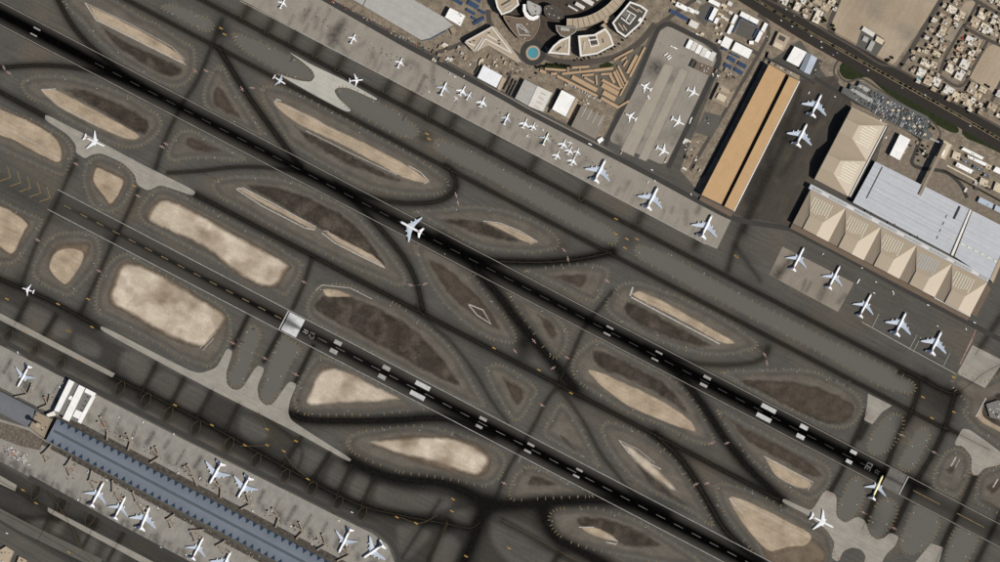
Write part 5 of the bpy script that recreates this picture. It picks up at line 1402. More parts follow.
# ---------------------------------------------------------------- inner apron sheds, compound, right side
for k, (x, y) in enumerate([(689.6,44.6),(694.4,46.8),(699,49.6),(703.6,52.4),(707.9,54.8),(712.6,56.6)]):
    building('aircraft_shelter', ['first','second','third','fourth','fifth','last'][k] + ' white shelter from the left in the stepped row on the ringed apron', q4(x, y, 4.8, 9.2 if k != 4 else 7.6, 27), 8, M_rw if k % 2 == 0 else M_ro, M_wl, .3, .5, group='white shelters in a stepped row', cat='shelter')
building('hut', 'small black-roofed hut at the top of the ringed apron', q4(693,63.5,3.6,8.5,27), 5, M_rdk, M_wd, .3, .4)
building('workshop', 'brown flat-roofed workshop in the upper right corner of the ringed apron', [(697,62),(714,68),(710,76),(694,68.5)], 6, M_rbr, M_wl, .5, .6, units=10)
for k, (x, y, l, w_, a) in enumerate([(682,7,13,4.6,27),(691,10.5,8,4,27),(697,12.5,4,3,27)]):
    building('warehouse', ['long white roof above the blue carport near the top','white roof right of the long one near the top','short white roof at the end of the row near the top'][k], q4(x, y, l, w_, a), 9, M_rw, M_wl, .4, .6, units=1)
building('carport', 'long blue carport roof above the ringed apron', q4(679,15.2,20,3.6,27), 4, M_bluec, M_wd, 0, cat='carport')
building('warehouse', 'square white roof right of the long blue carport', q4(693.8,24.6,9.5,6.5,27), 8, M_ro, M_wl, .4, .6)
W1 = [(745,16,10,4.8,27,'white roof at the upper left of the courtyard compound'),(754,20.5,9.5,4.6,27,'white roof at the upper right of the courtyard compound'),(734.5,19.5,10,3.6,117,'upper of two white roofs on the left side of the courtyard'),(730.5,29.5,10,3.6,117,'lower of two white roofs on the left side of the courtyard'),(764.5,27.5,9,4,117,'upper of two white roofs on the right side of the courtyard'),(759,37,11.5,4,117,'lower of two white roofs on the right side of the courtyard'),
      (713.5,14.5,13,4.6,117,'white roof with blue edges left of the cluttered yard'),(714.5,3,12,4,27,'white roof at the top edge left of the yard'),(716.5,21,6,3.6,117,'short white roof below the one with blue edges'),(726.8,42.8,9,10.5,27,'square bright white roof below the courtyard'),(742,50.5,19,9.5,27,'largest bright white roof below the courtyard'),(719.6,42,3,3.4,27,'tiny white roof beside the square bright one'),(751.5,42.8,4.5,3.5,0,'white tent-like roof at the courtyard gate')]
for x, y, l, w_, a, lab in W1:
    building('warehouse', lab, q4(x, y, l, w_, a), 8 if l < 12 else 9, M_rw, M_wl, .4, .6, units=0)
for k, (x, y, l, w_, a) in enumerate([(744,19.5,11,1.6,27),(754,24.5,8,1.4,27),(737,25,18,1.6,117),(756,33.5,10,2.6,117),(709.5,14,14,2.2,117),(710,20.5,7,2,27),(731.5,59.5,8,4.2,30),(742,65,9,4.2,30),(727.8,66.4,8,4.2,30),(738.5,71.4,9.5,4.2,30),(724.5,49.5,5,2,27),(735,55.5,11,2,27)]):
    building('carport', ['blue canopy along the top of the courtyard','blue canopy at the top right of the courtyard','long blue canopy along the left side of the courtyard','blue canopy along the right side of the courtyard','blue canopy left of the yard roof','blue canopy across the yard entrance','upper left of four blue carports in a square','upper right of four blue carports in a square','lower left of four blue carports in a square','lower right of four blue carports in a square','short blue canopy under the square white roof','blue canopy under the largest white roof'][k], q4(x, y, l, w_, a), 3.6, M_bluec, M_wd, 0, group='blue carports of the compound', cat='carport')
# cluttered yard blocks
for k, (x, y, l, w_) in enumerate([(724,6,6,3),(730,4,5,4),(726,10,7,2.5),(721,15,7,2),(724,18,7,2),(719,18.5,4,2),(727,20,4,3),(731,13,4,3),(721.5,26,3,4),(716.5,28,3,3)]):
    building('storage_unit', 'small cream container block in the cluttered yard left of the courtyard', q4(x, y, l, w_), 4 + k % 3, [M_rc, M_ro, M_rb][k % 3], M_wl, .2, .3, group='container blocks in the cluttered yard', cat='container')
b = building('service_building', 'beige stepped building with roof plant left of the orange hangar', [(719.5,83.5),(735.5,91),(727,108),(711.5,100)], 10, M_rt, M_wl, .8, .8, units=14)
sub(b, 'upper_block', [(719,93),(727,97),(724,102.5),(716,98.5)], 10, 15, M_rc); sub(b, 'upper_block', [(722,86.5),(730,90.5),(728,94.5),(720,90.5)], 10, 13.5, M_rb)
b = building('office_building', 'flat-roofed building with a dark courtyard beside the highway ramp', [(778.5,32),(791,38),(783.5,52),(772,46)], 10, M_rb, M_wl, .9, .9)
sub(b, 'court_roof', [(780,35),(786,38),(784,42),(778,39)], 10, 10.6, M_rdk); sub(b, 'front_block', [(775,41.5),(783,45.5),(781,50),(773,45.8)], 10, 12, M_rc)
building('warehouse', 'bright white roof right of the courtyard building', [(794.5,46.5),(807,52.5),(798.5,67),(786.3,60.8)], 13, M_rw, M_wl, .4, .6)
building('warehouse', 'darker blue-grey long roof beside the bright white one', [(807.3,52.8),(811,54.6),(803.8,72.2),(799.5,69.4)], 11, bm_('roof_bluegrey_dark', C(128, 136, 146)), M_wg, .3, .6)
building('warehouse', 'pale blue-grey long roof beside the darker one', [(811.2,54.7),(817.5,58.5),(810,74.8),(804,72.3)], 11.5, bm_('roof_bluegrey', C(186, 194, 204)), M_wg, .3, .6)
building('shed', 'narrow grey-brown slatted roof next to the pale blue-grey roof', [(818.2,58.8),(822.5,61),(815.5,77),(810.8,75.2)], 7, M_rdk, M_wg, .3, .6, units=5)
building('warehouse', 'bright white roof between hangar and the long walkway', [(900,134.2),(910.6,139.8),(899.8,160.5),(889.6,155)], 16, M_rw, M_wl, .4, .6)
b = building('gatehouse', 'beige gate building with a white skylight at the end of the walkway', [(944,140.5),(952.5,145.3),(945,160),(936.5,156)], 18, M_rc, M_wl, 1, 1)
sub(b, 'skylight', [(942.5,149),(945.5,150.5),(943,156),(940,154.6)], 18, 19, M_rw); sub(b, 'canopy_link', [(930,137.5),(944,143.5),(943.3,145),(929.3,139)], 8, 12, M_rg)
# warehouses on the right edge
WR_ = [([(964,147.5),(984,157.5),(982,160),(961,149.5)],9,M_rw,'long thin white roof parallel to the grass strip'),([(967.5,155),(987,163.5),(985.5,166.5),(968,158)],10,M_rw,'long white roof below the thin one'),([(957.5,162.3),(973.5,170.5),(971,174),(955.5,166)],10,M_rw,'white roof nearest the walkway at right'),([(954,151),(961,154),(959,161),(951.5,158)],7,M_rc,'beige roof beside the walkway'),([(962,158.5),(970,162.5),(968.5,165),(961.5,161)],6,bm_('roof_slate', C(92, 100, 112)),'small slate roof between two white roofs'),([(974,165),(983,169.5),(981,172),(972.5,168)],6,MATS['roof_slate'],'slate roof right of the white one'),([(981,177.5),(989,181),(986,187),(979,183.5)],8,M_rc,'beige block by the drainage channel'),([(996,182),(1006,187),(1003,195),(993,190)],8,M_rc,'beige block at the right edge above the blue roofs'),([(987,163.5),(992,166),(990,170.5),(985.5,168)],8,M_rc,'beige block at the end of the long white roof'),([(996,166.5),(1008,172),(1005,177),(993,171)],9,M_rw,'white roof cut by the right edge'),
       ([(980,197),(994,204),(992,209),(977.5,202)],9,bm_('roof_skyblue', C(178, 188, 200)),'pale blue roof below the drainage channel'),([(996,205),(1008,211),(1006,216),(994,210)],9,MATS['roof_skyblue'],'pale blue roof at the right edge'),([(984,172.5),(990,175.5),(988.5,178.5),(983,176)],5,MATS['roof_slate'],'square slate roof beside a beige block')]
for p, h_, m_, lab in WR_:
    building('warehouse', lab, p, h_, m_, M_wl, .4, .6, units=2)
sub_l = [((950,168),(976,181),1.6)]
multi_strip('yard_wall', [([(947,165.5),(977,181)], 1.4)], .28, M_rc)
# drainage channel
multi_strip('drainage_channel', [([(943,170),(1004,203)], 1.8)], .29, mat('channel_dark', C(40, 36, 26), var=.2))
b = building('plant_building', 'cluttered utility plant cut by the right edge', [(986,404),(998,400),(1012,404),(1012,424),(1000,420),(990,417)], 7, M_wg, M_wl, .5, .6, units=26, usize=(2, 6))
# ---------------------------------------------------------------- station in the sand lot
b = building('fuel_station', 'small L-shaped station with white canopy inside the sand lot', [(864,26.5),(875.5,33.5),(873,37.5),(861.5,30.5)], 7, M_ro, M_wl, .5, .6)
sub(b, 'end_block', [(877,36),(884.5,40.5),(882,45),(875,41)], 0, 7, M_rc); sub(b, 'canopy', [(871.5,40.5),(875.5,42.5),(871,52),(866.5,49.5)], 4.5, 5.2, M_rg)
sub(b, 'tank_block', [(864,36),(869,38),(867,43),(862,40.5)], 0, 4, M_rg)
for x, y in ((872.6,43.5),(868.3,49.3)):
    sub(b, 'post', q4(x, y, .3, .3), 0, 4.5, M_wg)

# ================================================================== CONCOURSE
def vault(name, label, p0, p1, half, h_edge, h_top, nseg, m):
    """barrel roof along p0 -> p1 (pixels); returns root and frame"""
    ln = math.hypot(p1[0]-p0[0], p1[1]-p0[1]); d = ((p1[0]-p0[0])/ln, (p1[1]-p0[1])/ln); n_ = (-d[1], d[0])
    root = empty(name, W((p0[0]+p1[0])/2, (p0[1]+p1[1])/2)); tag(root, label, 'concourse')
    rx, ry = root.location.x, root.location.y
    K = 14
    def pt(u, v, dz=0.0):
        z = h_edge + (h_top - h_edge) * (1 - (v / half) ** 2) + dz
        w_ = W(p0[0] + d[0]*u + n_[0]*v, p0[1] + d[1]*u + n_[1]*v, z)
        return (w_[0]-rx, w_[1]-ry, z)
    V = []; F = []
    for i in range(nseg + 1):
        for j in range(K + 1):
            V.append(pt(ln * i / nseg, -half + 2 * half * j / K))
    for i in range(nseg):
        for j in range(K):
            a = i * (K + 1) + j
            F.append((a, a + 1, a + K + 2, a + K + 1)[::-1])
    new_mesh('roof', V, F, m, root, smooth=True)
    for sg in (-1, 1):
        A = pt(0, sg * half); B = pt(ln, sg * half)
        new_mesh('side_wall', [A, B, (B[0], B[1], 0), (A[0], A[1], 0)], [(0, 1, 2, 3)], M_wd, root)
    for u in (0, ln):
        E = [pt(u, -half + 2 * half * j / K) for j in range(K + 1)]
        new_mesh('end_wall', E + [(E[-1][0], E[-1][1], 0), (E[0][0], E[0][1], 0)], [tuple(range(K + 3))], M_wg, root)
    return root, pt, ln
cr, cpt, cl = vault('blue_concourse', 'long barrel-roofed blue-grey concourse with dark triangular skylights', (51.5, 429.3), (345, 583.5), 12.2, 11, 24, 40, M_concou)
V = []; F = []
for i in range(41):
    for v in (-1.4, 1.4): V.append(cpt(2.5 + (cl - 4) * i / 40, v, .4))
for i in range(40): F.append((2*i, 2*i+1, 2*i+3, 2*i+2))
F = [f[::-1] for f in F]
new_mesh('ridge_skylight', V, F, M_ridge, cr)
u = 6.5
while u < cl - 4:
    for sg in (-1, 1):
        pts = [cpt(u - 2.4, sg * 11.9, .5), cpt(u + 2.4, sg * 11.9, .5), cpt(u + .2, sg * 9.6, .5), cpt(u, sg * 7.4, .5), cpt(u - .2, sg * 9.6, .5)]
        a_ = cpt(u - 1.15, sg * 9.6, .5); b_ = cpt(u + 1.15, sg * 9.6, .5)
        new_mesh('triangular_skylight', [pts[0], pts[1], b_, pts[3], a_], [(0, 1, 2, 4), (4, 2, 3)] if sg > 0 else [(1, 0, 4, 2), (2, 4, 3)], M_skyl, cr)
    u += 8.05
cw, wpt, wl = vault('grey_concourse', 'plain grey barrel-roofed concourse running off the left edge', (-60, 371), (36, 420.5), 9.8, 12, 20, 14, bm_('concourse_grey_roof', C(112, 114, 118), var=.05, stripes=(RA, 7, .08, .1)))
b = building('terminal_node', 'tan flat-roofed block between the two concourses carrying the control tower', [(36.5,411.5),(52,419),(43.5,437.5),(29.5,427)], 22, M_rt, M_wl, .9, 1.0, units=6)
# control tower
tr_ = empty('control_tower', W(41, 424)); tag(tr_, 'tall round control tower on the tan block between the concourses', 'tower')
def lathe(name, prof, m, parent, n=16):
    V = []; F = []
    for r_, z in prof: V += [(r_ * math.cos(2*math.pi*i/n), r_ * math.sin(2*math.pi*i/n), z) for i in range(n)]
    for j in range(len(prof) - 1):
        for i in range(n):
            k = (i + 1) % n; F.append((j*n+i, j*n+k, (j+1)*n+k, (j+1)*n+i))
    F.append(tuple((len(prof)-1)*n + i for i in range(n)))
    return new_mesh(name, V, F, m, parent)
lathe('shaft', [(4.2, 0), (3.8, 58), (6.5, 62)], M_rt, tr_); lathe('cab', [(6.5, 62), (7.4, 66), (6.8, 66.4)], M_glass, tr_); lathe('cab_roof', [(7.2, 66.4), (6.6, 67.4), (1.0, 68)], M_rb, tr_)
# white terminal block
b = building('terminal_block', 'white ribbed terminal block with grey gaps beside the blue concourse', [(69,379),(96,393),(80.5,424),(53.5,411)], 15, M_wg, M_wl, .3, .6)
for p, z_ in (([(69,379.3),(74.4,382),(59,412),(54,410.6)],18),([(79,384.7),(85,387.6),(69,421.5),(62.5,418.4)],18.5),([(86,388),(95.8,393.2),(94,397),(84.4,392)],17),([(91.5,396),(95.5,396.5),(81,423.5),(77.5,421.5)],17.5),([(76,409.5),(84,413),(81,420),(72.6,416)],17),([(70,395.5),(76.2,398.2),(74.6,402),(68,398.6)],16.8)):
    sub(b, 'roof_strip', p, 15, z_, M_rw)
for k in range(5):
    sub(b, 'roof_unit', q4(88 - k * 2.2, 397 + k * 4.4, 1.8, 1.4), 15, 16.6, M_unitd)
sub(b, 'link_bridge', [(54,410.8),(55.8,415.4),(48,416.8),(46.2,414.4)], 6, 14, M_par)

# ---------------------------------------------------------------- jet bridges
JB = []
JBP = []
def jetbridge(label, root_px, rot_px, arms, h=6.0):
    JBP.append((root_px, rot_px, arms))
    r_ = empty('jet_bridge', W(rot_px[0], rot_px[1])); tag(r_, label, 'jet bridge', 'jet bridges of the concourse')
    def seg(name, p, q, w_, z0, z1, m):
        ln = math.hypot(q[0]-p[0], q[1]-p[1])
        return sub(r_, name, q4((p[0]+q[0])/2, (p[1]+q[1])/2, ln, w_, math.degrees(math.atan2(q[1]-p[1], q[0]-p[0]))), z0, z1, m)
    seg('fixed_link', root_px, rot_px, 1.5, h - 2.2, h + 1.6, M_beige)
    a = [(r_.location.x * 0 + 3.2 * math.cos(2*math.pi*i/12), 3.2 * math.sin(2*math.pi*i/12)) for i in range(12)]
    prism('rotunda', a, 0, h + 1.9, M_beige, r_)
    for e in arms:
        t_ = seg('tunnel', rot_px, e, 1.15, h - 2.4, h + 1.2, M_beige)
        seg('cab', e, (e[0] + (e[0]-rot_px[0]) * .12, e[1] + (e[1]-rot_px[1]) * .12), 1.9, h - 2.4, h + 1.5, M_rb)
        mx, my = rot_px[0] + (e[0]-rot_px[0]) * .8, rot_px[1] + (e[1]-rot_px[1]) * .8
        sub(r_, 'drive_column', q4(mx, my, .5, .9), 0, h - 2.4, M_wd)
jetbridge('long angled bridge at the left end beside the grey concourse', (14.5,397), (27.5,394.5), [(21,387),(31.5,385)])
jetbridge('bridge with two short arms left of the white terminal block', (39,408.5), (47.5,405), [(44.5,397.5),(50,396)])
jetbridge('first bridge right of the white terminal block, upper side', (107,440.5), (107.5,430.5), [(98.5,422.5),(101,418)])
jetbridge('second bridge right of the white terminal block, upper side', (128,450.5), (130.8,441), [(122,437.5),(127,434.5)])
jetbridge('third bridge on the upper side, facing a stand with curved hose', (150,463), (159.5,457), [(152.5,449.5),(156,447.5)])
jetbridge('bridge serving the stand left of the two big airliners', (197.5,486), (193,476), [(184.5,467.5),(188,465.5)])
jetbridge('bridge at the nose of the left big airliner on the upper side', (220.5,498), (221.3,488), [(213.5,481.5),(217,480)])
jetbridge('bridge at the nose of the right big airliner on the upper side', (241,509), (250,504.5), [(242.5,497.5),(246.5,494)])
jetbridge('first bridge on the empty stands right of the big airliners', (275.5,527.5), (279,517.5), [(269,511.5),(273,509)])
jetbridge('second bridge on the empty stands right of the big airliners', (296,539), (303,531.5), [(295.5,527),(299.5,523)])
jetbridge('bridge left of the twin-engined airliner at the bottom end', (317,550), (326,544.5), [(318,540),(322.5,535)])
jetbridge('lowest bridge on the upper side near the bottom edge', (337,561), (349.5,555), [(343.5,549),(346.5,548.5)])
jetbridge('leftmost bridge on the lower side, by the tan block', (51.5,445), (43,454), [(46.5,461.5),(49,459.5)])
jetbridge('second bridge from the left on the lower side', (71.5,457.5), (66,466), [(70,475),(73.5,471.5)])
jetbridge('bridge at the nose of the leftmost lower airliner', (92,470), (89.5,480.5), [(94,487.5),(97,483.5)])
jetbridge('bridge at the nose of the second lower airliner', (112.5,480), (113,491.5), [(120,500.5),(122,498.5)])
jetbridge('bridge at the nose of the four-engined lower airliner', (132.5,491.5), (136.5,501), [(144,512),(147,508.5)])
jetbridge('bridge on the empty lower stand right of the four-engined airliner', (174.5,514), (167.5,519), [(171.5,527.5),(174,524.5)])
jetbridge('horizontal bridge at the nose of the lower right twin-engined airliner', (204,529.7), (191,530.5), [(195,540.5),(199.5,537)])
jetbridge('last bridge on the lower side near the bottom edge', (225.5,540.5), (217,545.5), [(224,553),(227,551.5)])
# ================================================================== CITY: lots, roads, villas, trees, cars
M_lot = mat('sand_lot', C(156, 140, 119), lam=120, fine=.09, flam=5, col2=C(176, 161, 140), blot=(C(142, 132, 118), 110, .5, .68), streak=(117.55, 10, 6, .05), spec=.05)
M_city = mat('city_ground', C(112, 102, 89), lam=18, fine=.3, flam=5, col2=C(146, 134, 117), spec=.05)
M_road = mat('street_asphalt', C(84, 78, 72), var=.08, lam=30, fine=.06, flam=4, spec=.1)
M_hwy = mat('highway_asphalt', C(54, 50, 46), var=.06, lam=40, fine=.06, flam=4, streak=(-29, 3, 30, .06), spec=.1)
M_verge = mat('sandy_verge', C(136, 120, 102), var=.12, lam=20, fine=.15, flam=4, spec=.05)
M_med = mat('median_planting', C(56, 58, 34), lam=8, fine=.3, flam=2.5, col2=C(92, 82, 62), spec=.05)
# whole landside block behind the north apron
sheet('city_ground', [(318,-8),(430,52),(532,107),(600,141),(607,132),(655,24),(668,19),(722,52),(721,64),(680,170),(702,196),(769,62),(800,40),(848,108),(890,128),(900,165),(1010,222),(1400,300),(1400,-400),(318,-400)], .04, M_city)
sheet('service_yard', [(846,112),(852,104),(893,124),(900,132),(960,170),(1010,200),(1010,232),(970,211),(876,163),(886,128)], .07, mat('yard_ground', C(112, 102, 90), lam=12, fine=.2, flam=3, col2=C(132, 122, 108)))
sheet('dark_apron', [(800,80),(834,76),(852,104),(812,186),(792,226),(748,218),(734,214)], .075, mat('hangar_apron_asphalt', C(70, 65, 58), var=.1, lam=40, fine=.08, streak=(117.55, 8, 8, .1), blot=(C(82, 75, 65), 60, .5, .7), attr_cols=[('wear', C(22, 20, 18), .1)]), step=2.0, wear=wear_field)
sheet('sand_lot', [(846,-10),(944,-10),(938,4),(896,62),(891,66),(880,64),(866,56),(840,38),(833,31),(832,24)], .10, M_lot, feather=None)
sheet('sand_lot', [(987,48),(994,44),(1010,50),(1010,92),(993,92),(970,78),(972,72)], .10, M_lot)
sheet('sand_lot', [(958,12),(966,2),(974,0),(976,8),(968,18)], .10, M_lot)
sheet('sand_lot', [(950,26),(962,20),(964,26),(955,44),(944,38)], .10, M_lot)
sheet('sand_lot', [(951,56),(962,56),(960,66),(956,66)], .10, M_lot)
sheet('station_yard', [(861,31),(866,27),(884,39),(885,43),(874,60),(866,56),(860,50),(856,46)], .16, M_svc2)
sheet('grass_strip', [(840,66),(844,62.5),(852,63.5),(858,67),(870,74),(900,91),(930,108),(945,117),(958,128),(957,133),(948,131),(930,121),(905,106),(885,92),(868,78),(855,80),(845,78.5),(840,73)], .16, M_green, smooth=True)
sheet('grass_strip', [(962,128),(980,137),(1008,151),(1008,157),(985,146),(967,139),(962,134)], .16, M_green)
sheet('grass_strip', [(538,67),(550,64),(570,66),(568,69),(546,70)], .13, M_green)
sheet('grass_strip', [(599,65),(608,62),(614,65),(610,68),(600,69)], .16, M_green)
def cst(pts, w_, m, z, nm='street'): return road(nm, pts, w_, m, z)
cst([(728,-18),(800,26.5),(856,58),(900,82.5),(955,113),(1010,145)], 25, M_verge, .14, 'verge')
cst([(733,-22),(800,20),(856,51.5),(900,76),(955,106.5),(1010,138)], 9.5, M_hwy, .22, 'highway')
cst([(723,-14),(800,33.5),(856,65.5),(900,90),(955,120.5),(1010,152)], 9.0, M_hwy, .22, 'highway')
cst([(728,-18),(800,27),(856,58.5),(900,83),(955,113.5),(1010,145)], 1.8, M_med, .3, 'median')
cst([(752,-8),(800,16),(830,34),(855,48),(880,64),(900,70),(960,105),(1010,133)], 2.2, M_road, .26)
cst([(842,-8),(830,22),(829,28),(834,34)], 4.0, M_road, .18)
cst([(946,-8),(930,18),(912,48),(903,62),(897,71)], 4.6, M_road, .18)
cst([(962,-8),(978,2),(1010,20)], 3.4, M_road, .18); cst([(978,2),(966,24),(962,28),(946,56)], 3.0, M_road, .19)
cst([(964,27),(984,38),(1010,50)], 3.4, M_road, .20); cst([(988,40),(972,70),(964,84),(956,86),(945,80),(940,74),(946,56)], 3.2, M_road, .21)
cst([(1006,72),(990,104),(985,112)], 3.6, M_road, .19)
cst([(806,58),(770,40),(762,32),(755,16),(742,10),(700,-10)], 3.2, M_road, .2) if False else None
cst([(690,170),(760,52),(768,28),(765,20),(758,15)], 3.6, M_road, .19); cst([(700,178),(712,160),(764,60),(768,59),(800,75),(815,84)], 2.6, M_svc, .23)
cst([(840,58),(835,66),(834,74),(838,80),(832,84)], 2.0, M_road, .2); cst([(838,70),(840,77),(848,82),(862,79),(880,90),(905,106),(930,120),(940,132),(938,140)], 1.8, M_road, .24)
cst([(815,78),(850,99),(890,119),(918,137),(919,142),(914,155),(912,163),(920,168),(945,172),(960,184),(967,198)], 3.6, M_svc, .23)
cst([(660,24),(700,-4)], 4, M_road, .17); cst([(655,24),(640,42),(618,56),(590,62),(560,62),(545,57)], 6, M_road, .17); cst([(525,60),(500,42),(490,24),(488,10)], 5, M_road, .18)
cst([(494,26),(465,42),(440,52),(425,56)], 4.2, M_road, .17); cst([(540,66),(560,77),(600,97),(622,110)], 4.5, M_road, .18); cst([(668,22),(720,48),(728,40),(760,55)], 4, M_road, .16)
sheet('courtyard', [(741,20),(758,28),(757,34),(753,42),(735,34)], .2, M_svc2)
sheet('yard_pavement', [(700,6),(714,0),(712,18),(705,26),(696,18)], .2, M_svc2); sheet('parking_lot', [(705,112),(722,116),(712,138),(694,132)], .2, M_svc2)
b = building('car_park_deck', 'grey stepped car park roof packed with cars beside the highway', [(841,92.5),(843.5,87),(849,89.5),(851,84),(857,86.5),(860,81.5),(900,103),(928.5,117),(931,124),(927,130),(933,134),(931,139.5),(921,138.5),(880,117)], 9, bm_('deck_concrete', C(98, 98, 94), var=.15), M_wg, 1.0, .8)
for p in ([(850,90),(853,88.5),(874,100),(872,103.5)],[(857,86),(862,85),(870,89.5),(867,92.5)]):
    sub(b, 'ramp', p, 9, 10.2, M_rg)
# cars
M_cars = [pm('car_paint_' + n_, c_, rough=.35) for n_, c_ in (('white', (.8, .8, .8)), ('silver', C(150, 156, 162)), ('black', (.02, .02, .022)), ('blue', C(60, 78, 104)), ('red', C(150, 40, 36)))]
CN = ['white', 'silver', 'black', 'blue', 'red']
def car_mesh():
    bd = MB(); bd.wing([(0, 2.3, -2.3, 0, 0)][:0]) if False else None
    V = []
    prof = [(-2.3, .35), (2.3, .35), (2.3, .75), (1.2, .95), (.5, 1.45), (-1.3, 1.5), (-2.2, 1.0)]
    for y, k in ((-.92, 1), (.92, 1)):
        V += [(x, y * (.86 if z > 1.2 else 1), z) for x, z in prof]
    n_ = len(prof)
    bd.add(V, [tuple(range(n_)), tuple(range(2*n_-1, n_-1, -1))] + [(i, (i+1) % n_, n_ + (i+1) % n_, n_ + i) for i in range(n_)])
    gl = MB(); gl.add([(1.18, -.8, .98), (.54, -.76, 1.44), (.54, .76, 1.44), (1.18, .8, .98)], [(0, 1, 2, 3)]).add([(-1.36, -.76, 1.48), (-2.14, -.8, 1.05), (-2.14, .8, 1.05), (-1.36, .76, 1.48)], [(0, 1, 2, 3)])
    wh = MB()
    for x in (-1.4, 1.4):
        for y in (-.9, .9):
            Vw = [(x + .34 * math.cos(a_), y + s_ * .1, .34 + .34 * math.sin(a_)) for s_ in (-1, 1) for a_ in [k * math.pi / 4 for k in range(8)]]
            wh.add(Vw, [tuple(range(8)), tuple(range(15, 7, -1))] + [(k, (k + 1) % 8, 8 + (k + 1) % 8, 8 + k) for k in range(8)])
    return [('body', bd.mesh('body', M_cars[0])), ('window', gl.mesh('window', M_dark)), ('wheels', wh.mesh('wheels', M_tyre))]
CAR = car_mesh()
def car(x, y, z, ang, ci, label, group, sc=1.0):
    w_ = W(x, y, z)
    o = bpy.data.objects.new('car', CAR[0][1]); COL.objects.link(o)
    o.location = (w_[0], w_[1], z); o.rotation_euler = (0, 0, math.radians(-ang)); o.scale = (sc, sc, sc)
    o.material_slots[0].link = 'OBJECT'; o.material_slots[0].material = M_cars[ci]
    tag(o, label, 'car', group)
    for nm, me in CAR[1:]:
        c_ = bpy.data.objects.new(nm, me); COL.objects.link(c_); c_.parent = o
rc = random.Random(5)
deck = inset([(x, -y) for x, y in [(841,92.5),(843.5,87),(849,89.5),(851,84),(857,86.5),(860,81.5),(900,103),(928.5,117),(931,124),(927,130),(933,134),(931,139.5),(921,138.5),(880,117)]][::-1], 1.2)
deck = [(x, -y) for x, y in deck]
nc = 0
for i in range(44):
    for j in range(9):
        x, y = uv(858, 84, i * 1.9, j * 2.35 + .6)
        if x < 868 and rc.random() < .75: continue
        if not inside(np.array([x]), np.array([y]), deck)[0] or rc.random() < .18 or nc >= 270: continue
        ci = rc.choices(range(5), (26, 24, 34, 14, 2))[0]
        car(x + rc.uniform(-.15, .15), y + rc.uniform(-.1, .1), 9.02, RA + 90 + rc.uniform(-4, 4), ci, CN[ci] + ' car parked among many on the car park deck beside the highway', 'cars on the car park deck', 1.2)
        nc += 1
for k in range(8):
    x, y = 888 + k * 5.3, 102.5 + k * 4 + (k % 2) * 4
    sub(b, 'stair_block', q4(x, y, 2.6, 2.2), 9, 11.5, M_rc)
# street cars
SC = [(868,70.5,0),(833,55,1),(811,36,0),(821,42,0),(821.5,47.5,0),(837,53,1),(781,20.6,0),(792,26.5,0),(902,88,1),(786,9.5,0),(794,16,1),(846,47,2),(925,95,0),(938,101,2),(970,126,0),(762,4,1)]
for x, y, ci in SC:
    car(x, y, .24, 30, ci, CN[ci] + ' car driving on the highway at the upper right', 'cars on the highway', 1.25)
for k in range(30):
    t = rc.random()
    x, y = 551 + 52 * t, 75.5 + 27.5 * t
    ci = rc.choices(range(5), (60, 20, 12, 5, 3))[0]
    car(x + rc.uniform(-.3, .3), y - .6 + rc.uniform(-.5, .5), .22, 118 + rc.uniform(-3, 3), ci, CN[ci] + ' car parked nose-in along the diagonal street below the tan canopies', 'cars along the diagonal street', 1.15)
for k in range(26):
    x, y = rc.choice([(700 + rc.uniform(0, 16), 116 + rc.uniform(0, 8)), (765 + rc.uniform(-4, 4), 30 + rc.uniform(-8, 16)), (512 + rc.uniform(-12, 20), 66 + rc.uniform(-6, 10)), (490 + rc.uniform(-6, 10), 62 + rc.uniform(-3, 4))])
    ci = rc.choices(range(5), (50, 20, 18, 8, 4))[0]
    car(x, y, .26, RA + rc.choice((0, 90)), ci, CN[ci] + ' car parked on a landside lot between apron and city', 'cars on the landside lots', 1.1)

# villas ------------------------------------------------------------
VIL = {
 'in the block right of the large sand lot': [(957,1,8,5),(952,10,9,7),(962,15,7,6),(957.5,18,6,5),(942,15.5,5,4),(947,22,8,8),(943,31,7,8),(939.5,35,6,4),(935,43,7,6),(943,48.5,7,6),(929.5,46.5,5,4),(925.5,51.5,4,6),(937,54,8,4)],
 'in the block at the upper right edge': [(975,23,9,9),(982,16,8,6),(984,28.5,9,8),(993.5,22,5,5),(989.5,31,6,6),(995,34,8,5),(998,3,6,5),(988,14,5,4),(991,1,5,4)],
 'in the block left of the small sand lot': [(970,41,9,8),(977.5,43,8,8),(962,43,4,4),(960.5,48.5,7,5),(972,53,6,6),(965,64.5,9,9),(960,75,10,8),(971,59.5,7,5),(950.5,69,8,8)],
 'in the row along the highway': [(921.5,73,8,8),(926,63.5,10,6),(934,65,7,6),(929,81,9,9),(936.5,82,8,8),(949,91,10,8),(956,97,8,9),(963.5,97.5,8,7),(968.5,103,9,7),(973,100.5,5,5),(942.5,93,3,3),(913.5,70,4,6)],
 'below the small sand lot': [(972.5,88.5,11,8),(978,95.5,8,6),(983,90,8,5),(992.5,107,6,9),(999,94,5,6),(1000,115,6,6)],
 'beside the highway at the top centre': [(784,1.5,8,6),(797.5,7,6,8),(803,1.5,6,5),(818,2,9,6),(826,7.5,9,7),(832,2.5,7,6),(818,17,13,7),(805.5,10.5,5,4),(835,9,4,4)],
}
rf_ = random.Random(31)
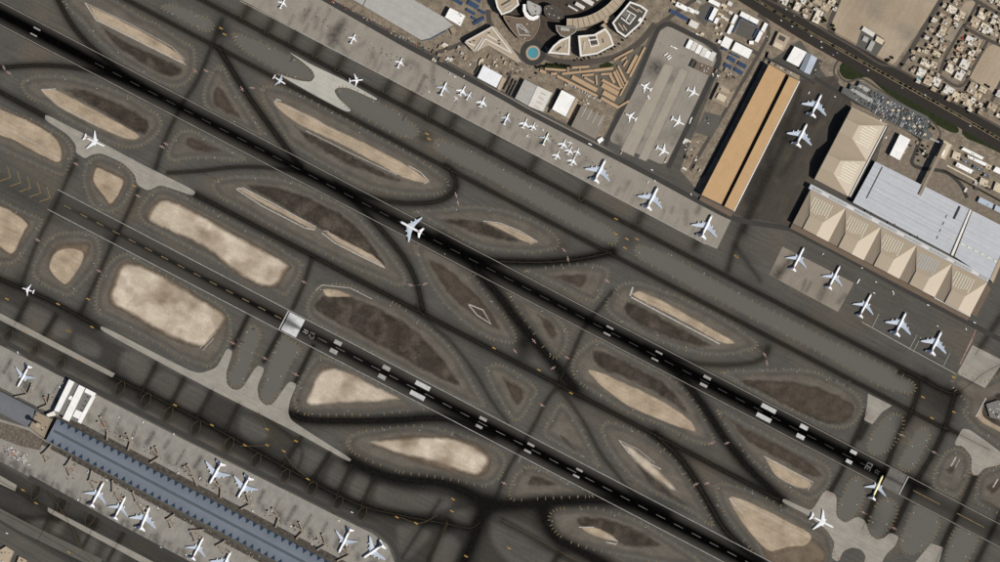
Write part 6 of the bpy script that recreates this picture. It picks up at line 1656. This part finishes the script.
BLK = {'in the block right of the large sand lot': [(949,-4),(960,-2),(964,12),(958,22),(946,44),(938,58),(916,68),(906,62),(930,26)],
       'in the block at the upper right edge': [(978,8),(1000,18),(1004,44),(984,34),(970,26)],
       'in the block left of the small sand lot': [(966,34),(984,44),(968,76),(960,82),(948,74),(950,60)],
       'in the row along the highway': [(905,70),(920,62),(940,74),(946,84),(985,106),(980,116),(920,84)],
       'beside the highway at the top centre': [(772,-4),(836,-4),(828,20),(818,24),(790,8)],
       'along the street at the very top right': [(984,-6),(1004,-6),(1004,12)]}
for pl_, poly_ in BLK.items():
    L_ = VIL.setdefault(pl_, []); n0 = len(L_); t_ = 0
    while t_ < 400 and len(L_) < n0 + 9:
        t_ += 1
        w__, h__ = rf_.uniform(3.2, 5.5), rf_.uniform(3, 5)
        x_ = rf_.uniform(min(p[0] for p in poly_), max(p[0] for p in poly_)); y_ = rf_.uniform(min(p[1] for p in poly_), max(p[1] for p in poly_))
        if not inside(np.array([x_]), np.array([y_]), poly_)[0]: continue
        if any(abs(x_ - v[0]) < (w__ + v[2]) * .56 and abs(y_ - v[1]) < (h__ + v[3]) * .56 for l_ in VIL.values() for v in l_): continue
        L_.append((round(x_, 2), round(y_, 2), round(w__, 2), round(h__, 2)))
M_vr = [M_rc, M_ro, M_rb, bm_('villa_roof_sand', C(190, 172, 146)), bm_('villa_roof_pale', C(224, 214, 196))]
rv = random.Random(21)
ORD = ['first', 'second', 'third', 'fourth', 'fifth', 'sixth', 'seventh', 'eighth', 'ninth', 'tenth', 'eleventh', 'twelfth', 'thirteenth', 'fourteenth', 'fifteenth', 'sixteenth', 'seventeenth', 'eighteenth', 'nineteenth', 'twentieth', 'twenty-first', 'twenty-second', 'twenty-third']
for place, lst in VIL.items():
    for k, (x, y, w_, h_) in enumerate(sorted(lst)):
        hh = rv.uniform(7, 10); m_ = rv.choice(M_vr); ang = RA + rv.choice((0, 0, 0, 90)) + rv.uniform(-2, 2)
        # L-shaped or notched outline
        a, c_ = w_ * .52, h_ * .52
        n1 = rv.uniform(.25, .5); n2 = rv.uniform(.25, .45)
        loc = [(-a, -c_), (a, -c_), (a, c_ - 2*c_*n2), (a - 2*a*n1, c_ - 2*c_*n2), (a - 2*a*n1, c_), (-a, c_)]
        fl = rv.choice(((1, 1), (-1, 1), (1, -1), (-1, -1)))
        ca, sa = math.cos(math.radians(ang)), math.sin(math.radians(ang))
        poly = [(x + p*fl[0]*ca - q*fl[1]*sa, y + p*fl[0]*sa + q*fl[1]*ca) for p, q in loc]
        r_ = building('villa', 'flat-roofed pale villa ' + place + ', ' + ORD[k] + ' from the left', poly, hh, m_, M_wl, .9, .7, units=rv.randint(2, 5), seed=k, group='villas ' + place, cat='house', usize=(1.2, 3.2))
        tx, ty = x - fl[0]*a*.45*ca + 0, y - fl[0]*a*.45*sa
        sub(r_, 'stair_tower', q4(tx, ty, w_*.26, h_*.26, ang), hh, hh + 2.8, rv.choice(M_vr))
        if w_ > 5.5:
            wp = [(px_ - r_.location.x, py_ - r_.location.y) for px_, py_ in wpoly(q4(x, y, w_*1.36, h_*1.36, ang), 2.2)]
            ring('garden_wall', wp, 0, 2.2, .8, M_wl, r_)
        # low walled annex
        sub(r_, 'annex', q4(x + fl[0]*a*.62*ca - fl[1]*c_*.62*sa, y + fl[0]*a*.62*sa + fl[1]*c_*.62*ca, a*.72, c_*.6, ang), 0, 3.6, rv.choice(M_vr))
building('carport', 'red-roofed shade at the edge of the villa block', q4(962.8,38.3,2.2,2.6,20), 3, pm('red_shade', C(170, 44, 40)), M_wl, 0, cat='carport')
building('carport', 'small red shade between villas near the street', q4(956.8,49.7,2.4,2,20), 3, MATS['red_shade'], M_wl, 0, cat='carport')
building('carport', 'small red shade beside a white villa', q4(944,45.5,2.2,1.6,20), 3, MATS['red_shade'], M_wl, 0, cat='carport')
pp = empty('swimming_pool', W(919.5,78.5)); tag(pp, 'small turquoise pool beside a white villa at the highway', 'pool')
prism('rim', [(x - pp.location.x, y - pp.location.y) for x, y in wpoly(q4(919.5,78.5,4.8,3.2), .3)], 0, .5, M_rc, pp); flat('water', [(x - pp.location.x, y - pp.location.y) for x, y in wpoly(q4(919.5,78.5,4.2,2.6), .3)], .54, M_pool, pp)
# trees --------------------------------------------------------------
M_leaf = [mat('foliage_' + str(k), c_, var=.35, lam=2.0, fine=.3, flam=.7, spec=.1, coords='obj') for k, c_ in enumerate((C(34, 40, 20), C(48, 54, 28), C(26, 30, 16)))]
M_trunk = mat('bark', C(84, 66, 50), coords='obj', lam=1)
def tree_mesh(seed, r_, h_):
    q = random.Random(seed); mb = MB()
    for k in range(150):
        t_ = q.random(); an = q.uniform(0, 2*math.pi); rr_ = r_ * math.sqrt(q.random()) * (1 - .35 * t_)
        c_ = Vector((rr_ * math.cos(an) * q.uniform(.8, 1.15), rr_ * math.sin(an), h_ * .42 + h_ * .58 * t_ * (1 - .25 * rr_ / r_)))
        s_ = q.uniform(.5, 1.1) * r_ * .24
        nx_ = Vector((q.gauss(0, .6), q.gauss(0, .6), 1)).normalized(); ux = nx_.orthogonal().normalized(); uy = nx_.cross(ux)
        mb.add([c_ + ux*s_*math.cos(b__) + uy*s_*math.sin(b__) + nx_*q.uniform(-.12,.12)*s_ for b__ in [i*math.pi*2/5 for i in range(5)]], [(0, 1, 2, 3, 4)])
    cm = bpy.data.meshes.new('crown'); cm.from_pydata(mb.V, [], mb.F); cm.update()
    tb = MB(); n_ = 6
    def limb(p, q_, r0, r1):
        d_ = (q_ - p).normalized(); u_ = d_.orthogonal().normalized(); v_ = d_.cross(u_)
        V = [p + (u_*math.cos(2*math.pi*i/n_) + v_*math.sin(2*math.pi*i/n_))*r0 for i in range(n_)] + [q_ + (u_*math.cos(2*math.pi*i/n_) + v_*math.sin(2*math.pi*i/n_))*r1 for i in range(n_)]
        tb.add(V, [(i, (i+1) % n_, n_+(i+1) % n_, n_+i) for i in range(n_)])
    top = Vector((0, 0, h_*.5)); limb(Vector((0, 0, 0)), top, .28, .2)
    for k in range(4):
        an = k*1.57 + q.random(); limb(top, Vector((r_*.55*math.cos(an), r_*.55*math.sin(an), h_*.78)), .16, .05)
    tm = tb.mesh('trunk', M_trunk)
    return cm, tm
TM = [tree_mesh(s_, 3.4, 6.5) for s_ in range(6)]
for cm, tm in TM: cm.materials.append(M_leaf[0])
rt = random.Random(99)
def tree(x, y, sc, label, group, li=None, z=.1):
    cm, tm = rt.choice(TM)
    w_ = W(x, y)
    r_ = empty('tree', (w_[0], w_[1], z), rt.uniform(0, 6)); r_.scale = (sc, sc, sc * .9)
    tag(r_, label, 'tree', group)
    c_ = bpy.data.objects.new('crown', cm); COL.objects.link(c_); c_.parent = r_
    c_.material_slots[0].link = 'OBJECT'; c_.material_slots[0].material = M_leaf[rt.randrange(3) if li is None else li]
    t_ = bpy.data.objects.new('trunk', tm); COL.objects.link(t_); t_.parent = r_
med = catmull([(740,-10.5),(800,27),(856,58.5),(900,83),(955,113.5),(1010,145)], False, 8)
for k, p in enumerate(resample(med, 5.2)):
    if rt.random() < .25: continue
    tree(p[0] + rt.uniform(-.4, .4), p[1] + rt.uniform(-.3, .3), rt.uniform(.75, 1.15), 'dark green tree in the planted median of the highway', 'trees in the highway median', z=.3)
allv = [v for l_ in VIL.values() for v in l_]
place_of = {v: p_ for p_, l_ in VIL.items() for v in l_}
cnt = 0
for (x, y, w_, h_) in allv:
    for k in range(2 if w_ > 5.5 else 1):
        an = rt.uniform(0, 6.28); d_ = max(w_, h_) * .55 + rt.uniform(.4, 2.2)
        tx, ty = x + d_*math.cos(an), y + d_*math.sin(an)*.9
        if any(abs(tx-v[0]) < v[2]*.46 and abs(ty-v[1]) < v[3]*.46 for v in allv): continue
        tree(tx, ty, rt.uniform(.55, 1.1), 'dark garden tree between the villas ' + place_of[(x, y, w_, h_)], 'garden trees ' + place_of[(x, y, w_, h_)]); cnt += 1
for x, y in [(833,26),(834,30),(889,60),(892,58),(887,61),(902,65),(975,108),(979,110),(983,106),(977,113),(915,68),(945,85),(938,88),(822,22),(825,21),(794,8),(792,5),(967,31),(823,18.5),(982,8),(987,11)]:
    tree(x, y, rt.uniform(1, 1.5), 'large dark tree at a street corner of the villa district', 'large corner trees of the villa district')
for k in range(20):
    t_ = k / 19.0
    tree(574 + 72*t_ + rt.uniform(-.8, .8), 60 - 2*t_ - 38*t_*t_ + rt.uniform(-1, 1), rt.uniform(.7, 1.0), 'small street tree along the curved road below the white-rimmed towers', 'street trees below the curved towers')
for k in range(16):
    tree(537 + 32*k/15 + rt.uniform(-.5, .5), 67.5 - 2.4*math.sin(k/15*3.1) + rt.uniform(-1, 1), rt.uniform(.9, 1.3), 'dark tree of the hedge row right of the fountain', 'hedge trees right of the fountain')
for k in range(26):
    x, y = rt.choice([(528 + rt.uniform(-6, 14), 77 + rt.uniform(-4, 9)), (925 + rt.uniform(-3, 4), 150 + rt.uniform(-5, 12)), (932 + rt.uniform(-3, 3), 122 + rt.uniform(-4, 8)), (919 + rt.uniform(-2, 3), 155 + rt.uniform(-6, 8)), (963 + rt.uniform(-4, 30), 178 + rt.uniform(-6, 4))])
    tree(x, y, rt.uniform(.6, 1.1), 'low dark tree on the landside lots beside the hangars', 'trees on the landside lots')
# bottom-left corner blocks
for k, (p, h_) in enumerate([([(-4,552),(6,546),(14,551),(8,566),(-4,566)],7),([(19,556),(27,560),(24,570),(14,570)],7)]):
    building('service_building', ['beige building in the bottom left corner','second beige building beside the bottom left corner'][k], p, h_, M_rb, M_wl, .7, .7, units=8)

# ================================================================== APRON VEHICLES AND LOOSE EQUIPMENT
def veh_mesh():
    bd = MB().box((-.8, 0, 1.75), (7.0, 2.4, 2.6)); cab = MB().box((3.55, 0, 1.45), (1.5, 2.3, 2.0)); wh = MB()
    for x in (-3, 0.2, 3.4):
        for y in (-1.05, 1.05):
            Vw = [(x + .45*math.cos(a_), y + s_*.14, .45 + .45*math.sin(a_)) for s_ in (-1, 1) for a_ in [k*math.pi/4 for k in range(8)]]
            wh.add(Vw, [tuple(range(8)), tuple(range(15, 7, -1))] + [(k, (k+1) % 8, 8+(k+1) % 8, 8+k) for k in range(8)])
    return bd.mesh('cargo_box', M_fus), cab.mesh('driver_cab', M_fus), wh.mesh('wheels', M_tyre)
VM = veh_mesh()
def truck(x, y, ang, label, group, sc=1.0, m=None, m2=None):
    w_ = W(x, y)
    r_ = empty('service_truck', (w_[0], w_[1], .22), math.radians(-ang)); r_.scale = (sc, min(sc, 1.2), 1)
    tag(r_, label, 'truck', group)
    for nm, me, mm in (('cargo_box', VM[0], m), ('driver_cab', VM[1], m2), ('wheels', VM[2], None)):
        o = bpy.data.objects.new(nm, me); COL.objects.link(o); o.parent = r_
        if mm: o.material_slots[0].link = 'OBJECT'; o.material_slots[0].material = mm
truck(648.5,97.5,65,'white bus standing below the upper left airliner of the ringed apron',None,1.5)
truck(691,119.3,117,'white truck at the edge road of the ringed apron',None,1.4)
truck(690,122.4,117,'second white truck at the edge road of the ringed apron',None,1.0)
truck(666,160,117,'long beige trailer casting a shadow at the lower end of the ringed apron',None,2.0,M_rb)
truck(621.5,152.5,117,'beige trailer at the lower left corner of the ringed apron',None,1.2,M_rb)
truck(590,144.3,27,'white van on the dark apron road near the brown hangar',None,1.2)
truck(858.3,281.2,120,'white truck beside the pale stand below the hangar',None,1.6)
truck(675.3,48.3,27,'white truck parked above the ringed apron stands',None,1.4); truck(671.5,46.6,27,'small white truck left of another above the ringed apron stands',None,.9)
for k, (x, y) in enumerate([(666,54.5),(668.5,56.5),(669.6,58.5)]):
    truck(x, y, -35, ['first','second','third'][k] + ' of three white trucks side by side on the ringed apron', 'trucks side by side', 1.4)
truck(697.4,34.6,27,'white van on the road ringing the apron',None,1.2)
M_or = pm('equipment_orange', C(196, 98, 70)); M_bl = pm('equipment_blue', C(70, 90, 140))
ru = random.Random(77)
def lane(px, py): return [uv(px, py, 0, 0)]
GV = [(823,254),(862,268),(876,282),(893,292),(937.5,326),(966,329),(974.5,322.5),(928,305),(893.5,294),(455,77),(449.5,74),(464,76.5),(429,92),(543,130),(537,126),(652,170),(655,181),(648,182),(700,199),(691,194.5),(702,199.5),(835,97),(809,93),(60,387),(63,383),(18,352.5),(60,397),(171,497),(78,499.5),(174,434),(339,520.5),(143,422),(119,417),(161,547),(186,554.5),(191,554),(88,472),(107,480),(158,508),(312,544),(253,511),(26,460),(29,464.5),(200,478),(178,473),(352,512),(7,533),(874,293)]
for k, (x, y) in enumerate(GV):
    truck(x, y, RA + ru.choice((0, 90, 30)), 'small white service vehicle on the aprons', 'white service vehicles on the aprons', ru.uniform(.6, .85))
# ground equipment around the stands: one dolly mesh, copied for every kind
EQ = MB().box((0, 0, 1.0), (2.6, 1.8, 1.4)).box((0, 0, .2), (3.2, 2.0, .4)).mesh('dolly', M_unit)
def dolly(x, y, m, label, group, sc=1.0, nm='baggage_dolly', cat='dolly'):
    w_ = W(x, y)
    o = bpy.data.objects.new(nm, EQ); COL.objects.link(o); o.location = (w_[0], w_[1], .2); o.rotation_euler = (0, 0, math.radians(-RA + ru.choice((0, 90)) + ru.uniform(-12, 12))); o.scale = (sc, sc, 1)
    o.material_slots[0].link = 'OBJECT'; o.material_slots[0].material = m
    tag(o, ('dark ' if m in (M_unitd, M_wd) else 'orange ' if m is M_or else 'blue ' if m is M_bl else 'pale ') + label, cat, group)
for k in range(215):
    t_ = ru.random(); side = ru.random() < .6
    if side: x, y = uv(60 + 290*t_, 410 + 151*t_, 0, ru.uniform(-6.5, -1))
    else: x, y = uv(50 + 210*t_, 446 + 110*t_, 0, ru.uniform(0, 7))
    if y > 565 or (55 < x < 100 and y < 426): continue
    m_ = ru.choice((M_unit, M_unitd, M_wd, M_rb))
    dolly(x, y, m_, 'baggage dolly standing along the edge of the blue concourse', 'baggage dollies along the concourse', ru.uniform(.7, 1.2))
for root_, rot_, arms_ in JBP:
    for k in range(9):
        t_ = ru.random(); e_ = ru.choice(arms_)
        x = rot_[0] + (e_[0] - rot_[0]) * t_ * 1.3 + ru.uniform(-3.6, 3.6); y = rot_[1] + (e_[1] - rot_[1]) * t_ * 1.3 + ru.uniform(-3, 3)
        if k < 4: dolly(x, y, ru.choice((M_unit, M_unitd, M_wd, M_rb)), 'baggage dolly standing around a jet bridge of the concourse', 'baggage dollies around the jet bridges', ru.uniform(.7, 1.3))
        else: dolly(x, y, ru.choice((M_unit, M_unitd, M_wd, M_fus, M_or)), 'equipment dolly beside a jet bridge of the concourse', 'equipment dollies around the jet bridges', ru.uniform(.7, 1.5), 'equipment_dolly', 'cart')  # more copies of the dolly, added as stand equipment
for k in range(60):
    x, y = 3 + ru.uniform(0, 24), 443 + ru.uniform(0, 10); y += x*.42
    m_ = ru.choice((M_fus, M_fus, M_or, M_unit, M_bl, M_unitd, M_rb))
    dolly(x, y, m_, 'container in the crowded equipment park at the left edge', 'containers in the left equipment park', ru.uniform(.8, 1.4), 'cargo_container', 'container')
for k in range(90):
    t_ = ru.random(); x, y = uv(305 + 310*t_, 8 + 161*t_, 0, ru.uniform(0, 8))
    dolly(x, y, ru.choice((M_unitd, M_wd, M_unit, M_rbr, M_unitd)), 'ground equipment parked along the upper edge of the north apron', 'ground equipment on the north apron', ru.uniform(.7, 1.2), 'equipment_dolly', 'cart')  # dolly copies standing for mixed ground equipment
for k in range(70):
    t_ = ru.random(); x, y = uv(330 + 105*t_, 2 + 55*t_, 0, ru.uniform(-4.5, -.5))
    dolly(x, y, ru.choice((M_unitd, M_wd, M_unit, M_or, M_rb, M_wd)), 'crate or cart stored along the foot of the large grey hangar', 'crates along the large grey hangar', ru.uniform(.8, 1.6), 'storage_crate', 'crate')
for k in range(90):
    x, y = ru.choice([(445 + ru.uniform(0, 30), 55 + ru.uniform(-4, 10)), (500 + ru.uniform(-4, 16), 70 + ru.uniform(0, 20)), (575 + ru.uniform(-6, 14), 100 + ru.uniform(-4, 6)), (720 + ru.uniform(-8, 14), 76 + ru.uniform(-3, 4)), (690 + ru.uniform(-6, 8), 145 + ru.uniform(-6, 20)), (900 + ru.uniform(-20, 10), 150 + ru.uniform(-18, 18)), (860 + ru.uniform(0, 30), 110 + ru.uniform(0, 14))])
    dolly(x, y, ru.choice((M_unitd, M_unit, M_rc, M_rb, M_fus, M_wd)), 'dolly or cart in the storage yards between the sheds', 'dollies in the storage yards', ru.uniform(.9, 1.9), 'yard_dolly', 'pallet')  # dolly copies added as loose yard clutter
sheet('dirty_yard', [(-6,420),(28,430),(44,440),(40,450),(20,446),(-6,436)], .2, mat('yard_grime', C(84, 76, 68), lam=8, fine=.3, flam=4, col2=C(120, 110, 98)))
# airfield signs: little boxes on legs beside the taxiways
SG = MB().box((0, 0, .95), (3.0, .5, 1.1)).box((-1, 0, .2), (.15, .3, .4)).box((1, 0, .2), (.15, .3, .4)).mesh('airfield_sign', M_fus)
rs_ = random.Random(17); sgn_n = 0
for i_, poly_ in enumerate(OUTL):
    for p_ in resample(poly_, 38, True)[:4]:
        cx_ = sum(q_[0] for q_ in poly_) / len(poly_); cy_ = sum(q_[1] for q_ in poly_) / len(poly_)
        d_ = math.hypot(cx_ - p_[0], cy_ - p_[1]) or 1
        t_ = rs_.uniform(4, 6.5)
        x, y = p_[0] + (cx_ - p_[0]) / d_ * t_, p_[1] + (cy_ - p_[1]) / d_ * t_
        if not (2 < x < 998 and 2 < y < 560): continue
        w_ = W(x, y)
        o = bpy.data.objects.new('airfield_sign', SG); COL.objects.link(o); o.location = (w_[0], w_[1], .06); o.rotation_euler = (0, 0, rs_.uniform(0, 3)); o.scale = (1, 1.6, 1)
        tag(o, 'tiny white guidance sign on the paved shoulder of an infield island', 'sign', 'guidance signs on the taxiway shoulders')
# repaired asphalt
M_pat = [mat('asphalt_patch_dark', C(70, 67, 62), var=.1, lam=20), mat('asphalt_patch_light', C(103, 99, 92), var=.1, lam=20)]
for k in range(120):
    i_ = rs_.randrange(len(OUTL)); p_ = rs_.choice(OUTL[i_])
    x, y = p_[0] + rs_.uniform(-9, 9), p_[1] + rs_.uniform(-9, 9)
    if any(abs(y - rwy_y(kk, x)) < 15 for kk in (0, 1)): continue
    p, w_ = rect_pts(x, y, rs_.uniform(2, 9), rs_.uniform(.8, 2.6), RA + rs_.choice((0, 0, 90)))
    if float(wear_field(np.array([x]), np.array([y]))[0]) > .35: continue
    multi_strip('asphalt_patch', [(p, w_)], .03, M_pat[rs_.random() < .45])
# huts and stores scattered between the sheds
HUTS = [((432,50),(470,64),16),((484,56),(520,76),14),((684,138),(700,172),9),((716,70),(736,82),6),((436,44),(462,54),6),((556,82),(572,92),4),((664,2),(700,2),4),((896,140),(930,160),6),((960,170),(996,196),8),((700,30),(722,36),4)]
rh = random.Random(13); hn = 0
for (x0_, y0_), (x1_, y1_), n_ in HUTS:
    for k in range(n_):
        x, y = rh.uniform(x0_, x1_), rh.uniform(y0_, y1_)
        m_ = rh.choice([M_rc, M_rb, M_rt, M_ro, M_rdk, M_rbr, M_rg]); wn_ = {'roof_cream': 'cream', 'roof_beige': 'beige', 'roof_tan': 'tan', 'roof_offwhite': 'white', 'roof_dark': 'dark', 'roof_brown': 'brown', 'roof_grey': 'grey'}[m_.name]
        building('store_hut', wn_ + '-roofed store hut among the yards and sheds behind the north apron', q4(x, y, rh.uniform(2, 5.5), rh.uniform(1.6, 3.4), RA + rh.choice((0, 90))), rh.uniform(3, 5.5), m_, M_wl, .3, .4, group='store huts behind the north apron', cat='hut')
# dark fences / walls of yards
for k, (p, q) in enumerate([((504,90),(511,76)),((507,94),(514,79)),((509.5,96),(517,81)),((549,113),(559,90.5)),((475,74),(482,62))]):
    r_ = building('storage_rack', ['leftmost','second','third','tall','short'][k] + ' dark rack wall between the apron sheds', q4((p[0]+q[0])/2, (p[1]+q[1])/2, math.hypot(q[0]-p[0], q[1]-p[1]), 1.0, math.degrees(math.atan2(q[1]-p[1], q[0]-p[0]))), 6, M_rdk, M_wd, 0, cat='rack')
b = building('tent', 'oval beige tent beside the white ribbed hangar', catmull([(480,60),(483,58.5),(483.6,61),(480,66),(478.5,64.5)], True, 4), 6, M_rc, M_wl, 0, cat='tent')
